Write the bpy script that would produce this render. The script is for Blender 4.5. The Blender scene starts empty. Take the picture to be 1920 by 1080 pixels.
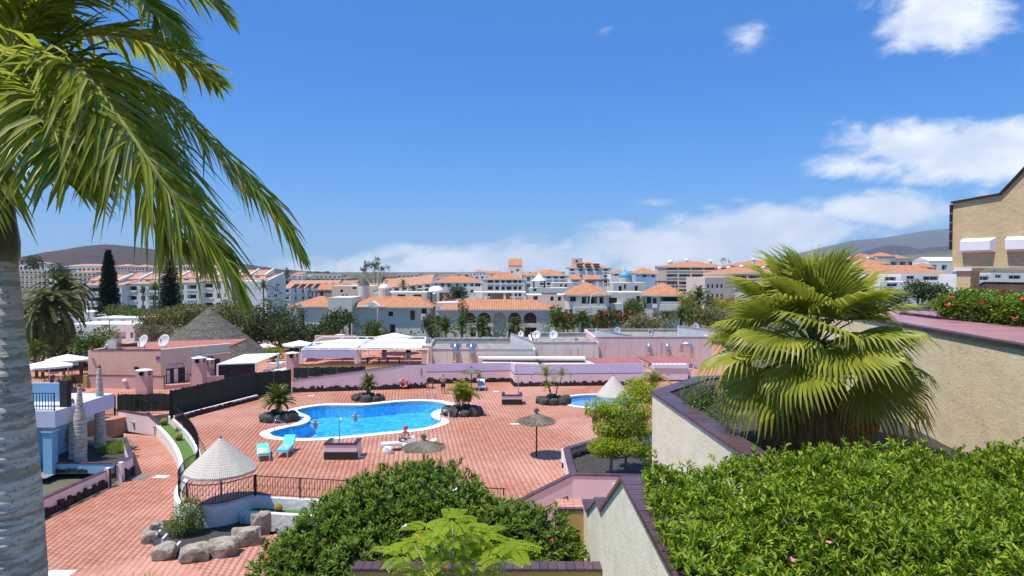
import bpy, bmesh, math, random
import numpy as np
from mathutils import Vector, Matrix, Euler
random.seed(7); RNG = np.random.default_rng(11)
S = bpy.context.scene
C = S.collection
R = math.radians
PI = math.pi
# ------------------------------------------------------------------ camera
HC = 10.2; F = 1280.0; TH = math.atan(30/1280)
cam = bpy.data.cameras.new('camera'); cam.sensor_width = 36; cam.lens = 36*F/1920; cam.clip_end = 30000; cam.clip_start = 0.1
co = bpy.data.objects.new('camera', cam); C.objects.link(co); S.camera = co
co.location = (0, 0, HC); co.rotation_euler = (PI/2-TH, 0, 0)
S.render.resolution_x = 1024; S.render.resolution_y = 576
# ------------------------------------------------------------------ sun, sky, exposure
SUN_DIR = Vector((-0.33, -0.16, 0.93)).normalized()
sd = bpy.data.lights.new('sun', 'SUN'); sd.energy = 4.0; sd.angle = R(0.53); sd.color = (1.0, 0.95, 0.87)
so = bpy.data.objects.new('sun', sd); C.objects.link(so)
so.rotation_euler = SUN_DIR.to_track_quat('Z', 'Y').to_euler(); so.location = (-20, 10, 80)
vs = S.view_settings; vs.view_transform = 'Standard'; vs.look = 'None'; vs.exposure = 0.55; vs.gamma = 1.0; vs.use_curve_mapping = False
S.render.engine = 'CYCLES'
W = bpy.data.worlds.new('World'); S.world = W; W.use_nodes = True
class NT:
    def __init__(s, tree): s.t = tree; s.n = tree.nodes; s.l = tree.links
    def new(s, typ, **kw):
        n = s.n.new(typ)
        for k, v in kw.items(): setattr(n, k, v)
        return n
    def set(s, sock, v):
        if hasattr(v, 'is_output') or hasattr(v, 'links'): s.l.new(v, sock)
        else: sock.default_value = v
    def m(s, op, a, b=0.0, c=0.0, clamp=False):
        n = s.n.new('ShaderNodeMath'); n.operation = op; n.use_clamp = clamp
        for i, v in enumerate((a, b, c)): s.set(n.inputs[i], v)
        return n.outputs[0]
    def sstep(s, v, lo, hi):
        n = s.n.new('ShaderNodeMapRange'); n.interpolation_type = 'SMOOTHSTEP'
        s.set(n.inputs[0], v); n.inputs[1].default_value = lo; n.inputs[2].default_value = hi; n.inputs[3].default_value = 0; n.inputs[4].default_value = 1
        return n.outputs[0]
    def mix(s, f, a, b):
        n = s.n.new('ShaderNodeMix'); n.data_type = 'RGBA'
        s.set(n.inputs[0], f); s.set(n.inputs[6], a); s.set(n.inputs[7], b)
        return n.outputs[2]
    def noise(s, vec, scale, detail=4, rough=.55, dist=0.):
        n = s.n.new('ShaderNodeTexNoise'); n.inputs['Scale'].default_value = scale; n.inputs['Detail'].default_value = detail
        n.inputs['Roughness'].default_value = rough; n.inputs['Distortion'].default_value = dist
        if vec is not None: s.l.new(vec, n.inputs['Vector'])
        return n.outputs[0]
def c4(c): return (c[0], c[1], c[2], 1.0)
def world():
    T = NT(W.node_tree); T.n.clear()
    out = T.new('ShaderNodeOutputWorld'); bg = T.new('ShaderNodeBackground'); bg.inputs[1].default_value = 0.095
    sky = T.new('ShaderNodeTexSky'); sky.sky_type = 'NISHITA'; sky.sun_disc = False
    sky.sun_elevation = math.asin(SUN_DIR.z); sky.sun_rotation = math.atan2(SUN_DIR.x, SUN_DIR.y)
    sky.altitude = 60; sky.air_density = 1.0; sky.dust_density = 0.15; sky.ozone_density = 1.0
    tc = T.new('ShaderNodeTexCoord'); sp = T.new('ShaderNodeSeparateXYZ'); T.l.new(tc.outputs['Generated'], sp.inputs[0])
    x, y, z = sp.outputs
    ay = T.m('MAXIMUM', T.m('ABSOLUTE', y), 0.05)
    u = T.m('DIVIDE', x, ay); v = T.m('DIVIDE', z, ay)
    # cloud banks: direction (u, v), half sizes, weight
    cl = [(1755,30,150,90,1.15),(1690,85,70,45,.7),(1400,70,60,45,.6),(1140,60,40,16,.45),(1830,285,330,70,1.4),(1630,315,160,34,1.0),(1605,240,70,26,.5),
          (1745,228,38,25,.45),(1815,165,40,35,.3),(1650,392,180,42,1.35),(1440,428,250,48,1.35),(1230,462,310,52,1.3),(980,488,340,46,1.2),(700,504,260,34,.75),
          (1225,383,55,14,.5),(1390,376,40,12,.45),(1840,362,60,24,.45),(2080,120,160,60,.9),(-300,430,300,40,.6)]
    best = None
    for (px, py, rx, ry, w) in cl:
        du = T.m('DIVIDE', T.m('SUBTRACT', u, (px-960)/F), rx/F*1.25); dv = T.m('DIVIDE', T.m('SUBTRACT', v, (510-py)/F), ry/F*1.25)
        r = T.m('SQRT', T.m('ADD', T.m('MULTIPLY', du, du), T.m('MULTIPLY', dv, dv)))
        k = T.m('MULTIPLY', T.m('SUBTRACT', 1.0, r, clamp=True), w)
        best = k if best is None else T.m('MAXIMUM', best, k)
    cv = T.new('ShaderNodeCombineXYZ'); T.l.new(u, cv.inputs[0]); T.l.new(T.m('SUBTRACT', T.m('MULTIPLY', v, 1.9), T.m('MULTIPLY', u, .25)), cv.inputs[1])
    n1 = T.noise(cv.outputs[0], 4.5, 6, .60, .6); n2 = T.noise(cv.outputs[0], 15.0, 6, .62, .4)
    d = T.m('ADD', T.m('MULTIPLY', best, 1.05), T.m('ADD', T.m('MULTIPLY', T.m('SUBTRACT', n1, .5), 1.5), T.m('MULTIPLY', T.m('SUBTRACT', n2, .5), 1.5)))
    dens = T.m('MULTIPLY', T.sstep(d, .18, .95), T.sstep(best, 0.0, .45))
    lum = T.noise(cv.outputs[0], 7.0, 5, .6)
    ccol = T.mix(T.sstep(lum, .35, .65), (6.0, 6.6, 7.6, 1), (8.6, 8.8, 9.0, 1))
    sc_ = T.new('ShaderNodeSeparateColor'); T.l.new(sky.outputs[0], sc_.inputs[0]); cb_ = T.new('ShaderNodeCombineColor')
    for i, (g_, p_) in enumerate(((.20, 1.15), (.50, .80), (.95, .6))):       # the deep clear blue of the whole sky
        T.l.new(T.m('MAXIMUM', T.m('MULTIPLY', T.m('POWER', T.m('MULTIPLY', sc_.outputs[i], .121), p_), g_/.121), (.04,.21,.46)[i]/.121), cb_.inputs[i])
    fin = T.mix(T.m('MULTIPLY', dens, .84), cb_.outputs[0], ccol)
    T.l.new(fin, bg.inputs[0]); T.l.new(bg.outputs[0], out.inputs[0])
world()
# ------------------------------------------------------------------ picture to place
def ray(px, py):
    cx = (px-960)/F; cy = (540-py)/F
    return Vector((cx, math.cos(TH)+cy*math.sin(TH), -math.sin(TH)+cy*math.cos(TH)))
def G(px, py, z=0.0):
    d = ray(px, py); t = (z-HC)/d.z
    return Vector((d.x*t, d.y*t, z))
def A(px, py, Y):
    d = ray(px, py); t = Y/d.y
    return Vector((d.x*t, Y, HC+d.z*t))
def XY(p): return (p[0], p[1])
# ------------------------------------------------------------------ materials
MATS = {}
def newmat(name):
    m = bpy.data.materials.new(name); m.use_nodes = True
    T = NT(m.node_tree); b = T.n['Principled BSDF']
    MATS[name] = m
    return m, T, b
def mat(name, col, rough=.8, var=.18, scale=2.5, bump=0., bscale=40., metal=0., spec=.4, col2=None, fine=0., dist=.02):
    if name in MATS: return MATS[name]
    m, T, b = newmat(name)
    tc = T.new('ShaderNodeTexCoord'); o = tc.outputs['Object']
    c2 = col2 if col2 else tuple(x*(1-var) for x in col)
    f = T.sstep(T.noise(o, scale, 6, .6), .35, .68)
    cc = T.mix(f, c4(col), c4(c2))
    if fine > 0:
        g = T.noise(o, bscale, 3, .6); cc = T.mix(T.m('MULTIPLY', T.sstep(g, .45, .75), fine), cc, c4(tuple(x*.45 for x in col)))
    T.l.new(cc, b.inputs['Base Color'])
    b.inputs['Roughness'].default_value = rough; b.inputs['Metallic'].default_value = metal; b.inputs['Specular IOR Level'].default_value = spec
    if bump > 0:
        bn = T.new('ShaderNodeBump'); bn.inputs['Strength'].default_value = bump; bn.inputs['Distance'].default_value = dist
        T.l.new(T.noise(o, bscale, 5, .6), bn.inputs['Height']); T.l.new(bn.outputs[0], b.inputs['Normal'])
    return m
def leafmat(name, cols, trans=.3, rough=.42, spec=.45, tcol=None):
    """colour differs from leaf to leaf; light comes through the blade"""
    if name in MATS: return MATS[name]
    m, T, b = newmat(name)
    g = T.new('ShaderNodeNewGeometry'); rp = T.new('ShaderNodeValToRGB')
    el = rp.color_ramp.elements
    el[0].position = 0; el[0].color = c4(cols[0]); el[1].position = 1; el[1].color = c4(cols[-1])
    for i, c in enumerate(cols[1:-1]):
        e = el.new((i+1)/(len(cols)-1)); e.color = c4(c)
    T.l.new(g.outputs['Random Per Island'], rp.inputs[0])
    T.l.new(rp.outputs[0], b.inputs['Base Color'])
    b.inputs['Roughness'].default_value = rough; b.inputs['Specular IOR Level'].default_value = spec
    tr = T.new('ShaderNodeBsdfTranslucent'); mx = T.new('ShaderNodeMixShader'); mx.inputs[0].default_value = trans
    tm = T.mix(.5, rp.outputs[0], c4(tcol if tcol else tuple(min(1, x*1.9) for x in cols[len(cols)//2])))
    T.l.new(tm, tr.inputs[0])
    T.l.new(b.outputs[0], mx.inputs[1]); T.l.new(tr.outputs[0], mx.inputs[2])
    T.l.new(mx.outputs[0], T.n['Material Output'].inputs[0])
    return m
# ------------------------------------------------------------------ mesh builder
ORG = {}
def org_of(o): return ORG.get(o.name, Vector((0, 0, 0))) if o is not None else Vector((0, 0, 0))
class MB:
    def __init__(s): s.v = []; s.f = []
    def add(s, vs, fs):
        k = len(s.v); s.v += [tuple(p) for p in vs]; s.f += [tuple(i+k for i in f) for f in fs]; return s
    def box(s, x0, x1, y0, y1, z0, z1):
        return s.add([(x0,y0,z0),(x1,y0,z0),(x1,y1,z0),(x0,y1,z0),(x0,y0,z1),(x1,y0,z1),(x1,y1,z1),(x0,y1,z1)],
                     [(0,3,2,1),(4,5,6,7),(0,1,5,4),(1,2,6,5),(2,3,7,6),(3,0,4,7)])
    def obox(s, p0, p1, w, z0, z1, side=0):
        """a wall from p0 to p1 (plan), width w; side 0 centred, 1 to the left, -1 to the right"""
        p0 = Vector(p0[:2]); p1 = Vector(p1[:2]); d = (p1-p0).normalized(); n = Vector((-d.y, d.x))
        a, b = (w/2, -w/2) if side == 0 else ((w, 0) if side == 1 else (0, -w))
        q = [p0+n*b, p1+n*b, p1+n*a, p0+n*a]
        z0 = z0 if hasattr(z0, '__len__') else (z0, z0); z1 = z1 if hasattr(z1, '__len__') else (z1, z1)
        zz0 = [z0[0], z0[1], z0[1], z0[0]]; zz1 = [z1[0], z1[1], z1[1], z1[0]]
        return s.add([(q[i].x, q[i].y, zz0[i]) for i in range(4)]+[(q[i].x, q[i].y, zz1[i]) for i in range(4)],
                     [(0,3,2,1),(4,5,6,7),(0,1,5,4),(1,2,6,5),(2,3,7,6),(3,0,4,7)])
    def prism(s, poly, z0, z1, cap0=True):
        n = len(poly); a = sum(poly[i][0]*poly[(i+1)%n][1]-poly[(i+1)%n][0]*poly[i][1] for i in range(n))
        if a < 0: poly = list(poly)[::-1]
        fs = [tuple(range(n, 2*n))]+[(i, (i+1)%n, n+(i+1)%n, n+i) for i in range(n)]
        if cap0: fs.append(tuple(range(n-1, -1, -1)))
        return s.add([(p[0], p[1], z0) for p in poly]+[(p[0], p[1], z1) for p in poly], fs)
    def tube(s, pts, rad, n=8, cap=True):
        pts = [Vector(p) for p in pts]; k = len(pts)
        if not hasattr(rad, '__len__'): rad = [rad]*k
        vs = []; fs = []; up = None
        for i, p in enumerate(pts):
            t = (pts[min(i+1, k-1)]-pts[max(i-1, 0)]).normalized()
            if up is None: up = Vector((0,0,1)) if abs(t.z) < .9 else Vector((1,0,0))
            a = t.cross(up).normalized(); b = a.cross(t); up = b
            for j in range(n):
                th = 2*PI*j/n; vs.append(p+(a*math.cos(th)+b*math.sin(th))*rad[i])
        for i in range(k-1):
            for j in range(n):
                fs.append((i*n+j, i*n+(j+1)%n, (i+1)*n+(j+1)%n, (i+1)*n+j))
        if cap: fs.append(tuple(range(n-1, -1, -1))); fs.append(tuple((k-1)*n+j for j in range(n)))
        return s.add(vs, fs)
    def lathe(s, prof, n=16, c=(0,0,0), wob=0., seed=0):
        rr = random.Random(seed); vs = []; fs = []; k = len(prof)
        for (r, z) in prof:
            for j in range(n):
                th = 2*PI*j/n; q = r*(1+rr.uniform(-wob, wob)); vs.append((c[0]+q*math.cos(th), c[1]+q*math.sin(th), c[2]+z))
        for i in range(k-1):
            for j in range(n): fs.append((i*n+j, i*n+(j+1)%n, (i+1)*n+(j+1)%n, (i+1)*n+j))
        fs.append(tuple(range(n-1, -1, -1))); fs.append(tuple((k-1)*n+j for j in range(n)))
        return s.add(vs, fs)
    def quad(s, a, b, c, d): return s.add([a, b, c, d], [(0,1,2,3)])
    def build(s, name, m, parent=None, smooth=False, org=None):
        o3 = org_of(parent) if parent is not None else Vector(org if org is not None else (0,0,0))
        me = bpy.data.meshes.new(name)
        me.from_pydata([(v[0]-o3.x, v[1]-o3.y, v[2]-o3.z) for v in s.v], [], s.f); me.update()
        if smooth: me.polygons.foreach_set('use_smooth', [True]*len(me.polygons))
        return link(name, me, m, parent, o3)
def link(name, me, m, parent, o3):
    ob = bpy.data.objects.new(name, me); C.objects.link(ob)
    if m is not None and not me.materials: me.materials.append(m)
    ORG[ob.name] = Vector(o3)
    if parent is not None: ob.parent = parent
    else: ob.location = o3
    return ob
def npmesh(name, V, Fc, m, parent=None, org=None, smooth=False):
    """V (n,3) array, Fc (k,3) or (k,4) array of indices"""
    o3 = org_of(parent) if parent is not None else Vector(org if org is not None else (0,0,0))
    V = np.asarray(V, dtype=np.float32)-np.array(o3, dtype=np.float32); Fc = np.asarray(Fc, dtype=np.int32)
    me = bpy.data.meshes.new(name); k, c = Fc.shape
    me.vertices.add(len(V)); me.vertices.foreach_set('co', V.ravel())
    me.loops.add(k*c); me.loops.foreach_set('vertex_index', Fc.ravel())
    me.polygons.add(k); me.polygons.foreach_set('loop_start', np.arange(0, k*c, c, dtype=np.int32))
    me.update(calc_edges=True)
    if smooth: me.polygons.foreach_set('use_smooth', np.ones(k, dtype=bool))
    return link(name, me, m, parent, o3)
def tag(o, label=None, cat=None, group=None, kind=None):
    if label: o['label'] = label
    if cat: o['category'] = cat
    if group: o['group'] = group
    if kind: o['kind'] = kind
    return o
def thing(name, label, cat, loc=(0,0,0), group=None):
    o = bpy.data.objects.new(name, None); C.objects.link(o); o.location = loc; o.empty_display_size = .2
    ORG[o.name] = Vector(loc); tag(o, label, cat, group); return o
def inst(name, me, parent, loc, rot=(0,0,0), sc=(1,1,1)):
    """one more object on shared mesh data; loc in world, parent unrotated"""
    ob = bpy.data.objects.new(name, me); C.objects.link(ob); o3 = org_of(parent)
    ob.location = Vector(loc)-o3; ob.rotation_euler = rot; ob.scale = sc; ob.parent = parent
    ORG[ob.name] = Vector(loc)
    return ob
def dup(o, loc=None, rotz=0., sc=1., label=None, group=None, parent=None):
    c = o.copy(); C.objects.link(c); c.parent = parent
    if parent is None:
        c.location = loc; c.rotation_euler = (0, 0, rotz); c.scale = (sc, sc, sc) if not hasattr(sc, '__len__') else sc
        if label: c['label'] = label
        if group: c['group'] = group
    for ch in list(o.children): dup(ch, parent=c)
    return c
UNIT = {}
def unitbox(m):
    if m.name not in UNIT:
        b = MB().box(-.5,.5,-.5,.5,0,1); me = bpy.data.meshes.new('block'); me.from_pydata(b.v, [], b.f); me.materials.append(m); UNIT[m.name] = me
    return UNIT[m.name]
def meshdata(mb, m, smooth=False, name='piece'):
    me = bpy.data.meshes.new(name); me.from_pydata(mb.v, [], mb.f); me.materials.append(m); me.update()
    if smooth: me.polygons.foreach_set('use_smooth', [True]*len(me.polygons))
    return me
# ------------------------------------------------------------------ leaves
def unit(a): return a/np.maximum(np.linalg.norm(a, axis=1, keepdims=True), 1e-6)
def leafarrays(P, D, N, L, Wd, fold=.25, droop=.15, seg=2):
    """folded pointed blades. seg 2: a four-point blade; seg 4: a long blade with a bend"""
    P = np.asarray(P); D = unit(np.asarray(D)); n = len(P)
    Sd = unit(np.cross(D, N)); Nn = unit(np.cross(Sd, D)); L = np.asarray(L).reshape(-1,1); Wd = np.asarray(Wd).reshape(-1,1)
    down = np.array([[0,0,-1.]])
    if seg == 2:
        mid = P+D*L*.45
        V = np.stack([P, mid+Sd*Wd/2+Nn*Wd*fold, P+D*L+down*L*droop, mid-Sd*Wd/2+Nn*Wd*fold], 1).reshape(-1,3)
        b = np.arange(n).reshape(-1,1)*4
        Fc = np.concatenate([b+np.array([[0,1,2]]), b+np.array([[0,2,3]])], 0)
        return V, Fc
    a = P+D*L*.33+down*L*droop*.1; c = P+D*L*.68+down*L*droop*.45
    V = np.stack([P, a+Sd*Wd/2+Nn*Wd*fold, a, a-Sd*Wd/2+Nn*Wd*fold, c+Sd*Wd*.42+Nn*Wd*fold*.8, c, c-Sd*Wd*.42+Nn*Wd*fold*.8, P+D*L+down*L*droop], 1).reshape(-1,3)
    b = np.arange(n).reshape(-1,1)*8
    pat = np.array([[0,1,2],[0,2,3],[1,4,5],[1,5,2],[2,5,6],[2,6,3],[4,7,5],[5,7,6]])
    Fc = (b[:,None,:]+pat[None]).reshape(-1,3)
    return V, Fc
def rnd_dirs(n):
    v = RNG.normal(size=(n,3)); return unit(v)
def lobes_points(lobes, n, shell=.35):
    """points in the outer part of ellipsoids; returns positions and outward directions"""
    vol = np.array([max(l[3]*l[4], l[4]*l[5]) for l in lobes]); vol = vol/vol.sum()
    idx = RNG.choice(len(lobes), n, p=vol); LB = np.array(lobes)
    d = rnd_dirs(n); r = 1-shell*RNG.random((n,1))**1.6+RNG.normal(size=(n,1))*.05
    c = LB[idx,:3]; rad = LB[idx,3:6]
    return c+d*r*rad, unit(d/np.maximum(rad, .01))
def stained(name, col, streak, amt=.6):
    m, T, b = newmat(name); tc = T.new('ShaderNodeTexCoord'); o = tc.outputs['Object']; mp = T.new('ShaderNodeMapping'); mp.inputs['Scale'].default_value = (2.2,2.2,.16); T.l.new(o, mp.inputs[0])
    f = T.sstep(T.noise(mp.outputs[0], 1.6, 6, .7), .50, .72); g = T.sstep(T.noise(o, .5, 5, .6), .35, .7)
    cc = T.mix(T.m('MULTIPLY', g, .35), c4(col), c4(tuple(x*.75 for x in col))); cc = T.mix(T.m('MULTIPLY', f, amt), cc, c4(streak)); T.l.new(cc, b.inputs['Base Color']); b.inputs['Roughness'].default_value = .9
    bn = T.new('ShaderNodeBump'); bn.inputs['Strength'].default_value = .3; bn.inputs['Distance'].default_value = .02; T.l.new(T.noise(o, 12, 4, .6), bn.inputs['Height']); T.l.new(bn.outputs[0], b.inputs['Normal']); return m
# ------------------------------------------------------------------ common materials
M_white = mat('white_render', (.88,.84,.78), .85, .12, 1.2, .25, 25, fine=.08)
M_lilac = stained('rose_render', (.88,.67,.66), (.66,.49,.47), .35)
M_pink = mat('salmon_render', (.80,.53,.38), .85, .14, .7, .2, 30)
M_beige = mat('beige_render', (.74,.62,.45), .85, .12, .8, .2, 30)
M_grey = mat('grey_render', (.72,.68,.58), .85, .14, .6, .2, 20, fine=.1)
M_greyd = mat('weathered_grey', (.52,.48,.41), .9, .3, 1.2, .3, 8, fine=.35)
M_iron = mat('dark_iron', (.02,.017,.017), .45, .2, 5, metal=.2)
M_steel = mat('steel', (.62,.63,.65), .28, .1, 6, metal=.9)
M_chalk = mat('white_paint', (.8,.8,.8), .5, .06, 2)
M_lava = mat('lava_stone', (.045,.035,.033), .9, .5, 6, .9, 14, dist=.06)
M_rock = mat('boulder_stone', (.42,.36,.28), .9, .5, 2.2, 1.0, 9, fine=.5, dist=.05)
M_rockd = mat('dark_boulder_stone', (.085,.08,.075), .85, .55, 3, 1.0, 8, fine=.3, dist=.06)
M_gravel = mat('lava_gravel', (.085,.078,.07), .95, .5, 9, 1.0, 30, fine=.5, dist=.06)
M_glass = mat('window_glass', (.018,.022,.028), .12, .3, .4, spec=.6)
M_roofo = None
M_wood = mat('brown_wood', (.16,.07,.035), .6, .4, 6)
M_bark = mat('bark', (.16,.12,.09), .9, .4, 8, .6, 25)
M_soil = mat('dry_ground', (.15,.125,.085), .95, .4, .05, .6, 2, col2=(.07,.085,.04), fine=.3)
def stucco(name, col, scale=5., strength=.9, dist=.05):
    m, T, b = newmat(name); tc = T.new('ShaderNodeTexCoord'); o = tc.outputs['Object']
    mp = T.new('ShaderNodeMapping'); mp.inputs['Scale'].default_value = (1, 1, 1.7); T.l.new(o, mp.inputs[0]); o2 = mp.outputs[0]
    h1 = T.noise(o2, scale, 8, .68, 1.9); h2 = T.noise(o2, scale*.35, 4, .6, .6)
    f = T.sstep(h2, .35, .7); cc = T.mix(f, c4(col), c4(tuple(x*.86 for x in col)))
    T.l.new(cc, b.inputs['Base Color']); b.inputs['Roughness'].default_value = .9; b.inputs['Specular IOR Level'].default_value = .2
    r = T.m('ABSOLUTE', T.m('SUBTRACT', h1, .5)); ht = T.m('SUBTRACT', T.m('MULTIPLY', h1, .8), T.m('MULTIPLY', r, 1.4))
    bn = T.new('ShaderNodeBump'); bn.inputs['Strength'].default_value = strength; bn.inputs['Distance'].default_value = dist
    T.l.new(ht, bn.inputs['Height']); T.l.new(bn.outputs[0], b.inputs['Normal'])
    return m
M_stucco = stucco('cream_stucco', (.90,.72,.46), 5., .7); M_stucco2 = stucco('pale_cream_stucco', (.92,.82,.60), 4., .4)
M_ochre = mat('ochre_render', (.56,.40,.13), .85, .15, 1.5, .2, 30)
def tilemat(name, c1, c2, c3, bleach=.85, rough=.6):
    m, T, b = newmat(name); g = T.new('ShaderNodeNewGeometry'); oi = T.new('ShaderNodeObjectInfo')
    tc = T.new('ShaderNodeTexCoord')
    rp = T.new('ShaderNodeValToRGB'); el = rp.color_ramp.elements; el[0].color = c4(c1); el[1].color = c4(c3); e = el.new(.5); e.color = c4(c2)
    rr = T.m('FRACT', T.m('ADD', g.outputs['Random Per Island'], oi.outputs['Random'])); T.l.new(rr, rp.inputs[0])
    pos = g.outputs['Position']
    n1 = T.sstep(T.noise(pos, .13, 6, .65, .6), .40, .66); n2 = T.sstep(T.noise(pos, .9, 6, .7, .3), .5, .75); n3 = T.sstep(T.noise(pos, .35, 5, .6, 1.0), .56, .7)
    a = T.mix(T.m('MULTIPLY', n1, bleach), rp.outputs[0], c4(tuple(min(1, x*1.05+.13) for x in c2)))
    a = T.mix(T.m('MULTIPLY', n2, bleach*.6), a, c4((c2[0]*.74, c2[1]*.72, c2[2]*.78)))
    a = T.mix(T.m('MULTIPLY', n3, bleach*.55), a, c4((c2[0]*1.1, c2[1]*1.3, c2[2]*1.15)))
    sc = T.noise(pos, 2.2, 4, .7, 1.2)
    a = T.mix(T.m('MULTIPLY', T.sstep(sc, .64, .74), bleach*.5), a, c4(tuple(min(1, x*.9+.24) for x in c2)))
    T.l.new(a, b.inputs['Base Color']); b.inputs['Roughness'].default_value = rough; b.inputs['Specular IOR Level'].default_value = .35
    return m
M_tile = tilemat('terracotta_tile', (.41,.154,.090), (.47,.186,.110), (.52,.226,.143))
M_ptile = tilemat('plum_coping_tile', (.070,.034,.045), (.090,.045,.055), (.110,.055,.065), .12, .35)
M_btile = tilemat('dark_coping_tile', (.020,.010,.012), (.032,.016,.018), (.05,.025,.024), .08, .35)
M_grout = mat('pale_grout', (.58,.37,.28), .9, .4, .6)
# ------------------------------------------------------------------ terrain
def inpoly(P, poly):
    x, y = P[:,0], P[:,1]; r = np.zeros(len(P), bool); n = len(poly); j = n-1
    for i in range(n):
        xi, yi = poly[i][0], poly[i][1]; xj, yj = poly[j][0], poly[j][1]
        c = ((yi > y) != (yj > y)) & (x < (xj-xi)*(y-yi)/((yj-yi) if yj != yi else 1e-9)+xi); r ^= c; j = i
    return r
def terr(x, y):
    z = np.full_like(x, -1.35, dtype=float)
    t = np.clip((y-130)/320, 0, 1); z = z+8.5*t*t*(3-2*t)
    z += np.clip((x-40)/200, 0, 1)*np.clip((y-120)/150, 0, 1)*4.5
    return z
def terrz(x, y): return float(terr(np.array([x], float), np.array([y], float))[0])
def ground():
    ys = np.concatenate([np.linspace(-60, 130, 12), np.linspace(150, 700, 45), np.geomspace(740, 20000, 26)])
    xs = np.concatenate([-np.geomspace(160, 16000, 20)[::-1], np.linspace(-140, 140, 21), np.geomspace(160, 16000, 20)])
    X, Y = np.meshgrid(xs, ys); Z = terr(X, Y)
    n, k = X.shape; V = np.stack([X, Y, Z], -1).reshape(-1,3)
    i = np.arange(n-1)[:,None]*k+np.arange(k-1)[None]; i = i.ravel()
    o = npmesh('ground', V, np.stack([i, i+1, i+k+1, i+k], 1), M_soil, smooth=True); tag(o, kind='structure')
ground()
def hill(name, prof, Y, m, depth, rough, base=-2., kind='structure', nx=160, ny=26, seed=1):
    """a ridge whose skyline runs through prof [(px, py)] at distance Y and falls off towards and away from us"""
    px = np.array([p[0] for p in prof]); zz = np.array([A(p[0], p[1], Y).z for p in prof])
    U = np.linspace(px[0], px[-1], nx); Zs = np.interp(U, px, zz)
    ker = np.ones(7)/7; Zs = np.convolve(np.pad(Zs, 3, 'edge'), ker, 'valid')
    rg = np.random.default_rng(seed); V = []
    tt = np.linspace(-1, 1, ny)
    for t in tt:
        w = 1-abs(t)**1.35
        nz = rg.normal(size=nx); nz = np.convolve(np.pad(nz, 4, 'edge'), np.ones(9)/9, 'valid')*rough*(1-w*.75)
        y = Y+t*depth; x = (U-960)/F*Y*(1-.04*abs(t))
        V.append(np.stack([x, np.full(nx, y), base+(Zs-base)*w+nz*(0 if abs(t) > .99 else 1)], 1))
    V = np.concatenate(V); i = (np.arange(ny-1)[:,None]*nx+np.arange(nx-1)[None]).ravel()
    o = npmesh(name, V, np.stack([i, i+1, i+nx+1, i+nx], 1), m, smooth=True); tag(o, kind=kind); return o
M_hill = mat('volcanic_hillside', (.06,.036,.03), .95, .5, .006, .8, .05, col2=(.055,.04,.03), fine=.6, dist=4.)
M_mount = mat('far_mountain_slope', (.06,.065,.07), .95, .3, .002)
M_mount2 = mat('dark_ridge_slope', (.045,.045,.06), .95, .3, .004)
M_scrub = mat('scrub_hillside', (.16,.15,.10), .95, .4, .02, .8, .15, col2=(.09,.10,.06), fine=.5, dist=1.)
hill('volcanic_hill', [(60,512),(85,494),(110,485),(140,472),(175,462),(205,458),(235,460),(275,466),(330,474),(400,488),(470,503),(520,512)], 1500, M_hill, 420, 5, 8)
hill('mountain', [(1380,512),(1450,492),(1510,474),(1560,462),(1600,450),(1650,446),(1700,438),(1745,430),(1790,428),(1850,420),(1930,418),(2010,432),(2100,455),(2300,500)], 7000, M_mount, 2200, 18, 10)
hill('dark_ridge', [(1520,506),(1580,488),(1630,474),(1660,462),(1672,458),(1685,461),(1700,466),(1730,466),(1760,462),(1800,460),(1900,466),(2050,500)], 3200, M_mount2, 700, 5, 8)
hill('scrub_hill', [(1600,508),(1660,492),(1710,478),(1760,472),(1800,470),(1880,472),(2000,500)], 900, M_scrub, 250, 3, 6)
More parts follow.
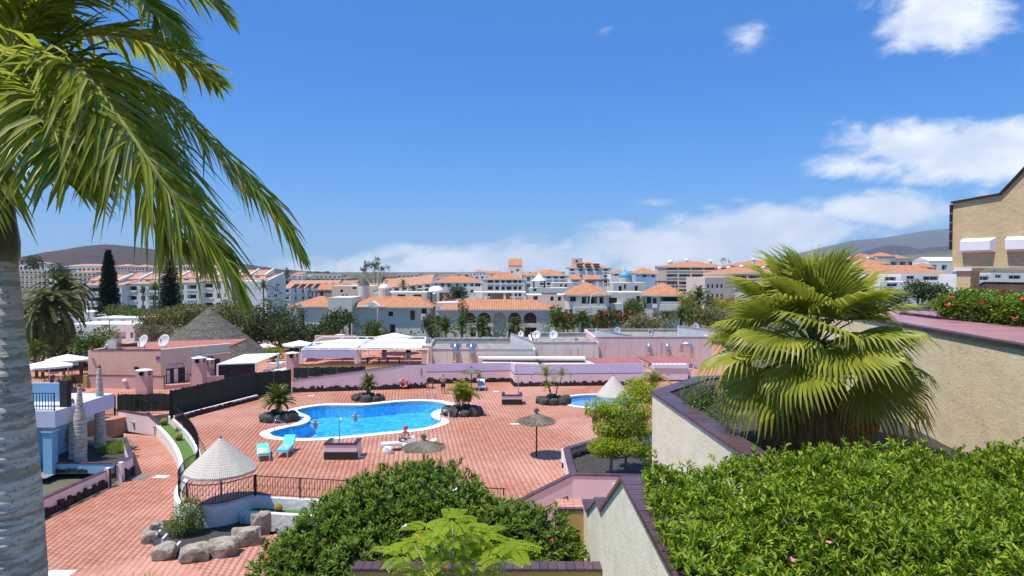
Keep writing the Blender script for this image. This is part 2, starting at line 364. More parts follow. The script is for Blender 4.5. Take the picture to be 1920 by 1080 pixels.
# ------------------------------------------------------------------ tiled pool deck and lower path
TA = Vector((-.152, 1)).normalized(); TB = Vector((TA.y, -TA.x)); TS = .26
def tile_field(poly, z, size, holes, parent, near, stagger=.5, gap_a=.016, gap_b=.006, mt=None, h=.02, keep=300, names='tile'):
    mt = mt or M_tile
    P = np.array([(p[0], p[1]) for p in poly]); a = np.array(TA); b = np.array(TB)
    pa = P@a; pb = P@b
    ia = np.arange(math.floor(pa.min()/size)-1, math.ceil(pa.max()/size)+2); ib = np.arange(math.floor(pb.min()/size)-1, math.ceil(pb.max()/size)+2)
    I, J = np.meshgrid(ia, ib, indexing='ij'); I = I.ravel()*1.0; J = J.ravel()*1.0
    ca = (I+.5+stagger*(J % 2))*size; cb = (J+.5)*size
    Q = ca[:,None]*a+cb[:,None]*b
    ok = inpoly(Q, poly)
    for hpoly in holes: ok &= ~inpoly(Q, hpoly)
    ca, cb, Q = ca[ok], cb[ok], Q[ok]
    n = len(Q); ha = (size-gap_b)/2; hb = (size-gap_a)/2
    jit = RNG.normal(size=n)*.0012
    d = ((Q-np.array(near))**2).sum(1); order = np.argsort(d)
    sing = order[:keep]; rest = order[keep:]
    blk = MB(); th = math.atan2(TA.y, TA.x)
    blk.add([(x*ha*s, y*hb*s, zz) for zz, s in ((0,1.),(h,.985)) for x, y in ((-1,-1),(1,-1),(1,1),(-1,1))], [(4,5,6,7),(0,1,5,4),(1,2,6,5),(2,3,7,6),(3,0,4,7)])
    me = meshdata(blk, mt, name='tile')
    for k in sing: inst('tile', me, parent, (Q[k,0], Q[k,1], z-h+jit[k]), (0,0,th))
    Qr = Q[rest]; jr = jit[rest]; m = len(Qr)
    cs = [(-1,-1),(1,-1),(1,1),(-1,1)]; V = []
    for zz, s in ((-h,1.),(0,.985)):
        for x, y in cs:
            q = Qr+a*x*ha*s+b*y*hb*s; V.append(np.concatenate([q, (z+zz+jr)[:,None]], 1))
    # a x b runs clockwise seen from above, so faces are flipped
    V = np.stack(V, 1).reshape(-1,3); base = np.arange(m)[:,None]*8
    pat = np.array([[7,6,5,4],[4,5,1,0],[5,6,2,1],[6,7,3,2],[7,4,0,3]])
    Fc = (base[:,None,:]+pat[None]).reshape(-1,4)
    o = npmesh('tiling', V, Fc, mt, parent); tag(o, kind='stuff'); return o
def smooth_closed(pts, k=4):
    """Catmull-Rom through plan points"""
    n = len(pts); out = []
    for i in range(n):
        p0, p1, p2, p3 = [np.array(pts[(i+j-1) % n][:2], float) for j in range(4)]
        for s in range(k):
            t = s/k; out.append(tuple(.5*((2*p1)+(-p0+p2)*t+(2*p0-5*p1+4*p2-p3)*t*t+(-p0+3*p1-3*p2+p3)*t**3)))
    return out
def smooth_open(pts, k=4):
    P = [np.array(p, float) for p in pts]; n = len(P); out = []
    for i in range(n-1):
        p0 = P[max(i-1,0)]; p1 = P[i]; p2 = P[i+1]; p3 = P[min(i+2,n-1)]
        for s in range(k):
            t = s/k; out.append(tuple(.5*((2*p1)+(-p0+p2)*t+(2*p0-5*p1+4*p2-p3)*t*t+(-p0+3*p1-3*p2+p3)*t**3)))
    out.append(tuple(P[-1])); return out
def offset_closed(poly, d):
    """d > 0 grows the outline"""
    n = len(poly); ar = sum(poly[i][0]*poly[(i+1)%n][1]-poly[(i+1)%n][0]*poly[i][1] for i in range(n)); sg = 1 if ar > 0 else -1
    out = []
    for i in range(n):
        a = Vector(poly[i-2]); b = Vector(poly[(i+2)%n]); t = (b-a).normalized(); out.append((poly[i][0]+t.y*d*sg, poly[i][1]-t.x*d*sg))
    return out
POOLW = smooth_closed([XY(G(x, y)) for x, y in [(506,812),(515,808),(538,802),(563,797),(578,791),(582,785),(576,779),(563,774),(557,770),(567,766),(599,761),(630,760),(682,760),(713,757),(744,754),(782,752),(813,753),(830,756),(838,760),(830,766),(815,771),(808,777),(811,783),(820,787),(827,790),(820,795),(802,801),(780,805),(740,809),(690,814),(638,819),(590,822),(557,822),(525,820),(512,817)]], 3)
POOLO = offset_closed(POOLW, .62)
KC = G(1128, 752); KR = 2.75
KIDW = [(KC.x+KR*1.12*math.cos(t), KC.y+KR*math.sin(t)) for t in np.linspace(0, 2*PI, 40, endpoint=False)]
KIDO = offset_closed(KIDW, .4)
DECK = [XY(G(*p)) for p in [(322,795),(345,806),(362,825),(371,845),(372,870),(366,890),(345,905),(335,925),(337,942),(352,950),(390,951),(430,945),(480,931),(650,937),(950,958)]]
DECK += [(2.2, 28.0), (14, 26.5), (20, 40), (22, 66.5), XY(G(1205,711)), XY(G(1200,722)), XY(G(965,715)), XY(G(800,722)), XY(G(548,735)), XY(G(482,745))]
def basin_and_water(name, W_, depth, wl, mfloor, mwater):
    n = len(W_)
    mb = MB(); mb.add([(p[0], p[1], .0) for p in W_]+[(p[0], p[1], -depth) for p in W_], [tuple(range(n, 2*n))]+[(i, n+i, n+(i+1)%n, (i+1)%n) for i in range(n)])
    o = mb.build(name+'_basin', mfloor); tag(o, kind='structure')
    w = MB(); w.add([(p[0], p[1], wl) for p in W_], [tuple(range(n))]); ar = sum(W_[i][0]*W_[(i+1)%n][1]-W_[(i+1)%n][0]*W_[i][1] for i in range(n))
    if ar < 0: w.f = [tuple(reversed(w.f[0]))]
    o = w.build(name+'_water', mwater); tag(o, kind='structure')
def ring(name, inner, outer, z0, z1, m, parent=None, kind=None):
    n = len(inner); mb = MB()
    V = [(p[0],p[1],z1) for p in inner]+[(p[0],p[1],z1) for p in outer]+[(p[0],p[1],z0) for p in inner]+[(p[0],p[1],z0) for p in outer]
    Fs = []
    for i in range(n):
        j = (i+1)%n; Fs += [(i, n+i, n+j, j), (n+i, 3*n+i, 3*n+j, n+j), (2*n+i, i, j, 2*n+j)]
    mb.add(V, Fs); o = mb.build(name, m, parent)
    if kind: tag(o, kind=kind)
    bm = bmesh.new(); bm.from_mesh(o.data); bmesh.ops.recalc_face_normals(bm, faces=bm.faces); bm.to_mesh(o.data); bm.free()
    return o
def mosaic(name, c1, c2, c3, scale):
    m, T, b = newmat(name); g = T.new('ShaderNodeNewGeometry')
    v = T.new('ShaderNodeTexVoronoi'); v.inputs['Scale'].default_value = scale; T.l.new(g.outputs['Position'], v.inputs['Vector'])
    sp = T.new('ShaderNodeSeparateColor'); T.l.new(v.outputs['Color'], sp.inputs[0])
    rp = T.new('ShaderNodeValToRGB'); el = rp.color_ramp.elements; el[0].color = c4(c1); el[1].color = c4(c3); e = el.new(.55); e.color = c4(c2)
    T.l.new(sp.outputs[0], rp.inputs[0]); T.l.new(rp.outputs[0], b.inputs['Base Color']); b.inputs['Roughness'].default_value = .4
    return m
def watermat(name, tint, sc, strength):
    m, T, b = newmat(name); T.n.remove(b)
    g = T.new('ShaderNodeNewGeometry'); pos = g.outputs['Position']
    h = T.m('ADD', T.noise(pos, sc, 4, .6, .8), T.m('MULTIPLY', T.noise(pos, sc*.35, 2, .5), 1.4))
    bn = T.new('ShaderNodeBump'); bn.inputs['Strength'].default_value = strength; bn.inputs['Distance'].default_value = .25; T.l.new(h, bn.inputs['Height'])
    rf = T.new('ShaderNodeBsdfTransparent'); rf.inputs[0].default_value = c4(tint)
    gl = T.new('ShaderNodeBsdfGlossy'); gl.inputs['Roughness'].default_value = .06; T.l.new(bn.outputs[0], gl.inputs['Normal'])
    fr = T.new('ShaderNodeFresnel'); fr.inputs[0].default_value = 1.33; T.l.new(bn.outputs[0], fr.inputs['Normal'])
    mx = T.new('ShaderNodeMixShader'); T.l.new(T.m('MINIMUM', fr.outputs[0], .55), mx.inputs[0]); T.l.new(rf.outputs[0], mx.inputs[1]); T.l.new(gl.outputs[0], mx.inputs[2])
    T.l.new(mx.outputs[0], T.n['Material Output'].inputs[0]); return m
M_mosaic = mosaic('pool_mosaic', (.02,.36,.80), (.05,.55,.93), (.18,.78,1.0), 5.)
M_mosaic2 = mosaic('paddling_mosaic', (.14,.42,.78), (.20,.52,.85), (.26,.60,.90), 4.)
M_water = watermat('pool_water', (.70,.93,.99), 2.2, .55); M_water2 = watermat('paddling_pool_water', (.8,.93,.98), 2.5, .18)
basin_and_water('pool', POOLW, .95, -.16, M_mosaic, M_water)
basin_and_water('paddling_pool', KIDW, .42, -.12, M_mosaic2, M_water2)
M_cop = mat('white_pool_coping', (.80,.80,.78), .6, .08, 2, .15, 30)
ring('pool_coping', POOLW, POOLO, -.25, .03, M_cop, kind='structure'); ring('paddling_pool_coping', KIDW, KIDO, -.25, .03, M_cop, kind='structure')
def slab_with_holes(name, poly, holes, z0, z1, m):
    """a flat bed cut out round the pools"""
    bm = bmesh.new(); es = []
    for pl in [poly]+holes:
        vs = [bm.verts.new((p[0], p[1], z1)) for p in pl]; es += [bm.edges.new((vs[i], vs[(i+1)%len(vs)])) for i in range(len(vs))]
    bmesh.ops.triangle_fill(bm, use_beauty=True, use_dissolve=False, edges=es)
    bm.faces.ensure_lookup_table()
    for f in list(bm.faces):
        c = f.calc_center_median(); pc = np.array([[c.x, c.y]])
        if any(inpoly(pc, h)[0] for h in holes) or not inpoly(pc, poly)[0]: bm.faces.remove(f)
    bmesh.ops.recalc_face_normals(bm, faces=bm.faces)
    for f in bm.faces:
        if f.normal.z < 0: f.normal_flip()
    me = bpy.data.meshes.new(name); bm.to_mesh(me); bm.free()
    o = link(name, me, m, None, Vector((0,0,0))); tag(o, kind='structure'); return o
HI, KI = offset_closed(POOLO, -.25), offset_closed(KIDO, -.2)
deck = slab_with_holes('pool_deck', DECK, [HI, KI], -1, -.016, M_grout)
tile_field(DECK, 0., TS, [HI, KI], deck, (-5, 31), .5)
PATH = [XY(G(x, y, -1)) for x, y in [(60,1100),(60,985),(225,906),(250,890),(246,866),(237,848),(232,812),(300,818),(345,850),(368,900),(338,950),(350,985),(480,1000),(640,1010)]]+[(-5,22),(-3.4,14),(-26,14)]
pth = MB().prism(PATH, -1.3, -1.016).build('path', M_grout); tag(pth, kind='structure')
tile_field(PATH, -1.0, TS, [], pth, (-14, 24), .5)
REST = [(-52,50),XY(G(80,800)),XY(G(215,785)),XY(G(320,760)),XY(G(480,742)),XY(G(548,734)),XY(G(800,722)),XY(G(1200,710)),(24,64),(30,100),(-60,100)]
o = MB().prism(REST, -1.3, -.05).build('restaurant_terrace', mat('terrace_floor', (.46,.19,.115), .7, .2, .5, col2=(.52,.25,.17))); tag(o, kind='structure')
o = MB().prism([(-2.6,13.3),(-2.6,27.2),(2.1,27.6),(9.5,26.3),(9.5,13.3)], -1.3, -.03).build('bounce_floor', M_tile); tag(o, kind='structure')  # floor added in the pit to bounce light onto the pink parapet
M_sand = stucco('sand_stucco', (.64,.50,.28), 5., .7)
# ------------------------------------------------------------------ foreground right: garden walls, gable house
def coping(parent, p0, p1, z0, z1, w, tl, m, th=.045, over=0., name='coping_tile', gap=.008):
    """a row of separate tiles along the top of a wall from p0 to p1 (plan), at heights z0 to z1"""
    p0 = Vector(p0[:2]); p1 = Vector(p1[:2]); L3 = Vector((p1.x-p0.x, p1.y-p0.y, z1-z0)); n = max(1, round(L3.length/tl)); d = L3/n
    b = MB().box(-.5,.5,-.5,.5,-.5,.5); key = ('cop', m.name)
    if key not in UNIT: UNIT[key] = meshdata(b, m, name='coping_tile')
    yaw = math.atan2(L3.y, L3.x); pit = -math.atan2(L3.z, math.hypot(L3.x, L3.y))
    nrm = Vector((-math.cos(yaw)*math.sin(-pit), -math.sin(yaw)*math.sin(-pit), math.cos(pit)))
    for i in range(n):
        c = Vector((p0.x, p0.y, z0))+d*(i+.5)+nrm*th/2
        inst(name, UNIT[key], parent, c, (0, pit, yaw), (d.length-gap, w+over, th*random.uniform(.94, 1.06)))
GT = 4.4      # the garden terrace under our balcony
o = MB().prism([(-6.2,-4),(-6.2,6.3),(-2.9,8),(-2.9,13.2),(9.5,13.2),(9.5,-4)], -1.3, GT).build('garden_terrace', M_soil); tag(o, kind='structure')
# stepped boundary wall with sawtooth coping
def stepped_wall():
    x = 1.25; w = .26
    prof = [(3.0,7.87),(7.6,7.87),(9.5,6.84),(9.98,6.84),(11.2,6.22),(11.75,6.22)]
    t = thing('boundary_wall', 'pale cream stucco garden wall stepping down in a sawtooth of plum tiles', 'wall', (x, 7, GT))
    mb = MB()
    for a, b in zip(prof, prof[1:]):
        mb.add([(x,a[0],GT),(x+w,a[0],GT),(x+w,b[0],GT),(x,b[0],GT),(x,a[0],a[1]),(x+w,a[0],a[1]),(x+w,b[0],b[1]),(x,b[0],b[1])], [(4,5,6,7),(0,4,7,3),(1,2,6,5)])
    a, b = prof[0], prof[-1]
    mb.add([(x,b[0],GT),(x+w,b[0],GT),(x+w,b[0],b[1]),(x,b[0],b[1])], [(0,3,2,1)])
    mb.add([(x,a[0],GT),(x+w,a[0],GT),(x+w,a[0],a[1]),(x,a[0],a[1])], [(0,1,2,3)])
    mb.build('wall_body', M_stucco2, t)
    for a, b in zip(prof, prof[1:]): coping(t, (x+w/2,a[0]), (x+w/2,b[0]), a[1], b[1], w, .16, M_ptile, over=.07)
stepped_wall()
def low_front_wall():
    t = thing('garden_wall', 'low ochre garden wall topped with one row of plum tiles below the oleanders', 'wall', (0, 9.5, GT))
    MB().obox((-2.2,9.45), (1.245,9.45), .2, GT, 6.06, 0).build('wall_body', M_ochre, t)
    coping(t, (-2.2,9.45), (1.245,9.45), 6.06, 6.06, .2, .125, M_ptile, over=.05)
    # a scalloped white stone edge along the foot of the wall
    mb = MB()
    xs = np.linspace(-2.0, 1.2, 40)
    mb.tube([(x, 9.30, 5.80+.05*abs(math.sin(x*4.2))) for x in xs], .022, 6); mb.build('white_edge', M_chalk, t, True)
    mb = MB().box(-2.0, 1.22, 9.24, 9.349, GT, 5.79); mb.build('stone_foot', M_lava, t)
low_front_wall()
def stair_head():
    t = thing('stair_landing', 'small terracotta landing at the top of the stair beside the sawtooth wall', 'steps', (.9, 12.2, GT))
    MB().box(.78, 1.245, 11.76, 12.3, GT, 6.05).build('landing_base', M_ochre, t)
    th = meshdata(MB().box(-.074,.074,-.074,.074,0,.03), M_tile, name='landing_tile')
    for i in range(3):
        for j in range(3): inst('landing_tile', th, t, (.86+i*.155, 11.93+j*.155, 6.051))
    coping(t, (.78,11.80), (1.245,11.80), 6.05, 6.05, .1, .17, M_ptile, th=.04)
    h = thing('handrail', 'thin brown handrail standing on the small terracotta landing', 'handrail', (.95, 12.25, 6.05))
    a = A(1064, 958, 12.25); b = A(1064, 931, 12.25); MB().tube([(a.x,12.25,6.081),(b.x,12.25,b.z)], .012, 8).build('post', M_wood, h)
    c = A(1046, 941, 12.9); MB().tube([(b.x,12.25,b.z),(c.x,12.9,c.z),(c.x-.35,13.05,c.z-.2)], .013, 8).build('rail', M_wood, h)
stair_head()
def pink_parapet():
    Y = 26.0
    a = A(1216, 893, Y); b = A(1072, 890, Y); c = A(1000, 926, Y-.3); d = A(935, 962, Y-.6)
    t = thing('stair_parapet', 'rose pink stair parapet with plum tile coping beside the lava gravel bed', 'wall', (b.x, Y, 0))
    mb = MB(); pts = [a, b, c, d]
    e = A(1330, 898, Y)
    mb.obox(XY(e), XY(a), .22, 0, (e.z, a.z)); mb.obox(XY(a), XY(b), .22, 0, (a.z, b.z)); mb.obox(XY(b), XY(c), .22, 0, (b.z, c.z)); mb.obox(XY(c), XY(d), .22, 0, (c.z, d.z))
    mb.build('wall_body', M_lilac, t)
    coping(t, e, a, e.z, a.z, .22, .24, M_ptile, over=.05); coping(t, a, b, a.z, b.z, .22, .24, M_ptile, over=.05); coping(t, b, c, b.z, c.z, .22, .24, M_ptile, over=.05); coping(t, c, d, c.z, d.z, .22, .24, M_ptile, over=.05)
    q = A(1163, 912, Y-.16); MB().box(q.x-.28, q.x+.28, Y-.15, Y-.105, q.z-.42, q.z+.1).build('wall_hatch', M_white, t)
pink_parapet()
def deck_planter():
    c0 = G(1062, 893, 0); Z = 1.0
    c1 = G(1062, 842, Z); c2 = G(1142, 818, Z); c0 = G(1086, 893, Z)
    ls = Vector((c1.x, c1.y)); 
    pts = [(c1.x-.1, 27.0), XY(c1), XY(c2), (c2.x+4.5, c2.y+1.2), (c2.x+5, 27.0)]
    t = thing('gravel_planter', 'white walled bed of dark lava gravel with plum tile coping on the deck', 'planter', (c1.x+1.5, 31, 0))
    mb = MB(); mb.obox(pts[0], pts[1], .3, 0, Z); mb.obox((pts[1][0]-.15, pts[1][1]), pts[2], .3, 0, Z); mb.obox(pts[2], pts[3], .3, 0, Z); mb.build('wall_body', M_white, t)
    coping(t, pts[0], pts[1], Z, Z, .3, .2, M_ptile, over=.05); coping(t, pts[1], pts[2], Z, Z, .3, .2, M_ptile, over=.05); coping(t, pts[2], pts[3], Z, Z, .3, .2, M_ptile, over=.05)
    MB().prism(pts, .1, .62).build('gravel', M_gravel, t)
    # lava stones along the inside of the back wall
    rr = random.Random(3); L = (Vector(pts[2])-Vector(pts[1]))
    for i in range(9):
        p = Vector(pts[1])+L*(.06+.1*i)+Vector((.1,-.38)); bb = rock(.2, .26, .22, 40+i); bb.build_at('lava_stone', M_lava, t, (p.x, p.y, .62))
    # wall lamp on the white face
    q = G(1066, 884, .55); MB().box(pts[0][0]-.24, pts[0][0]-.155, q.y+1.0, q.y+1.3, .42, .62).build('wall_lamp', M_iron, t)
    return pts
class Rock(MB):
    def build_at(s, name, m, parent, loc, rotz=0.):
        me = meshdata(s, m, False, name); return inst(name, me, parent, loc, (0,0,rotz))
def rock(rx, ry, rz, seed, sub=2, rough=.22):
    bm = bmesh.new(); bmesh.ops.create_icosphere(bm, subdivisions=sub, radius=1)
    rr = np.random.default_rng(seed); ph = rr.uniform(0, 6, (5,3)); fr = rr.uniform(.8, 2.4, (5,3))
    r = Rock()
    for v in bm.verts:
        k = 1+rough*sum(math.sin(v.co.x*fr[i,0]*2+ph[i,0])*math.sin(v.co.y*fr[i,1]*2+ph[i,1])*math.cos(v.co.z*fr[i,2]*2+ph[i,2]) for i in range(5))/1.6
        k += rr.uniform(-.05, .05); q = v.co*k
        r.v.append((max(-.85,min(.85,q.x))*rx*1.1, max(-.85,min(.85,q.y))*ry*1.1, max(-.55, min(.8,q.z))*rz*1.15+rz*.55))
    r.f = [tuple(v.index for v in f.verts) for f in bm.faces]; bm.free(); return r
PL = deck_planter()
# big planter with the fan palm
def palm_planter():
    Z = 7.65
    n_ = G(1392, 853, Z); f_ = G(1223, 737, Z); r_ = (4.5, 16.4)
    t = thing('raised_planter', 'cream raised bed with plum tile coping holding the big fan palm', 'planter', (f_.x, 12, GT))
    mb = MB(); mb.obox((n_.x+.01,9.3), XY(f_), .3, -1.0, Z, -1); mb.obox(XY(f_), r_, .3, -1.0, Z, -1); mb.obox(r_, (9.0,17.0), .3, -1.0, Z, -1)
    mb.build('wall_body', M_stucco2, t)
    dv = (Vector(XY(f_))-Vector((n_.x+.01,9.3))).normalized(); nn = Vector((dv.y,-dv.x))*.15
    coping(t, Vector((n_.x+.01,9.3))+nn, Vector(XY(f_))+nn, Z, Z, .3, .2, M_ptile, over=.06)
    dv = (Vector(r_)-Vector(XY(f_))).normalized(); nn = Vector((dv.y,-dv.x))*.15
    coping(t, Vector(XY(f_))+nn, Vector(r_)+nn, Z, Z, .3, .2, M_ptile, over=.06); coping(t, (4.5,16.25), (9.0,16.85), Z, Z, .3, .2, M_ptile, over=.06)
    MB().prism([(n_.x+.2,8.3),(f_.x+.2,f_.y-.1),(4.5,16.2),(8.0,16.6),(7.2,8.3)], 5.5, 7.28).build('gravel', M_gravel, t)
    for i in range(7):
        u = i/7; p = Vector((f_.x+.45, f_.y-.5)).lerp(Vector((4.6,15.6)), u); rock(.22,.2,.25,90+i).build_at('lava_stone', M_lava, t, (p.x, p.y, 7.28))
palm_planter()
def terrace_wall():
    Z = 9.14
    p0 = (6.20, 4.0); p1 = (8.45, 19.0)
    t = thing('terrace_wall', 'tall rough cream stucco wall with a dark tile edge behind the fan palm', 'wall', (7.3, 11, GT))
    MB().obox(p0, p1, .3, GT, Z, -1).build('wall_body', M_stucco, t)
    d = (Vector(p1)-Vector(p0)).normalized(); n = Vector((d.y,-d.x))
    coping(t, Vector(p0)+n*.06, Vector(p1)+n*.06, Z, Z, .12, .26, M_btile, th=.06, over=.06)
    poly = [Vector(p0)+n*.13, Vector(p1)+n*.13, (12.0,18.0), (12.6,4.0)]
    MB().prism([(q[0],q[1]) for q in poly], Z-.3, Z+.004).build('ledge', mat('rose_floor_paint', (.42,.20,.22), .45, .2, 1.2), t)
    a = A(1690, 593, 17.0); b = A(1760, 598, 15.3); c = A(1925, 613, 13.2)
    coping(t, (a.x,17.0), (b.x,15.3), Z+.004, Z+.004, .1, .24, M_btile, th=.06); coping(t, (b.x,15.3), (c.x+.8,12.4), Z+.004, Z+.004, .1, .24, M_btile, th=.06)
    q0 = A(1620, 590, 20); q1 = A(1748, 590, 19)
    w2 = thing('back_parapet', 'rose roof parapet with a thin dark tile line seen past the fan palm', 'wall', (q0.x, 20, GT))
    zz = A(1690, 577, 19.5).z
    MB().obox(XY(q0), XY(q1), .25, GT, zz).build('wall_body', M_lilac, w2); coping(w2, XY(q0), XY(q1), zz, zz, .25, .26, M_btile, th=.05, over=.05)
terrace_wall()
def gable_house():
    P = lambda t: Vector((11.6+.4375*t, 18-t))
    d = Vector((.4375,-1)).normalized(); n_in = Vector((-d.y, d.x)); n_in = n_in if n_in.x > 0 else -n_in
    L = 7.0
    t_ = thing('gable_house', 'cream stucco house end with stepped gable, dark tile edge and white box mouldings', 'house', (11.6, 18, 8.6))
    # arch house front: local u along the wall
    def W3(u, z, off=0.): p = P(0)+d*u+n_in*off; return (p.x, p.y, z)
    zb = 10.30; zt = 12.0; g1 = 1.2; zt2 = 15.4
    prof = [(0,zb),(L,zb),(L,zt2),(g1+3.2,zt2),(g1,zt+.10),(0,zt)]
    mb = MB(); n = len(prof); th = .35
    mb.add([W3(u,z) for u,z in prof]+[W3(u,z,th) for u,z in prof], [tuple(range(n)), tuple(range(2*n-1,n-1,-1))]+[(i,n+i,n+(i+1)%n,(i+1)%n) for i in range(n)])
    o = mb.build('gable_wall', M_sand, t_)
    bm = bmesh.new(); bm.from_mesh(o.data); bmesh.ops.recalc_face_normals(bm, faces=bm.faces); bm.to_mesh(o.data); bm.free()
    def tiles(u0, z0, u1, z1):
        a = W3(u0, z0, th/2); b = W3(u1, z1, th/2); coping(t_, a, b, z0, z1, th, .3, M_btile, th=.05, over=.12)
    tiles(-.03, zt, g1, zt+.10); tiles(g1, zt+.10, g1+3.2, zt2); tiles(g1+3.2, zt2, L, zt2)
    for k in range(5):
        a = W3(-.03, zt-.02-.24*k, th/2); inst('edge_tile', UNIT[('cop', M_btile.name)], t_, (a[0], a[1], zt-.14-.24*k), (0,0,math.atan2(d.y,d.x)), (.06, th+.1, .225))
    for u0 in (.25, 1.345, 2.44, 3.535):
        u1 = u0+.84; z0, z1 = 10.70, 11.06; q = MB(); dp = -.16
        q.add([W3(u0,z0,.002),W3(u1,z0,.002),W3(u1,z1,.002),W3(u0,z1,.002),W3(u0+.05,z0+.05,dp),W3(u1-.05,z0+.05,dp),W3(u1-.05,z1-.08,dp),W3(u0+.05,z1-.08,dp)],
              [(0,1,5,4),(1,2,6,5),(2,3,7,6),(3,0,4,7),(4,5,6,7)])
        q.build('white_moulding', M_chalk, t_)
    for u0, of, m in ((.12, 0., M_sand), (3.9, 0., M_sand), (1.9, 3.2, M_ochre)):
        q = MB(); w = .36; a = [W3(u0,8.0,of),W3(u0+w,8.0,of),W3(u0+w,8.0,of+.36),W3(u0,8.0,of+.36)]; b_ = [(p[0],p[1],zb-.05) for p in a]
        q.add(a+b_, [(0,1,5,4),(1,2,6,5),(2,3,7,6),(3,0,4,7)]); pl = q.build('pillar', m, t_)
        q = MB(); e = .06; a = [W3(u0-e,zb-.07,of-e),W3(u0+w+e,zb-.07,of-e),W3(u0+w+e,zb-.07,of+.36+e),W3(u0-e,zb-.07,of+.36+e)]; b_ = [(p[0],p[1],zb-.002) for p in a]
        q.add(a+b_, [(0,3,2,1),(4,5,6,7),(0,1,5,4),(1,2,6,5),(2,3,7,6),(3,0,4,7)]); q.build('capital', M_chalk, t_)
    # ochre beam over the inner pillar, porch ceiling
    q = MB(); a = [W3(1.7,zb+.02,3.1),W3(L,zb+.02,3.1),W3(L,zb+.02,3.5),W3(1.7,zb+.02,3.5)]; q.add(a+[(p[0],p[1],zb+.6) for p in a], [(0,3,2,1),(4,5,6,7),(0,1,5,4),(1,2,6,5),(2,3,7,6),(3,0,4,7)]); q.build('porch_beam', M_ochre, t_)
    q = MB(); a = [W3(.3,zb+.65,th),W3(L,zb+.65,th),W3(L,zb+.65,4),W3(.3,zb+.65,4)]; q.add(a+[(p[0],p[1],zb+.75) for p in a], [(0,3,2,1),(4,5,6,7),(0,1,5,4),(1,2,6,5),(2,3,7,6),(3,0,4,7)]); q.build('porch_roof', M_sand, t_)
    MB().prism([XY(W3(0,0,0)),XY(W3(L,0,0)),XY(W3(L,0,4.2)),XY(W3(0,0,4.2))], 4.4, 8.0).build('porch_base', M_sand, t_)
    p = thing('porch_parapet', 'low cream parapet with black tile coping rising under the gable house', 'wall', (12.5, 17.5, 8))
    Z = A(1900, 533, 17.4).z; a = Vector(A(1852, 533, 18.2)[:2]); b = Vector(A(1990, 533, 16.4)[:2]); c = Vector(A(1826, 548, 18.7)[:2]); zc = A(1826, 548, 18.7).z
    q = MB(); q.obox(a, b, .2, 7.9, Z); q.obox(c, a, .2, 7.9, (zc, Z)); q.build('wall_body', M_sand, p)
    coping(p, a, b, Z, Z, .2, .25, M_btile, th=.05, over=.06); coping(p, c, a, zc, Z, .2, .25, M_btile, th=.05, over=.06)
gable_house()
# ------------------------------------------------------------------ planting in the foreground
L_ole = leafmat('oleander_leaf', [(.05,.105,.008),(.105,.19,.010),(.18,.28,.013),(.27,.36,.018),(.38,.42,.04)], .26, .42, .22, (.34,.46,.03))
L_ole2 = leafmat('dark_oleander_leaf', [(.07,.14,.012),(.10,.18,.015),(.14,.22,.02),(.22,.28,.035)], .2, .42, .22, (.2,.3,.03))
L_core = mat('hedge_filler', (.028,.030,.012), .95, .5, 6, .9, 12, dist=.08)  # dark colour of the solid filler that blocks the view through the hedges
def shoots(P, D, nl, L, Wd, spread=(.45, .95)):
    """whorls of lance leaves round shoot tips"""
    n = len(P); P2 = np.repeat(P, nl, 0); D2 = np.repeat(unit(D), nl, 0); m = n*nl
    rv = rnd_dirs(m); side = unit(np.cross(D2, rv)); s = RNG.uniform(spread[0], spread[1], (m,1))
    dr = unit(D2*(1.05-s*.55)+side*s); k = np.tile(np.linspace(-1.0, 0, nl), n).reshape(-1,1)
    base = P2+D2*k*L*.75
    nn = unit(D2*.9-dr*.4+rnd_dirs(m)*.25)
    ll = L*RNG.uniform(.65, 1.15, m)*(np.tile(np.linspace(1.0,.72,nl), n)); return leafarrays(base, dr, nn, ll, Wd*RNG.uniform(.75,1.2,m), .22, .12, 4)
def flower_mesh(name, m, r, n=5):
    V = []; Fc = []
    for i in range(n):
        a = 2*PI*i/n; b = len(V); ca, sa = math.cos(a), math.sin(a); w = .62
        V += [(0,0,0),(r*.6*math.cos(a-w),r*.6*math.sin(a-w),r*.25),(r*ca,r*sa,r*.3),(r*.6*math.cos(a+w),r*.6*math.sin(a+w),r*.25)]; Fc.append((b,b+1,b+2,b+3))
    mb = MB().add(V, Fc); return meshdata(mb, m, name=name)
M_pinkf = mat('pink_petal', (.75,.25,.33), .6, .2, 9); M_redf = mat('red_petal', (.62,.02,.015), .5, .3, 9); M_magf = mat('magenta_petal', (.62,.06,.38), .5, .2, 9)
M_orgf = mat('orange_petal', (.85,.28,.02), .5, .3, 9); M_whitef = mat('white_petal', (.8,.75,.72), .6, .1, 9)
def flowers(parent, pts, me, s=1.):
    for p in pts: inst('flower', me, parent, p, (random.uniform(-.9,.2), random.uniform(-.5,.5), random.uniform(0,6)), (s*random.uniform(.8,1.2),)*3)
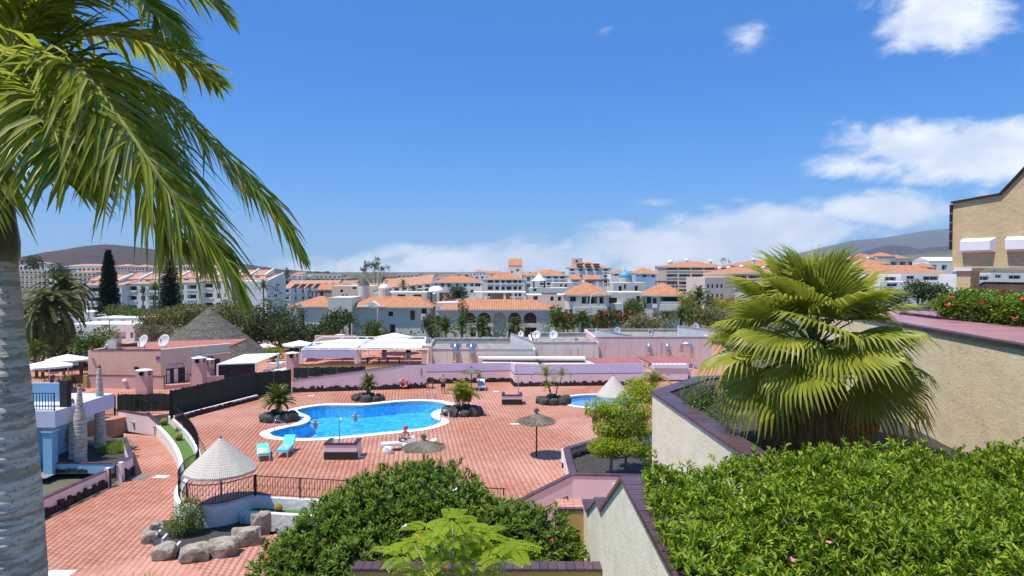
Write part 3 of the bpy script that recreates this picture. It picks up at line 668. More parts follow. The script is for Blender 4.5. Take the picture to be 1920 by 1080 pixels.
def hedge_surface(poly, ztop, zbot, n_top, n_side, bump, soft=.25):
    """points on a clipped hedge: top and sides, with outward directions"""
    P = np.array(poly); mn, mx = P.min(0), P.max(0); pts = []
    while sum(len(a) for a in pts) < n_top:
        q = RNG.uniform(mn, mx, (n_top, 2)); pts.append(q[inpoly(q, poly)])
    q = np.concatenate(pts)[:n_top]
    zt = ztop(q[:,0], q[:,1]) if callable(ztop) else np.full(n_top, ztop)
    z = zt+bump*(np.sin(q[:,0]*2.9+1)*np.sin(q[:,1]*3.3)+.6*np.sin(q[:,0]*7.1)*np.sin(q[:,1]*6.3+2))+RNG.normal(size=n_top)*bump*.8
    T1 = np.concatenate([q, z[:,None]], 1); D1 = np.concatenate([RNG.normal(size=(n_top,2))*.38, np.ones((n_top,1))], 1)
    nP = len(poly); ln = [math.dist(poly[i], poly[(i+1)%nP]) for i in range(nP)]; ar = sum(poly[i][0]*poly[(i+1)%nP][1]-poly[(i+1)%nP][0]*poly[i][1] for i in range(nP)); sg = 1 if ar > 0 else -1
    T2 = []; D2 = []
    for i in range(nP):
        k = int(n_side*ln[i]/sum(ln)); a = np.array(poly[i]); b = np.array(poly[(i+1)%nP]); t = RNG.random((k,1)); d = (b-a)/max(ln[i],1e-6); nn = np.array([d[1],-d[0]])*sg
        q = a+(b-a)*t+nn*(RNG.normal(size=(k,1))*bump*.9); zt = ztop(q[:,0], q[:,1]) if callable(ztop) else np.full(k, ztop)
        z = zbot+(zt-zbot)*RNG.random(k)**.8
        T2.append(np.concatenate([q, z[:,None]], 1)); D2.append(np.concatenate([np.tile(nn,(k,1))+RNG.normal(size=(k,2))*.35, np.full((k,1),.75)], 1))
    return np.concatenate([T1]+T2), np.concatenate([D1]+D2)
def near_hedge():
    poly = [(1.42,7.45),(2.6,7.85),(4.0,8.2),(7.6,8.2),(7.6,3.6),(1.0,3.6),(1.16,4.8)]
    zt = lambda x, y: 8.0+.10*np.exp(-((x-5.7)/.5)**2)+.06*np.sin(x*2.1+.5)-.25*np.clip((6.9-y-.55*(x-1.5))/1.6,0,1)*np.clip((x-1.75)/.5,0,1)
    t = thing('oleander_hedge', 'big bright green clipped oleander hedge below the fan palm', 'hedge', (4, 7.5, GT))
    P, D = hedge_surface(poly, zt, 7.2, 11500, 1800, .085)
    k = (P[:,0] > 1.55) | ((P[:,2] > 7.93) & (P[:,0] > 1.24)); P, D = P[k], D[k]
    V, Fc = shoots(P, D, 9, .11, .0215)
    f = npmesh('foliage', V, Fc, L_ole, t); tag(f, kind='stuff')
    MB().prism([(1.75,7.2),(2.6,7.5),(4.0,7.9),(7.4,7.9),(7.4,3.8),(1.75,3.8)], GT, 7.35).build('filler', L_core, t)
    fm = flower_mesh('flower', M_pinkf, .03)
    pts = []
    for px, py in [(1336,955),(1343,960),(1350,950),(1323,998),(1534,1005),(1465,1027),(1560,955)]:
        q = G(px, py, 7.93 if px > 1400 else 7.72); pts.append(q)
    for q in pts:
        for _ in range(3): flowers(t, [q+Vector((random.uniform(-.03,.03), random.uniform(-.2,0), random.uniform(-.02,.03)))], fm)
    fm2 = flower_mesh('flower', M_magf, .035)
    for px, py in [(1840,862),(1846,866),(1858,868),(1864,872)]: flowers(t, [A(px, py, 7.9)], fm2)
def offset_pts(poly, d):
    n = len(poly); ar = sum(poly[i][0]*poly[(i+1)%n][1]-poly[(i+1)%n][0]*poly[i][1] for i in range(n)); sg = 1 if ar > 0 else -1; out = []
    for i in range(n):
        a = Vector(poly[i-1]); b = Vector(poly[i]); c = Vector(poly[(i+1)%n]); n1 = (b-a).normalized(); n2 = (c-b).normalized(); nn = (Vector((n1.y,-n1.x))+Vector((n2.y,-n2.x))).normalized()
        out.append((b.x+nn.x*d*sg, b.y+nn.y*d*sg))
    return out
near_hedge()
def mid_hedge():
    t = thing('oleander_hedge', 'dark green oleander hedge mounding up in front of the pool railing', 'hedge', (-1.5, 11, GT))
    lob = []
    for px, py, Y, r in [(548,1078,10.6,.72),(600,1048,10.8,.8),(640,1010,11.2,.9),(700,985,11.4,1.0),(760,965,11.6,1.05),(815,960,11.8,1.05),(850,985,11.5,.9),(905,1010,11.2,.75),(955,1005,11.2,.72),(1005,1015,11.0,.7),(1035,1040,10.9,.6),(700,1070,10.4,.8),(860,1075,10.4,.75),(980,1085,10.4,.65)]:
        p = A(px, py, Y); rr = r
        lob.append((p.x, p.y, p.z, rr*.95, rr*.95, rr*.85))
    P, D = lobes_points(lob, 7600, .26); D = D+np.array([[0,-.1,.75]])
    k = P[:,2] > GT+.2
    V, Fc = shoots(P[k], D[k], 11, .135, .024)
    f = npmesh('foliage', V, Fc, L_ole2, t); tag(f, kind='stuff')
    mb = MB()
    for (x,y,z,rx,ry,rz) in lob: mb.lathe([(rx*.5,GT-z),(rx*.62,-rz*.5),(rx*.58,rz*.15),(rx*.4,rz*.42),(rx*.1,rz*.55)], 10, (x,y,z))
    mb.build('filler', L_core, t)
    fm = flower_mesh('flower', M_redf, .028); fw = flower_mesh('flower', M_whitef, .03)
    for px, py, Y in [(1050,985,10.4),(1035,1012,10.3),(1068,975,10.4),(1018,952,10.6),(597,1052,10.0),(498,1045,10.2)]: flowers(t, [A(px,py,Y)], fm, 1.1)
    for px, py, Y in [(756,988,10.6),(851,920,11.0)]: flowers(t, [A(px,py,Y), A(px+5,py-3,Y)], fw, 1.1)
mid_hedge()
def poinciana():
    """a feathery shrub: twice-pinnate leaves on pale branching stems"""
    Lm = leafmat('feathery_leaf', [(.22,.32,.015),(.30,.40,.02),(.38,.47,.025)], .42, .5, .3)
    Mb = mat('pale_bark', (.42,.38,.32), .8, .3, 12)
    root = A(885, 1075, 8.3); t = thing('feathery_shrub', 'yellow green feathery leaved shrub with orange flowers before the dark oleanders', 'shrub', (root.x, 8.3, GT))
    P = []; D = []; N = []; LL = []; stems = MB()
    hubs = [(755,1035),(775,1010),(795,1060),(800,985),(835,1000),(848,968),(880,1010),(905,995),(925,1020),(945,1040),(890,1045),(850,1040),(820,1030),(960,1018),(780,1080),(840,1078),(905,1075),(870,985)]
    for i, (px, py) in enumerate(hubs):
        h = A(px, py+8, 8.0+.5*random.random()); mid = Vector((root.x, 8.3, 6.0)).lerp(h, .6)+Vector((random.uniform(-.08,.08), random.uniform(-.08,.08), -.12))
        stems.tube([(root.x, 8.3, GT), (root.x+.02, 8.3, 5.9), tuple(mid), tuple(h)], [.028, .022, .013, .006], 6)
        for a in range(6):
            th = 2*PI*a/6+random.uniform(-.4,.4); dr = Vector((math.cos(th), math.sin(th), random.uniform(.15,.6))).normalized(); Lf = random.uniform(.26,.42)
            for s in np.linspace(.18, 1, 9):
                p = h+dr*Lf*s+Vector((0,0,-.16*s*s*Lf*2)); tg = (dr+Vector((0,0,-.7*s))).normalized(); sd = tg.cross(Vector((0,0,1))).normalized()
                for sg in (-1, 1):
                    pd = (sd*sg+tg*.45+Vector((0,0,-.1))).normalized(); pl = .10*(1-.5*abs(s-.5))
                    for k in np.linspace(.12, 1, 7):
                        q = p+pd*pl*k
                        for s2 in (-1, 1): P.append(q); D.append(tg*s2*.8+pd*.35); N.append((0,0,1)); LL.append(.026)
    V, Fc = leafarrays(np.array([tuple(p) for p in P]), np.array([tuple(p) for p in D]), np.array(N)+RNG.normal(size=(len(N),3))*.2, np.array(LL), np.array(LL)*.5, .1, .1, 2)
    f = npmesh('foliage', V, Fc, Lm, t); tag(f, kind='stuff'); stems.build('stems', Mb, t, True)
    fm = flower_mesh('flower', M_orgf, .024)
    for px, py in [(780,1004),(783,1006),(857,1003),(824,1067),(836,1063),(840,1068),(832,1075),(838,1076)]: flowers(t, [A(px,py,7.9)], fm)
poinciana()
def hibiscus_hedge():
    Lm = leafmat('hibiscus_leaf', [(.05,.11,.012),(.09,.17,.016),(.16,.25,.02),(.26,.33,.025)], .25, .35, .5)
    a = A(1748, 598, 15.6); b = A(1990, 618, 12.2); d = Vector((b.x-a.x, b.y-a.y)).normalized(); n = Vector((-d.y, d.x)); n = n if n.y > 0 else -n
    poly = [(a.x+n.x*.08, a.y+n.y*.08), (b.x+n.x*.08, b.y+n.y*.08), (b.x+n.x*.85, b.y+n.y*.85), (a.x+n.x*.85, a.y+n.y*.85)]
    t = thing('hibiscus_hedge', 'glossy hibiscus hedge with red flowers on the rose painted ledge', 'hedge', ((a.x+b.x)/2, (a.y+b.y)/2, 9.15))
    P, D = hedge_surface(poly, 9.62, 9.16, 1500, 1500, .06)
    P2 = np.repeat(P, 4, 0)+RNG.normal(size=(len(P)*4,3))*.05; D2 = unit(np.repeat(D, 4, 0))+rnd_dirs(len(P2))*.8
    V, Fc = leafarrays(P2, D2, np.array([[0,0,1.]])+rnd_dirs(len(P2))*.5, RNG.uniform(.05,.085,len(P2)), RNG.uniform(.035,.06,len(P2)), .15, .2, 2)
    tag(npmesh('foliage', V, Fc, Lm, t), kind='stuff'); MB().prism(offset_pts(poly, -.1), 9.147, 9.52).build('filler', L_core, t)
    fm = flower_mesh('flower', M_redf, .075)
    for px, py in [(1770,572),(1776,558),(1832,568),(1870,551),(1875,547),(1892,597),(1910,560),(1916,556)]:
        flowers(t, [A(px, py, 14.2 if px < 1800 else 13.2)-Vector((0,.12,0))], fm)
hibiscus_hedge()
# ------------------------------------------------------------------ fan palm
L_fan = leafmat('fan_leaf', [(.23,.25,.03),(.32,.34,.035),(.43,.43,.06)], .30, .42, .3, (.50,.52,.07))
L_fan2 = leafmat('yellowing_fan_leaf', [(.20,.22,.03),(.28,.25,.035),(.33,.24,.04)], .35, .45, .35)
L_dead = leafmat('dead_fan_leaf', [(.28,.13,.05),(.40,.21,.085),(.54,.33,.16)], .2, .7, .2)
def fan_mesh(R_, nseg, m, droop, split=.66, arc=2.75, seed=0, thread=True):
    """one pleated fan blade with a petiole stub at the origin, opening along +X, upper side +Z"""
    rr = random.Random(seed); V = []; Fc = []
    for i in range(nseg):
        a0 = -arc/2+arc*i/nseg; a1 = -arc/2+arc*(i+1)/nseg; am = (a0+a1)/2
        r = R_*(1-.22*abs(am/arc*2)**2)*rr.uniform(.92,1.05); cup = .14*R_
        def pt(a, q, h):
            k = q/R_; z = cup*(abs(a)/(arc/2))**2*k+h-droop*R_*k*k*.75
            return (q*math.cos(a), q*math.sin(a)*(1-.12*k*k), z)
        b = len(V); w = .18
        V += [pt(am,.02,0), pt(a0,r*.3,-.006), pt(am,r*.3,.012), pt(a1,r*.3,-.006), pt(a0,r*split,-.01), pt(am,r*split,.018), pt(a1,r*split,-.01),
              pt(a0+(am-a0)*.35,r*.84,-.02), pt(am,r*.84,-.006), pt(a1+(am-a1)*.35,r*.84,-.02)]
        tip = pt(am, r*1.02, -.04-droop*.25-rr.uniform(0,.12)); V.append(tip)
        Fc += [(b,b+1,b+2),(b,b+2,b+3),(b+1,b+4,b+5,b+2),(b+2,b+5,b+6,b+3),(b+4,b+7,b+8,b+5),(b+5,b+8,b+9,b+6),(b+7,b+10,b+8),(b+8,b+10,b+9)]
    mb = MB().add(V, Fc); return meshdata(mb, m, name='fan_blade')
def fan_palm():
    cx, cy, cz = 4.82, 10.9, 9.15
    t = thing('fan_palm', 'large green fan palm with a brown skirt of dead leaves in the raised bed', 'palm tree', (cx, cy, 7.28))
    prof = [(.30,0),(.27,.25),(.30,.5),(.26,.8),(.27,1.1),(.24,1.5),(.2,1.9)]
    MB().lathe(prof, 14, (cx,cy,7.2), .12, 4).build('trunk', mat('fibrous_trunk', (.10,.06,.035), .95, .5, 14, .9, 30), t)
    fans = [fan_mesh(.92, 32, L_fan, d, seed=s) for d, s in ((.10,1),(.22,2),(.34,3))]; fy = fan_mesh(.9, 36, L_fan2, .5, seed=5); fd = [fan_mesh(.85, 30, L_dead, .75, arc=1.7, seed=7), fan_mesh(.8, 28, L_dead, .9, arc=1.3, seed=8)]
    Mp = mat('petiole', (.16,.20,.04), .5, .2, 8); Mpd = mat('dry_petiole', (.20,.12,.05), .8, .3, 8)
    rr = random.Random(21); ga = 2.39996; k = 0
    N = 64
    for i in range(N):
        u = i/(N-1); el = R(84-94*(u/.64)**.95) if u < .64 else R(-14-60*(u-.64)/.36); az = i*ga+.4; dead = u >= .64; yel = (not dead) and el < R(4) and rr.random() < .4
        pl = (.50+.42*math.sin(min(u,.75)/.75*PI/2+.1)) if not dead else .66; pl *= rr.uniform(.88,1.1)
        d = Vector((math.cos(el)*math.cos(az), math.cos(el)*math.sin(az), math.sin(el)))
        base = Vector((cx, cy, cz-.62*u)); mid = base+d*pl*.55+Vector((0,0,.03)); end = base+d*pl+Vector((0,0,-.10*pl*(1-abs(math.sin(el)))))
        if end.x+.75*d.x > 6.95: continue
        f = thingpart('frond', t, end)
        MB().tube([tuple(base), tuple(mid), tuple(end)], [.022,.016,.011], 6).build('petiole', Mpd if dead else Mp, f, True)
        bd = (d+Vector((0,0,-.25-.25*u if not dead else -.6))).normalized(); up = Vector((0,0,1))+Vector((-d.x,-d.y,0))*.25
        y = up.cross(bd).normalized() if abs(bd.z) < .98 else Vector((-math.sin(az),math.cos(az),0)); z = bd.cross(y)
        mt = Matrix((bd, y, z)).transposed() @ Matrix.Rotation(rr.uniform(-.45,.45), 3, 'X')
        me = (rr.choice(fd) if dead else (fy if yel else fans[0 if u < .3 else (1 if u < .55 else 2)]))
        b = inst('blade', me, f, end, mt.to_euler(), ((rr.uniform(1.0,1.22) if not dead else rr.uniform(1.0,1.25)),)*3)
def thingpart(name, parent, loc):
    """an Empty that groups one part's pieces"""
    o = bpy.data.objects.new(name, None); C.objects.link(o); o.empty_display_size = .05; o.parent = parent; o.location = Vector(loc)-org_of(parent); ORG[o.name] = Vector(loc); return o
fan_palm()
def bed_shrub():
    Lm = leafmat('small_shrub_leaf', [(.06,.13,.02),(.10,.19,.03),(.15,.24,.04)], .3, .45, .4)
    p = A(1322, 775, 12.6); t = thing('bed_shrub', 'small loose green shrub in the raised bed left of the fan palm', 'shrub', (p.x, p.y, 7.28))
    lob = [(p.x,p.y,7.75,.32,.32,.4),(p.x+.2,p.y-.3,7.6,.3,.3,.28),(p.x-.15,p.y+.3,7.9,.22,.22,.3)]
    P, D = lobes_points(lob, 1400, .8); V, Fc = leafarrays(P, D+rnd_dirs(1400), rnd_dirs(1400)+np.array([[0,0,1]]), RNG.uniform(.04,.08,1400), RNG.uniform(.015,.025,1400))
    tag(npmesh('foliage', V, Fc, Lm, t), kind='stuff')
    mb = MB()
    for q in lob: mb.tube([(p.x,p.y,7.28),(q[0],q[1],q[2]+.1)], [.015,.006], 5)
    mb.build('stems', M_bark, t)
bed_shrub()
# ------------------------------------------------------------------ feather palms
def frond_arrays(pts, n, Ll, w, twist=0., gravity=.5, fan=.75, ends=(.12,.98), jitter=.12, two=True, base_up=(0,0,1)):
    """leaflets along a rachis given by points; returns V, F (triangles)"""
    C_ = np.array(smooth_open([tuple(p) for p in pts], 8)); seg = np.linalg.norm(np.diff(C_, axis=0), axis=1); cum = np.concatenate([[0], np.cumsum(seg)]); cum /= cum[-1]
    s = np.linspace(ends[0], ends[1], n); P = np.stack([np.interp(s, cum, C_[:,k]) for k in range(3)], 1)
    T = unit(np.stack([np.interp(np.minimum(s+.02,1), cum, C_[:,k]) for k in range(3)], 1)-np.stack([np.interp(s-.02, cum, C_[:,k]) for k in range(3)], 1))
    up = np.tile(np.array(base_up, float), (n,1)); Sd = unit(np.cross(T, up)); Un = np.cross(Sd, T)
    prof = Ll*(np.sin(np.clip(s*.9+.12,0,1)*PI)**.55*.85+.15)
    Vs = []; Fs = []; off = 0
    for sg in (-1, 1):
        j = RNG.normal(size=(n,3))*jitter
        D = unit(Sd*sg*fan+T*(.55+.35*s[:,None])+Un*(.18+twist*sg)+j)
        L = (prof*RNG.uniform(.85,1.1,n))[:,None]; g = np.array([[0,0,-1.]])*gravity*RNG.uniform(.6,1.3,(n,1))
        p1 = P+D*L*.3+g*L*.05; p2 = P+D*L*.65+g*L*.26; p3 = P+D*L*.95+g*L*.62
        ww = unit(np.cross(D, Un+np.random.default_rng(3).normal(size=(n,3))*.15))*w
        cr = Un*w*.35
        V = np.stack([P-ww*.25, P+ww*.25, p1-ww*.5, p1+cr*-1., p1+ww*.5, p2-ww*.42, p2-cr*.8, p2+ww*.42, p3], 1).reshape(-1,3)
        pat = np.array([[0,3,2],[0,1,3],[1,4,3],[2,3,6],[2,6,5],[3,4,7],[3,7,6],[5,6,8],[6,7,8]])
        b = np.arange(n)[:,None]*9+off; Fs.append((b[:,None,:]+pat[None]).reshape(-1,3)); Vs.append(V); off += n*9
    return np.concatenate(Vs), np.concatenate(Fs), C_
L_royal = leafmat('feather_leaflet', [(.15,.20,.018),(.23,.28,.022),(.33,.37,.035),(.56,.52,.20)], .45, .32, .4, (.52,.60,.04))
M_rachis = mat('yellow_rachis', (.36,.36,.08), .5, .2, 8)
def royal_palm():
    Y = 4.6; cx = A(-6, 600, Y).x
    t = thing('royal_palm', 'tall palm with pale ringed trunk and long drooping feather fronds close by', 'palm tree', (cx, Y, GT))
    zc = lambda py: A(0, py, Y).z
    def ringed():
        pr = []; z = GT; zt = zc(492)
        while z < zt:
            py = 540-(z-HC)*F/Y-30
            r = np.interp(py, [490,560,660,800,940,1080,1700], [.122,.140,.165,.208,.240,.262,.275]); h = random.uniform(.03,.085)
            pr += [(r*random.uniform(1.003,1.012), z), (r*random.uniform(.995,1.004), z+h*.75), (r*random.uniform(.972,.99), z+h*.8), (r*.982, z+h*.97)]; z += h
        return pr
    m, T, b = newmat('ringed_trunk'); tc = T.new('ShaderNodeTexCoord'); o = tc.outputs['Object']
    mp = T.new('ShaderNodeMapping'); mp.inputs['Scale'].default_value = (1,1,7); T.l.new(o, mp.inputs[0])
    f = T.sstep(T.noise(mp.outputs[0], 2.6, 6, .65), .42, .56); g = T.sstep(T.noise(o, 38, 3, .6), .58, .68)
    cc = T.mix(f, (.64,.55,.46,1), (.36,.295,.24,1)); cc = T.mix(T.m('MULTIPLY', g, .6), cc, (.06,.05,.045,1)); T.l.new(cc, b.inputs['Base Color']); b.inputs['Roughness'].default_value = .85
    bn = T.new('ShaderNodeBump'); bn.inputs['Strength'].default_value = .35; bn.inputs['Distance'].default_value = .012; T.l.new(T.noise(mp.outputs[0], 9, 5, .6), bn.inputs['Height']); T.l.new(bn.outputs[0], b.inputs['Normal'])
    pr = ringed(); MB().lathe([(r, z-GT) for r, z in pr], 40, (cx,Y,GT), .004, 2).build('trunk', m, t, True)
    z0 = zc(494)
    MB().lathe([(.120,0),(.138,.05),(.141,.14),(.125,.26),(.108,.42),(.100,.7),(.085,1.1),(.06,1.5),(.03,1.8)], 24, (cx,Y,z0)).build('crownshaft', mat('crownshaft', (.13,.14,.06), .45, .45, 3, .1, 8, col2=(.07,.05,.03)), t, True)
    ct = A(-6, 170, Y)
    fr = [([(0,215,4.6),(60,140,4.42),(140,125,4.3),(215,210,4.2),(285,312,4.15),(350,400,4.15),(415,485,4.2),(452,560,4.25)], 92, .62, .9),
          ([(0,200,4.65),(140,110,4.95),(300,180,5.2),(430,300,5.3),(520,400,5.35),(575,490,5.4)], 84, .50, .95),
          ([(0,210,4.65),(110,160,5.1),(230,220,5.5),(320,330,5.7),(365,430,5.8),(385,505,5.85)], 80, .60, .9),
          ([(0,190,4.65),(120,75,5.0),(250,70,5.4),(350,115,5.7),(415,165,5.9)], 76, .5, .6),
          ([(0,170,4.6),(90,10,4.8),(230,-70,5.1),(360,-30,5.3),(440,40,5.4)], 76, .5, .55),
          ([(0,220,4.55),(35,160,4.2),(75,185,3.95),(110,270,3.8),(130,350,3.75)], 70, .5, .85),
          ([(0,220,4.6),(-30,150,4.2),(-60,180,3.9),(-80,260,3.7),(-90,350,3.6)], 60, .55, .9),
          ([(0,150,4.6),(40,0,4.5),(70,-140,4.4),(150,-260,4.3),(260,-290,4.2)], 70, .55, .5),
          ([(0,150,4.6),(15,-60,4.7),(40,-250,4.9),(90,-400,5.2)], 60, .5, .4),
          ([(0,200,4.6),(-120,60,4.8),(-280,20,5.0),(-420,100,5.1),(-480,220,5.2)], 60, .55, .8),
          ([(0,200,4.65),(60,110,5.2),(130,150,5.8),(180,260,6.2),(200,350,6.4)], 66, .55, .9),
          ([(0,215,4.6),(70,150,4.9),(170,170,5.2),(250,270,5.4),(300,380,5.5),(330,470,5.5)], 80, .62, .95),
          ([(0,170,4.6),(60,20,4.6),(140,-40,4.5),(240,-20,4.4),(330,70,4.35)], 70, .5, .7)]
    for i, (pp, n, Ll, g) in enumerate(fr):
        pts = [A(*p) for p in pp]; f = thingpart('frond', t, pts[0])
        V, Fc, Cv = frond_arrays(pts, int(n*1.35), Ll*1.18, .032, 0., g*.85, .95, (.14,.985), .15)
        npmesh('leaflets', V, Fc, L_royal, f); k = len(Cv)
        MB().tube([tuple(c) for c in Cv[::3]], list(np.linspace(.022,.004,len(Cv[::3]))), 6).build('rachis', M_rachis, f, True)
royal_palm()
def pinnate_mesh(L, rise, drop, n, Ll, w, m, g=.4, name='frond'):
    """a frond leaving the origin along +X: rises, arches over and droops"""
    pts = [(0,0,0),(L*.3,0,rise*L*.75),(L*.6,0,rise*L),(L*.85,0,rise*L-drop*L*.35),(L*1.0,0,rise*L-drop*L)]
    V, Fc, Cv = frond_arrays([Vector(p) for p in pts], n, Ll, w, 0., g, .85, (.1,.98), .08)
    mb = MB().add(V.tolist(), Fc.tolist()); mb.tube([tuple(c) for c in Cv[::4]], list(np.linspace(w*.5,w*.1,len(Cv[::4]))), 4)
    return meshdata(mb, m, name=name)
def crown(parent, top, meshes, n, el0, el1, seed, sc=1., up=.0):
    rr = random.Random(seed); ga = 2.39996
    for i in range(n):
        u = i/max(1,n-1); el = el0+(el1-el0)*u
        inst('frond', rr.choice(meshes), parent, (top[0],top[1],top[2]+up*(1-u)), (0, -R(el+rr.uniform(-6,6)), i*ga+rr.uniform(-.2,.2)), (sc*rr.uniform(.88,1.1),)*3)
L_cyc = leafmat('cycad_leaf', [(.10,.15,.02),(.15,.20,.02),(.22,.25,.03)], .25, .35, .4)
L_areca = leafmat('areca_leaf', [(.20,.24,.015),(.28,.30,.02),(.36,.34,.03)], .4, .4, .35)
L_date = leafmat('date_palm_leaf', [(.06,.085,.02),(.11,.135,.03),(.19,.19,.05)], .22, .5, .3)
FR_cyc = [pinnate_mesh(1.25, .08, .10, 40, .22, .045, L_cyc, .05), pinnate_mesh(1.15, .12, .18, 38, .22, .045, L_cyc, .05)]
FR_areca = [pinnate_mesh(2.0, .28, .5, 34, .5, .035, L_areca, .5), pinnate_mesh(1.7, .32, .6, 30, .5, .035, L_areca, .6)]
FR_date = [pinnate_mesh(3.6, .2, .55, 44, .6, .10, L_date, .35), pinnate_mesh(3.2, .24, .8, 42, .6, .10, L_date, .45)]
FR_palm = [pinnate_mesh(2.2, .2, .6, 26, .5, .05, leafmat('garden_palm_leaf', [(.05,.10,.015),(.09,.15,.02),(.13,.19,.03)], .25, .45, .35), .4)]
def palm(name, label, base, h, r, meshes, n, el, seed, sc=1., group=None, tm=None, lean=(0,0), skirt=None):
    t = thing(name, label, 'palm tree', base, group); b = Vector(base); top = b+Vector((lean[0],lean[1],h))
    pts = [b, b+Vector((lean[0]*.3,lean[1]*.3,h*.5)), top]; MB().tube([tuple(p) for p in pts], [r*1.15,r,r*.9], 10).build('trunk', tm or M_bark, t, True)
    crown(t, top, meshes, n, el[0], el[1], seed, sc, r); return t
# ------------------------------------------------------------------ deck: planted rock islands
def rock_island(name, label, c, rx, ry, n, seed, big=.5, mr=None):
    t = thing(name, label, 'planter', (c.x, c.y, 0)); rr = random.Random(seed)
    for i in range(n):
        a = 2*PI*i/n+rr.uniform(-.12,.12); s = big*rr.uniform(.8,1.15)
        rock(s*.95, s*.72, s*.8, seed*31+i).build_at('rock', mr or M_rockd, t, (c.x+rx*math.cos(a), c.y+ry*math.sin(a), -.02), a+PI/2)
    for i in range(n):
        a = 2*PI*(i+.5)/n; MB().tube([(c.x+rx*.97*math.cos(a), c.y+ry*.97*math.sin(a), 0), (c.x+rx*1.02*math.cos(a), c.y+ry*1.02*math.sin(a), big*.42), (c.x+rx*.8*math.cos(a), c.y+ry*.8*math.sin(a), big*.55)], .05, 6).build('white_mortar', M_chalk, t)
    MB().lathe([(rx*.9,0),(rx*.85,big*.42),(rx*.3,big*.5)], 16, (c.x,c.y,0)).build('soil', M_gravel, t); return t
c1 = G(523, 788); rock_island('rock_planter', 'ring of dark boulders round a cycad on the pool edge peninsula', c1, 1.0, .75, 9, 3, .5)
palm('cycad', 'large dark cycad in the boulder ring on the pool peninsula', (c1.x, c1.y, .2), 1.0, .2, FR_cyc, 66, (70,-22), 5, 1.0)
c2 = G(691, 750); rock_island('rock_planter', 'low ring of grey boulders round a cycad at the far pool edge', c2, 1.05, .7, 8, 7, .45)
palm('cycad', 'yellow green cycad in the grey boulder ring by the life ring wall', (c2.x, c2.y, .2), .95, .17, FR_cyc, 52, (70,-20), 8, .75)
c3 = G(867, 777); rock_island('rock_planter', 'ring of black boulders round the bushy areca palm by the pool ladder', c3, 1.15, .8, 9, 11, .5)
t3 = thing('areca_palm', 'bushy yellow green areca palm clump in the black boulder ring', 'palm tree', (c3.x, c3.y, .2)); 
for k in range(9):
    a = k*2.4; q = Vector((c3.x+.3*math.cos(a)*(k%3)/2, c3.y+.25*math.sin(a)*(k%3)/2, .2)); tp = q+Vector((.2*math.cos(a),.2*math.sin(a),.5+.12*(k%4)))
    MB().tube([tuple(q), tuple(tp)], .035, 6).build('stem', M_bark, t3); crown(t3, tp, FR_areca, 7, 80, 30, 30+k, .72)
c4_ = G(1037, 756); rock_island('rock_planter', 'ring of black boulders round two thin palms beside the paddling pool', c4_, 1.05, .75, 8, 17, .5)
palm('areca_palm', 'thin stemmed palm leaning left among boulders beside the paddling pool', (c4_.x-.1, c4_.y, .2), 1.75, .05, FR_areca, 11, (70,5), 41, .62, lean=(-.45,.0))
palm('areca_palm', 'thin stemmed palm leaning right among boulders beside the paddling pool', (c4_.x+.15, c4_.y, .2), 1.85, .045, FR_areca, 9, (70,0), 43, .5, lean=(.55,.05))
palm('areca_palm', 'short young palm between two leaning palms beside the paddling pool', (c4_.x-.05, c4_.y-.2, .2), .9, .045, FR_areca, 8, (70,10), 47, .45, lean=(-.3,-.1))
c5 = G(1226, 752); palm('areca_palm', 'yellow green palm behind the light leafy tree near the paddling pool', (c5.x, c5.y, 0), .9, .06, FR_areca, 16, (75,10), 51, .85)
# ------------------------------------------------------------------ parasols and shades
M_reed = None
def thatch(name, col, sc=60):
    m, T, b = newmat(name); tc = T.new('ShaderNodeTexCoord'); n = T.noise(tc.outputs['Object'], sc, 4, .7, .3); n2 = T.noise(tc.outputs['Object'], 3, 4, .6)
    cc = T.mix(T.sstep(n, .3, .7), c4(col), c4(tuple(x*.45 for x in col))); cc = T.mix(T.m('MULTIPLY', T.sstep(n2, .4, .7), .4), cc, c4(tuple(x*.6 for x in col)))
    T.l.new(cc, b.inputs['Base Color']); b.inputs['Roughness'].default_value = .95
    bn = T.new('ShaderNodeBump'); bn.inputs['Strength'].default_value = .9; bn.inputs['Distance'].default_value = .05; T.l.new(n, bn.inputs['Height']); T.l.new(bn.outputs[0], b.inputs['Normal']); return m
M_heath = thatch('heather_thatch', (.30,.26,.21)); M_reedr = thatch('old_reed_roof', (.17,.15,.125), 3.)
L_straw = leafmat('straw', [(.22,.19,.15),(.32,.28,.22),(.42,.37,.30)], .1, .9, .1)
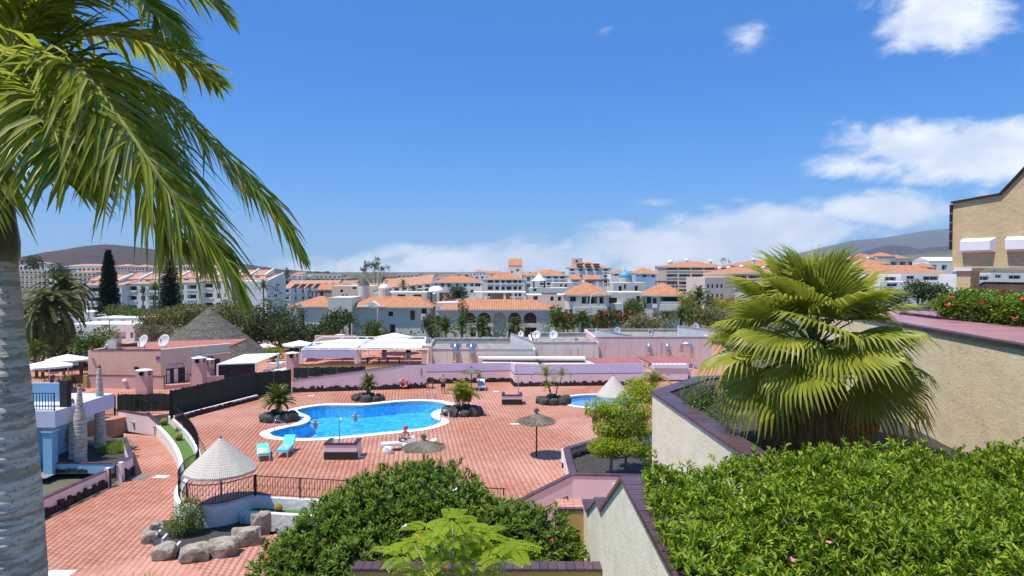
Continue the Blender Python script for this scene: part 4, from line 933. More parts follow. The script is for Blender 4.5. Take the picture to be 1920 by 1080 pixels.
def straw_parasol(name, label, base, h, rc, group=None, tuft=.35):
    t = thing(name, label, 'parasol', base, group); b = Vector(base)
    MB().tube([tuple(b), (b.x,b.y,b.z+h*.92)], .045, 10).build('pole', mat('parasol_pole', (.12,.045,.03), .6, .3, 6), t, True)
    zt = b.z+h*.88
    MB().lathe([(rc*.93,-h*.17),(rc*.6,-h*.09),(rc*.25,-.01),(.05,.06),(.03,tuft)], 28, (b.x,b.y,zt), .05, 3).build('canopy', M_heath, t)
    n = 1500; a = RNG.random(n)*2*PI; r0 = RNG.uniform(.05,.75,n)*rc; d = np.stack([np.cos(a), np.sin(a), -.24*np.ones(n)], 1); P = np.stack([b.x+r0*np.cos(a), b.y+r0*np.sin(a), zt+.02-r0*(h*.17/rc)*.95], 1)
    V1, F1 = leafarrays(P, d+RNG.normal(size=(n,3))*.07, np.array([[0,0,1.]])+np.zeros((n,3)), RNG.uniform(.3,.48,n)*rc, np.full(n,.022), .05, .06)
    m = 160; a = RNG.random(m)*2*PI; P2 = np.stack([b.x+.04*np.cos(a), b.y+.04*np.sin(a), np.full(m, zt+.05)], 1); V2, F2 = leafarrays(P2, np.stack([np.cos(a)*.35, np.sin(a)*.35, np.ones(m)], 1)+RNG.normal(size=(m,3))*.15, np.stack([np.cos(a), np.sin(a), np.zeros(m)],1), RNG.uniform(.6,1.1,m)*tuft, np.full(m,.025), .05, 0)
    tag(npmesh('straw', np.concatenate([V1,V2]), np.concatenate([F1, F2+len(V1)]), L_straw, t), kind='stuff'); return t
p = G(1006, 856); straw_parasol('straw_parasol', 'straw parasol standing free on the open deck with its round shadow beside', tuple(p), 2.65, 1.08)
p = G(795, 893); straw_parasol('straw_parasol', 'straw parasol shading the loungers behind the dark oleander hedge', tuple(p), 2.0, 1.12)
p = G(884, 731); straw_parasol('straw_parasol', 'straw parasol beside the far lilac wall behind the areca palm', tuple(p), 2.1, .95, tuft=.15)
def wicker_mat():
    m, T, b = newmat('woven_reed'); tc = T.new('ShaderNodeTexCoord'); u = T.new('ShaderNodeSeparateXYZ'); T.l.new(tc.outputs['Object'], u.inputs[0])
    a = T.m('ARCTAN2', u.outputs[1], u.outputs[0]); r1 = T.m('SINE', T.m('MULTIPLY', a, 110.)); r2 = T.m('SINE', T.m('MULTIPLY', u.outputs[2], 75.))
    k = T.m('ADD', T.m('MULTIPLY', r1, .22), T.m('MULTIPLY', r2, .12)); k = T.m('ADD', T.m('ADD', k, .5), T.m('MULTIPLY', T.m('SUBTRACT', T.noise(tc.outputs['Object'], 20, 3, .6), .5), .9))
    cc = T.mix(T.sstep(k, .2, .8), (.33,.29,.24,1), (.66,.61,.53,1)); T.l.new(cc, b.inputs['Base Color']); b.inputs['Roughness'].default_value = .9
    bn = T.new('ShaderNodeBump'); bn.inputs['Strength'].default_value = .4; bn.inputs['Distance'].default_value = .012; T.l.new(k, bn.inputs['Height']); T.l.new(bn.outputs[0], b.inputs['Normal']); return m
M_wick = wicker_mat()
def cone_shade(label, base, h, rc, zc, sides=12, rim=.1, pole_m=None):
    t = thing('reed_parasol', label, 'parasol', base); b = Vector(base)
    MB().tube([tuple(b), (b.x,b.y,b.z+h-.05)], .05, 10).build('pole', pole_m or mat('grey_pole', (.45,.45,.44), .5, .2, 4), t, True)
    mb = MB(); n = 36; V = []; Fc = []
    prof = [(rc, zc-rim), (rc, zc), (rc*.66, zc+(h-zc)*.34), (rc*.33, zc+(h-zc)*.68), (.02, h)]
    for r, z in prof:
        for j in range(n):
            th = 2*PI*j/n; rr = r*(1-.035*(1-abs(math.cos(th*sides/2)))); V.append((b.x+rr*math.cos(th), b.y+rr*math.sin(th), b.z+z))
    for i in range(len(prof)-1):
        for j in range(n): Fc.append((i*n+j, i*n+(j+1)%n, (i+1)*n+(j+1)%n, (i+1)*n+j))
    c = mb.add(V, Fc).build('canopy', None, t); 
    # keep the woven pattern centred on the pole
    c.data.materials.append(M_wick)
    mm = MB()
    for j in range(sides):
        th = 2*PI*j/sides; mm.tube([(b.x,b.y,b.z+h-.03),(b.x+rc*.98*math.cos(th),b.y+rc*.98*math.sin(th),b.z+zc-.03)], .014, 5)
    mm.build('ribs', M_wood, t); MB().lathe([(.05,-.04),(.06,.02),(.01,.07)], 8, (b.x,b.y,b.z+h)).build('cap', M_heath, t); return t
p = G(415, 945); cone_shade('pointed woven reed parasol beside the curved railing of the round terrace', tuple(p), 2.95, 1.52, 1.55, 10)
p = G(1150, 775); cone_shade('pointed white reed parasol at the edge of the paddling pool', tuple(p), 2.75, 1.25, 1.35, 12)
# ------------------------------------------------------------------ loungers, shower walls, small deck things
M_turq = mat('turquoise_fabric', (.10,.62,.62), .7, .12, 3, .2, 60); M_plast = mat('white_plastic', (.78,.78,.78), .4, .05, 3)
def lounger(label, p, rz, back, cushion, towel=None, group=None):
    t = thing('sun_lounger', label, 'sun lounger', (0,0,0), group)
    MB().box(-.33,.33,-.95,.35,.30,.36).build('frame', M_plast, t)
    for x in (-.28,.28):
        for y in (-.85,.25): MB().box(x-.035,x+.035,y-.04,y+.04,0,.30).build('leg', M_plast, t)
    mb = MB(); c, s = math.cos(R(back)), math.sin(R(back)); L = .72
    mb.add([(-.32,.35,.31),(.32,.35,.31),(.32,.35+L*c,.31+L*s),(-.32,.35+L*c,.31+L*s),(-.32,.35,.37),(.32,.35,.37),(.32,.35+L*c-.05*s,.37+L*s),(-.32,.35+L*c-.05*s,.37+L*s)], [(0,3,2,1),(4,5,6,7),(0,1,5,4),(1,2,6,5),(2,3,7,6),(3,0,4,7)])
    mb.build('backrest', M_plast, t)
    if cushion:
        q = MB(); q.box(-.31,.31,-.94,.34,.363,.43); z = .375
        q.add([(-.31,.345,z),(.31,.345,z),(.31,.35+L*c-.04*s,z+L*s),(-.31,.35+L*c-.04*s,z+L*s),(-.31,.31,z+.06),(.31,.31,z+.06),(.31,.33+L*c-.10*s,z+.05+L*s),(-.31,.33+L*c-.10*s,z+.05+L*s)], [(0,3,2,1),(4,5,6,7),(0,1,5,4),(1,2,6,5),(2,3,7,6),(3,0,4,7)])
        q.build('cushion', cushion, t)
    if towel: towel(t)
    t.location = p; t.rotation_euler = (0,0,rz); return t
def towel_orange(t): MB().box(-.26,.16,-.75,.30,.431,.445).build('towel', mat('orange_striped_towel', (.75,.62,.52), .9, .1, 2, col2=(.80,.30,.12)), t)
def towel_blue(t): MB().box(-.22,.22,-.45,.10,.431,.448).build('towel', mat('blue_patterned_towel', (.75,.78,.80), .9, .1, 9, col2=(.03,.06,.30)), t)
lounger('turquoise lounger with an orange striped towel lying flat near the pool', G(494, 857), R(22), 8, M_turq, towel_orange)
lounger('turquoise lounger with a blue patterned towel and raised back at the pool', G(537, 850), R(3), 38, M_turq, towel_blue)
M_cream = mat('grey_cushion', (.62,.60,.58), .8, .1, 3)
lounger('white lounger with a sitting red capped bather beside the straw parasol', G(746, 843), R(-75), 25, M_cream)
lounger('empty white lounger in the shade under the straw parasol', G(786, 846), R(-80), 20, M_cream)
lounger('white lounger with a striped towel by the far wall parasol', G(903, 730), R(5), 30, mat('striped_lounger_fabric', (.70,.70,.72), .8, .1, 5, col2=(.4,.4,.45)))
def bag():
    p = G(727, 850); t = thing('beach_bag', 'small white beach bag on the deck beside the red capped bather', 'bag', tuple(p))
    r = rock(.3,.22,.26,77,2,.12); r.build_at('bag_body', M_chalk, t, tuple(p)); MB().tube([(p.x-.15,p.y-.15,.25),(p.x-.05,p.y-.2,.42),(p.x+.1,p.y-.18,.27)], .015, 5).build('strap', M_iron, t)
bag()
def shower_wall(label, px0, px1, ytop, ybot, wing_h, pole, head):
    a = G(px0, ybot); b = G(px1, ybot); z = A((px0+px1)/2, ytop, a.y).z
    t = thing('shower_screen', label, 'shower', ((a.x+b.x)/2, a.y, 0)); D = (a.y+b.y)/2
    MB().box(a.x, b.x, D, D+.2, .42, z).build('front_wall', M_lilac, t)
    mb = MB().box(a.x-.01, b.x+.01, D-.04, D+.22, 0, .41); mb.build('lava_base', M_lava, t)
    MB().box(a.x-.03, b.x+.03, D-.03, D+.23, z, z+.06).build('coping', M_btile, t)
    wing_h = z+.02
    for x in (a.x+.002, b.x-.202):
        MB().box(x, x+.2, D+.222, D+1.2, 0, wing_h).build('side_wall', M_lilac, t); MB().box(x-.02, x+.22, D+.232, D+1.22, wing_h, wing_h+.05).build('coping', M_btile, t)
    px, pt, pb = pole; q = A(px, pb, D+1.0); zt = A(px, pt, D+1.0).z
    m = MB().tube([(q.x,D+1.0,0),(q.x,D+1.0,zt-.05),(q.x+head*.5,D+1.0,zt),(q.x+head,D+1.0,zt-.06)], .028, 8); m.build('shower_pipe', M_steel, t, True)
    MB().lathe([(.03,.06),(.08,0),(.08,-.02)], 10, (q.x+head,D+1.0,zt-.1)).build('shower_head', M_steel, t); return t
shower_wall('walled poolside shower with lava stone base in front of the loungers', 608, 669, 834, 862, 1.35, (637,783,830), .12)
shower_wall('walled shower with lava stone base near the far lilac wall', 941, 979, 742, 759, 1.1, (972,705,745), -.35)
def bin_stand():
    p = G(1116, 812); t = thing('litter_bin', 'black round litter bin on thin legs beside the leafy tree', 'bin', tuple(p))
    MB().lathe([(.17,.62),(.2,.7),(.2,1.02),(.17,1.05)], 14, (p.x,p.y,0)).build('bin_body', M_iron, t, True)
    for a in range(3): MB().tube([(p.x+.15*math.cos(a*2.1),p.y+.15*math.sin(a*2.1),0),(p.x+.13*math.cos(a*2.1),p.y+.13*math.sin(a*2.1),.66)], .015, 5).build('leg', M_iron, t)
bin_stand()
def ladder(label, px, py, rz, gap=.5):
    p = G(px, py); t = thing('pool_ladder', label, 'ladder', (0,0,0))
    for x in (-gap/2, gap/2): MB().tube([(x,.35,0),(x,.35,.55),(x,.27,.72),(x,.1,.75),(x,-.15,.55),(x,-.22,.0),(x,-.22,-1.0)], .022, 8).build('rail', M_steel, t, True)
    for k in range(3): MB().tube([(-gap/2,-.22,-.3-.28*k),(gap/2,-.22,-.3-.28*k)], .02, 6).build('rung', M_steel, t)
    t.location = (p.x,p.y,.03); t.rotation_euler = (0,0,rz)
ladder('steel pool ladder at the far right edge of the pool', 809, 750, 0, .6); ladder('steel pool ladder beside the areca boulder ring', 832, 790, R(-80), .55)
def step_rail():
    a = G(515, 812, 0); b = G(545, 806, 0); t = thing('step_handrail', 'steel handrail at the pool steps by the boulder ring', 'handrail', (a.x,a.y,0))
    MB().tube([(a.x,a.y,.03),(a.x,a.y,.78),(a.x+.08,a.y,.85),(b.x+.05,b.y-.3,.40),(b.x+.4,b.y-.5,-.5)], .025, 8).build('rail', M_steel, t, True)
step_rail()
def drain(px, py, w, z=0.):
    p = G(px, py, z); return p, w
for i, (px, py, w, d, z, lab) in enumerate([(463+120,742,.5,.35,0,'white square drain plate on the tiles by the green fence'),(930,734,.5,.35,0,'white drain plate near the walled shower at the far wall'),(965,795,.62,.34,0,'white drain plate on the open deck left of the straw parasol'),(674,857,.5,.34,0,'white drain plate beside the poolside shower'),(302,894,.75,.5,-1,'white square plate on the lower path near the small gate'),(110,1076,1.0,.6,-1,'white plate on the lower path beside the ringed palm trunk')]):
    p = G(px, py, z); tag(MB().box(p.x-w/2,p.x+w/2,p.y-d/2,p.y+d/2,z+.003,z+.014).build('drain_plate', M_chalk, None, org=(p.x,p.y,z)), lab, 'drain cover')
p = G(256, 894, -1); tag(MB().box(p.x-.75,p.x+.6,p.y-.55,p.y+.45,-.997,-.985).build('manhole_cover', mat('grey_steel_plate', (.22,.22,.20), .6, .3, 3), None, org=(p.x,p.y,-1)), 'grey rectangular manhole cover on the lower path by the small gate', 'manhole')
# ------------------------------------------------------------------ people
def skin_body(name, joints, edges, m, parent=None, org=(0,0,0), sub=1):
    me = bpy.data.meshes.new(name); keys = list(joints); idx = {k: i for i, k in enumerate(keys)}
    me.from_pydata([joints[k][0] for k in keys], [(idx[a], idx[b]) for a, b in edges], [])
    o = bpy.data.objects.new(name, me); C.objects.link(o); me.materials.append(m)
    md = o.modifiers.new('skin', 'SKIN'); md.use_smooth_shade = True
    sv = me.skin_vertices[0].data
    for k in keys:
        r = joints[k][1]; sv[idx[k]].radius = (r, r) if not hasattr(r, '__len__') else r; sv[idx[k]].use_root = (k == keys[0])
    s = o.modifiers.new('sub', 'SUBSURF'); s.levels = sub; s.render_levels = sub
    if parent is not None: o.parent = parent
    o.location = org if parent is None else (0,0,0); return o
M_skin = mat('tanned_skin', (.42,.22,.14), .55, .15, 6); M_skin2 = mat('fair_skin', (.58,.36,.27), .55, .12, 6)
def standing_man():
    p = G(831, 738); t = thing('person', 'bare chested person in dark blue shorts standing at the far pool edge', 'person', (0,0,0))
    J = {'pel':((0,0,.92),.15),'wai':((0,0,1.08),.145),'che':((0,.0,1.32),(.19,.13)),'nec':((0,.0,1.50),.06),'hd':((0,-.02,1.60),.085),'hd2':((0,-.02,1.72),.085),
         'hL':((-.1,0,.86),.10),'kL':((-.11,-.02,.48),.065),'aL':((-.11,.02,.08),.04),'fL':((-.12,-.14,.035),.035),
         'hR':((.1,0,.86),.10),'kR':((.11,-.03,.48),.065),'aR':((.12,.02,.08),.04),'fR':((.13,-.14,.035),.035),
         'sL':((-.2,0,1.42),.06),'eL':((-.27,-.03,1.14),.045),'wL':((-.12,-.22,1.10),.034),'gL':((-.04,-.27,1.12),.03),
         'sR':((.2,0,1.42),.06),'eR':((.26,-.03,1.14),.045),'wR':((.12,-.24,1.14),.034),'gR':((.03,-.28,1.17),.03)}
    E = [('pel','wai'),('wai','che'),('che','nec'),('nec','hd'),('hd','hd2'),('pel','hL'),('hL','kL'),('kL','aL'),('aL','fL'),('pel','hR'),('hR','kR'),('kR','aR'),('aR','fR'),('che','sL'),('sL','eL'),('eL','wL'),('wL','gL'),('che','sR'),('sR','eR'),('eR','wR'),('wR','gR')]
    skin_body('body', J, E, M_skin, t)
    m = MB(); m.lathe([(.17,0),(.185,-.12),(.175,-.2)], 14, (0,0,.98)); m.tube([(-.1,0,.85),(-.11,-.01,.60)], [.115,.105], 10); m.tube([(.1,0,.85),(.11,-.01,.60)], [.115,.105], 10); m.build('shorts', mat('navy_cloth', (.015,.025,.10), .8, .2, 6), t, True)
    t.location = (p.x,p.y,0); t.rotation_euler = (0,0,R(-25)); t.scale = (.97,)*3
standing_man()
def sitting(label, p, rz, hat=None, skin=None, top=None, seat=.42):
    t = thing('person', label, 'person', (0,0,0)); s = seat
    J = {'pel':((0,0,s+.13),.15),'wai':((0,-.05,s+.30),.14),'che':((0,-.16,s+.50),(.18,.13)),'nec':((0,-.24,s+.64),.06),'hd':((0,-.29,s+.72),.085),'hd2':((0,-.32,s+.83),.085),
         'hL':((-.1,-.06,s+.10),.10),'kL':((-.13,-.48,s+.12),.065),'aL':((-.13,-.55,s-.28),.04),'fL':((-.13,-.68,s-.37),.035),'hR':((.1,-.06,s+.10),.10),'kR':((.13,-.48,s+.12),.065),'aR':((.13,-.55,s-.28),.04),'fR':((.13,-.68,s-.37),.035),
         'sL':((-.19,-.2,s+.57),.055),'eL':((-.24,-.36,s+.34),.042),'wL':((-.1,-.5,s+.28),.033),'gL':((-.04,-.55,s+.27),.03),'sR':((.19,-.2,s+.57),.055),'eR':((.24,-.36,s+.34),.042),'wR':((.1,-.5,s+.28),.033),'gR':((.04,-.55,s+.27),.03)}
    E = [('pel','wai'),('wai','che'),('che','nec'),('nec','hd'),('hd','hd2'),('pel','hL'),('hL','kL'),('kL','aL'),('aL','fL'),('pel','hR'),('hR','kR'),('kR','aR'),('aR','fR'),('che','sL'),('sL','eL'),('eL','wL'),('wL','gL'),('che','sR'),('sR','eR'),('eR','wR'),('wR','gR')]
    skin_body('body', J, E, skin or M_skin2, t)
    if hat: MB().lathe([(.15,-.02),(.125,0),(.12,.07),(.08,.13),(.02,.15)], 14, (0,-.31,s+.80)).build('hat', hat, t, True)
    MB().lathe([(.185,0),(.19,.1),(.17,.2)], 12, (0,-.02,s+.02)).build('swimwear', top or mat('blue_swimwear', (.03,.05,.25), .8, .2, 6), t, True)
    t.location = p; t.rotation_euler = (0,0,rz)
q = G(749, 843); sitting('person in a red cap sitting bent forward on the white lounger', (q.x+.1,q.y+.2,0), R(60), mat('red_cap', (.55,.01,.02), .7, .1, 5), seat=.43)
q = G(899, 726); sitting('dark haired person sitting behind the striped lounger by the far wall', (q.x-.2,q.y+.7,0), R(30), mat('dark_hair', (.02,.015,.012), .6, .2, 8), M_skin, M_iron, .43)
def swimmer(label, px, py, cap, m):
    p = G(px, py, -.16); t = thing('person', label, 'person', (p.x,p.y,-.16))
    J = {'che':((0,0,-.12),(.2,.13)),'nec':((0,0,.05),.06),'hd':((0,-.02,.14),.088),'hd2':((0,-.02,.25),.088),'pel':((0,.15,-.5),.14),'sL':((-.2,0,-.03),.06),'eL':((-.38,-.15,-.05),.045),'wL':((-.3,-.35,-.02),.035),'gL':((-.25,-.42,-.02),.03),'sR':((.2,0,-.03),.06),'eR':((.38,-.15,-.05),.045),'wR':((.3,-.35,-.02),.035),'gR':((.25,-.42,-.02),.03)}
    E = [('che','nec'),('nec','hd'),('hd','hd2'),('che','pel'),('che','sL'),('sL','eL'),('eL','wL'),('wL','gL'),('che','sR'),('sR','eR'),('eR','wR'),('wR','gR')]
    skin_body('body', J, E, m, t); MB().lathe([(.10,-.04),(.108,.02),(.07,.1),(.02,.12)], 12, (0,-.01,.22)).build('hair', cap, t, True)
swimmer('swimmer near the boulder peninsula in the pool', 591, 792, mat('grey_hair', (.22,.20,.18), .7, .2, 8), M_skin2); swimmer('swimmer in the middle of the far side of the pool', 666, 779, mat('pale_hair', (.42,.36,.30), .7, .2, 8), M_skin2)
# ------------------------------------------------------------------ deck edges, railings and walls
def poly_wall(mb, pts, w, z0, z1):
    """a wall band following plan points, left side outward"""
    n = len(pts); P = [Vector(p[:2]) for p in pts]; L = []; Rr = []
    for i in range(n):
        t = (P[min(i+1,n-1)]-P[max(i-1,0)]).normalized(); nn = Vector((-t.y,t.x)); L.append(P[i]+nn*w/2); Rr.append(P[i]-nn*w/2)
    za = z0 if hasattr(z0,'__len__') else [z0]*n; zb = z1 if hasattr(z1,'__len__') else [z1]*n
    V = []; 
    for i in range(n): V += [(L[i].x,L[i].y,za[i]),(Rr[i].x,Rr[i].y,za[i]),(Rr[i].x,Rr[i].y,zb[i]),(L[i].x,L[i].y,zb[i])]
    Fs = []
    for i in range(n-1):
        a = i*4; b = a+4; Fs += [(a+3,a+2,b+2,b+3),(a+1,b+1,b+2,a+2),(a,a+3,b+3,b)]
    Fs += [(0,1,2,3),(n*4-4,n*4-1,n*4-2,n*4-3)]; return mb.add(V, Fs)
def path_len(pts):
    P = [Vector(p) for p in pts]; c = [0.]
    for a, b in zip(P, P[1:]): c.append(c[-1]+(b-a).length)
    return P, c
def along(P, c, s):
    for i in range(len(P)-1):
        if s <= c[i+1] or i == len(P)-2: return P[i].lerp(P[i+1], (s-c[i])/max(c[i+1]-c[i],1e-6))
_bal = {}
def railing(label, pts, h, gap=.125, posts=(), knob=True, name='railing', m=None, lo=.1, r=.010):
    """iron railing along 3-D base points: top and bottom rail, separate balusters and posts"""
    m = m or M_iron; P, c = path_len(pts); t = thing(name, label, 'railing', tuple(P[0]))
    up = lambda p, z: (p.x,p.y,p.z+z)
    MB().tube([up(p,h) for p in P], .022, 6).build('top_rail', m, t); MB().tube([up(p,lo) for p in P], .015, 6).build('bottom_rail', m, t)
    key = (round(h,2), knob, m.name, round(lo,2), r)
    if key not in _bal:
        b = MB().tube([(0,0,lo),(0,0,h)], r, 5)
        if knob: b.lathe([(r,-.06),(.024,-.03),(.024,.03),(r,.06)], 6, (0,0,h*.52))
        _bal[key] = meshdata(b, m, name='baluster'); _bal[(key,'p')] = meshdata(MB().box(-.025,.025,-.025,.025,0,h+.03), m, name='post'); _bal[(key,'b')] = meshdata(MB().tube([(0,0,lo),(0,0,h)], r, 5), m, name='baluster')
    n = int(c[-1]/gap)
    for i in range(1, n): inst('baluster', _bal[key] if i % 2 else _bal[(key,'b')], t, along(P, c, i*c[-1]/n))
    for s in posts: inst('post', _bal[(key,'p')], t, along(P, c, s*c[-1]))
    return t
def jag(mb, p0, p1, z0, h, off, seed, step=.18, var=.28):
    """uneven-topped stone facing standing proud of a wall line p0-p1 (towards the right-hand side)"""
    rr = random.Random(seed); p0 = Vector(p0[:2]); p1 = Vector(p1[:2]); d = p1-p0; L = d.length; d.normalize(); nn = Vector((d.y,-d.x)); n = max(2,int(L/step))
    z0 = z0 if hasattr(z0,'__len__') else (z0,z0)
    for i in range(n):
        a = p0+d*L*i/n; b = p0+d*L*(i+1)/n-d*.01; hh = h*(1+rr.uniform(-var,var)); o = off*(1+rr.uniform(-.4,.8)); zz = z0[0]+(z0[1]-z0[0])*i/n; q = [a+nn*o, b+nn*o*.9, b-nn*.02, a-nn*.02]
        mb.add([(v.x,v.y,zz) for v in q]+[((v+nn*rr.uniform(-.3,.1)*off).x,(v+nn*rr.uniform(-.3,.1)*off).y,zz+hh*rr.uniform(.88,1.05)) for v in q], [(0,1,5,4),(1,2,6,5),(2,3,7,6),(3,0,4,7),(4,5,6,7)])
    return mb
RINGP = smooth_open([XY(G(*p)) for p in [(368,888),(350,899),(338,914),(334,930),(340,944),(360,951),(390,952),(430,946),(480,931)]], 4)
def round_terrace():
    t = thing('round_terrace_wall', 'curved white retaining wall under the round end of the deck', 'wall', (-13.4,30,-1))
    mb = MB(); poly_wall(mb, RINGP, .34, -1.05, .07); mb.build('wall_body', mat('white_limewash', (.80,.79,.77), .9, .1, 2, .7, 7, dist=.05), t)
    railing('curved iron railing round the end of the pool deck', [(x,y,.07) for x,y in RINGP], .92, .125, (0,.34,.62,1.0))
round_terrace()
M_lime = MATS['white_limewash']; M_turf = mat('artificial_turf', (.10,.19,.03), .9, .3, 8, .5, 90)
def cactus(label, p, r, pot=True):
    t = thing('barrel_cactus', label, 'cactus', tuple(p)); z = p.z
    if pot: MB().lathe([(r*.7,0),(r*.95,r*.55),(r*.85,r*.6)], 14, tuple(p)).build('pot', mat('brown_pot', (.10,.05,.03), .7, .3, 5), t, True); z += r*.45
    n = 28; V = []; Fc = []; prof = [(.55,0),(.9,.3),(1.0,.75),(.9,1.2),(.6,1.55),(.25,1.68),(.02,1.6)]
    for q, h in prof:
        for j in range(n): k = q*r*(1+.06*(1 if j % 2 else -1)); V.append((p.x+k*math.cos(2*PI*j/n), p.y+k*math.sin(2*PI*j/n), z+h*r))
    for i in range(len(prof)-1):
        for j in range(n): Fc.append((i*n+j,i*n+(j+1)%n,(i+1)*n+(j+1)%n,(i+1)*n+j))
    MB().add(V,Fc).build('body', mat('golden_barrel', (.30,.27,.06), .9, .3, 20, .6, 60), t)
    N = 500; d = rnd_dirs(N); d[:,2] = np.abs(d[:,2])*1.1-.2; d = unit(d); P = np.array([p.x,p.y,z+r*.8])+d*r*np.array([.98,.98,.85]); V2, F2 = leafarrays(P, d+rnd_dirs(N)*.5, rnd_dirs(N), np.full(N,r*.22), np.full(N,r*.05), 0, 0)
    tag(npmesh('spines', V2, F2, leafmat('golden_spine', [(.55,.42,.10),(.70,.55,.18)], .1, .7, .2), t), kind='stuff')
def front_planter():
    a = Vector(XY(G(480,931))); b = Vector(XY(G(950,958))); d = (b-a).normalized(); n = Vector((d.y,-d.x))
    t = thing('trough_planter', 'long white trough planter with turf along the front of the deck', 'planter', (a.x+3, a.y, -1))
    MB().obox(a, b, .22, -1.1, .06, -1).build('inner_wall', M_lime, t); MB().obox(a+n*.86-d*.12, b+n*.86, .25, -1.1, -.33, -1).build('outer_wall', M_lime, t)
    MB().prism([XY(a+n*.221),XY(b+n*.221),XY(b+n*.859),XY(a+n*.859)], -1.0, -.44).build('turf', M_turf, t)
    MB().prism([XY(a+n*.3-d*.12),XY(a+n*.859-d*.12),XY(a+n*.859),XY(a+n*.3)], -1.0, -.35).build('end_wall', M_lime, t)
    railing('straight iron railing along the front of the deck above the white trough', [(p.x,p.y,.06) for p in (a+n*.11, a.lerp(b,.5)+n*.11, b+n*.11)], .92, .125, (0,.19,.38,.57,.76,.99))
    for lab, px, py in (('barrel cactus in the white trough near the curved railing','531',0),('barrel cactus in the white trough partly behind oleander leaves','621',0)):
        q = A(int(px), 945, 30.4); s = (q.x-a.x)/(b.x-a.x); p = a.lerp(b, s)+n*.54; cactus(lab, Vector((p.x,p.y,-.44)), .17)
front_planter()
INNER = smooth_open([XY(G(*p)) for p in [(318,781),(340,800),(360,823),(371,846),(373,870),(368,888)]], 4)
def curved_planter():
    P = [Vector(p) for p in INNER]; n = len(P); out = []; mid = []
    for i in range(n):
        t_ = (P[min(i+1,n-1)]-P[max(i-1,0)]).normalized(); nn = Vector((t_.y,-t_.x)); k = .95-.25*(i/n)**3; out.append(P[i]+nn*k); mid.append(P[i]+nn*k*.5)
    if out[0].x > P[0].x: out = [2*p-o for p, o in zip(P, out)]; mid = [(p+o)/2 for p, o in zip(P, out)]
    t = thing('curved_planter', 'curved white planter with a strip of turf between path and deck', 'planter', (P[5].x,P[5].y,-1))
    mb = MB(); poly_wall(mb, [tuple(p) for p in out], .22, -1.05, -.30); mb.build('outer_wall', M_lime, t)
    mb = MB(); poly_wall(mb, [tuple(p) for p in P], .2, -1.05, .06); mb.build('inner_wall', M_lime, t)
    V = [(p.x,p.y,-.42) for p in P]+[(p.x,p.y,-.42) for p in out]; MB().add(V, [(i,n+i,n+i+1,i+1) for i in range(n-1)]).build('turf', M_turf, t)
    for k, lab in ((1,'barrel cactus at the top end of the curved turf planter'),(6,'barrel cactus halfway along the curved turf planter'),(18,'barrel cactus at the low end of the curved turf planter by the round terrace')):
        cactus(lab, Vector((mid[k].x,mid[k].y,-.42)), .22 if k < 18 else .2)
    railing('curved black iron railing between the turf planter and the deck', [(p[0],p[1],.06) for p in INNER], .92, .12, (0,.3,.6,1), knob=False)
curved_planter()
M_plum = mat('plum_paint', (.10,.04,.05), .6, .2, 3)
def landing():
    a = G(217,802,-1); b = G(300,817,-1); c = G(318,781,0); zt = .30
    t = thing('landing_wall', 'rose wall of the stair landing between the iron gate and the turf planter', 'wall', (a.x,a.y,-1))
    m_ = Vector(a[:2]).lerp(Vector(b[:2]), .78)
    mb = MB(); mb.obox(XY(a), m_, .2, -1.05, zt); mb.obox(m_, XY(b), .2, -1.05, (zt,-.25)); mb.build('wall_body', M_lilac, t)
    coping(t, XY(a), m_, zt, zt, .2, .3, M_ptile, over=.06); coping(t, m_, XY(b), zt, -.25, .2, .3, M_ptile, over=.06)
    q = Vector(a[:2]).lerp(Vector(b[:2]), .45); d = (Vector(b[:2])-Vector(a[:2])).normalized(); nn = Vector((d.y,-d.x)); 
    MB().lathe([(.02,-.06),(.14,-.02),(.14,.05),(.05,.1)], 12, (q.x+nn.x*.14,q.y+nn.y*.14,-.35)).build('wall_lamp', M_steel, t)
    up = MB().prism([XY(a),m_[:],XY(c),(c.x-.4,c.y+3.4),(a.x,a.y+3.0)], -1.2, .22).build('landing_floor', M_tile, t)
    railing('iron railing on the stair landing above the rose wall', [(a.x+.1,a.y+.1,.33),(a.x+1.4,a.y-.1,.33),(m_.x,m_.y,.33),(c.x-.5,c.y-.2,.15),(c.x,c.y,.06)], .88, .13, (0,.5,.72,1), knob=False)
    p = G(294,816,-1); b2 = thing('path_light', 'short steel bollard light at the foot of the rose landing wall', 'lamp', (p.x,p.y-.25,-1)); MB().tube([(p.x,p.y-.25,-1),(p.x,p.y-.25,-.42)], .05, 8).build('post', M_steel, b2); MB().lathe([(.1,0),(.11,.06),(.09,.13),(.03,.17)], 12, (p.x,p.y-.25,-.42)).build('head', M_steel, b2, True)
landing()
def iron_gate(label, p0, p1, z0, z1, n, mid=True):
    t = thing('iron_gate', label, 'gate', (p0[0],p0[1],z0)); a = Vector(p0[:2]); b = Vector(p1[:2])
    for q in (a, b): MB().box(q.x-.045,q.x+.045,q.y-.045,q.y+.045,z0,z1+.05).build('post', M_iron, t)
    for z in ((z0+.12, z0+(z1-z0)*.45, z1-.05) if mid else (z0+.1, z1-.05)): MB().tube([(a.x,a.y,z),(b.x,b.y,z)], .02, 6).build('rail', M_iron, t)
    me = meshdata(MB().tube([(0,0,.1),(0,0,z1-z0)], .013, 5), M_iron, name='bar')
    for i in range(1,n): q = a.lerp(b, i/n); inst('bar', me, t, (q.x,q.y,z0))
    return t
iron_gate('tall black iron gate standing open-barred between dark hedge screens', G(193,806,-1), G(216,804,-1), -1, 1.35, 10)
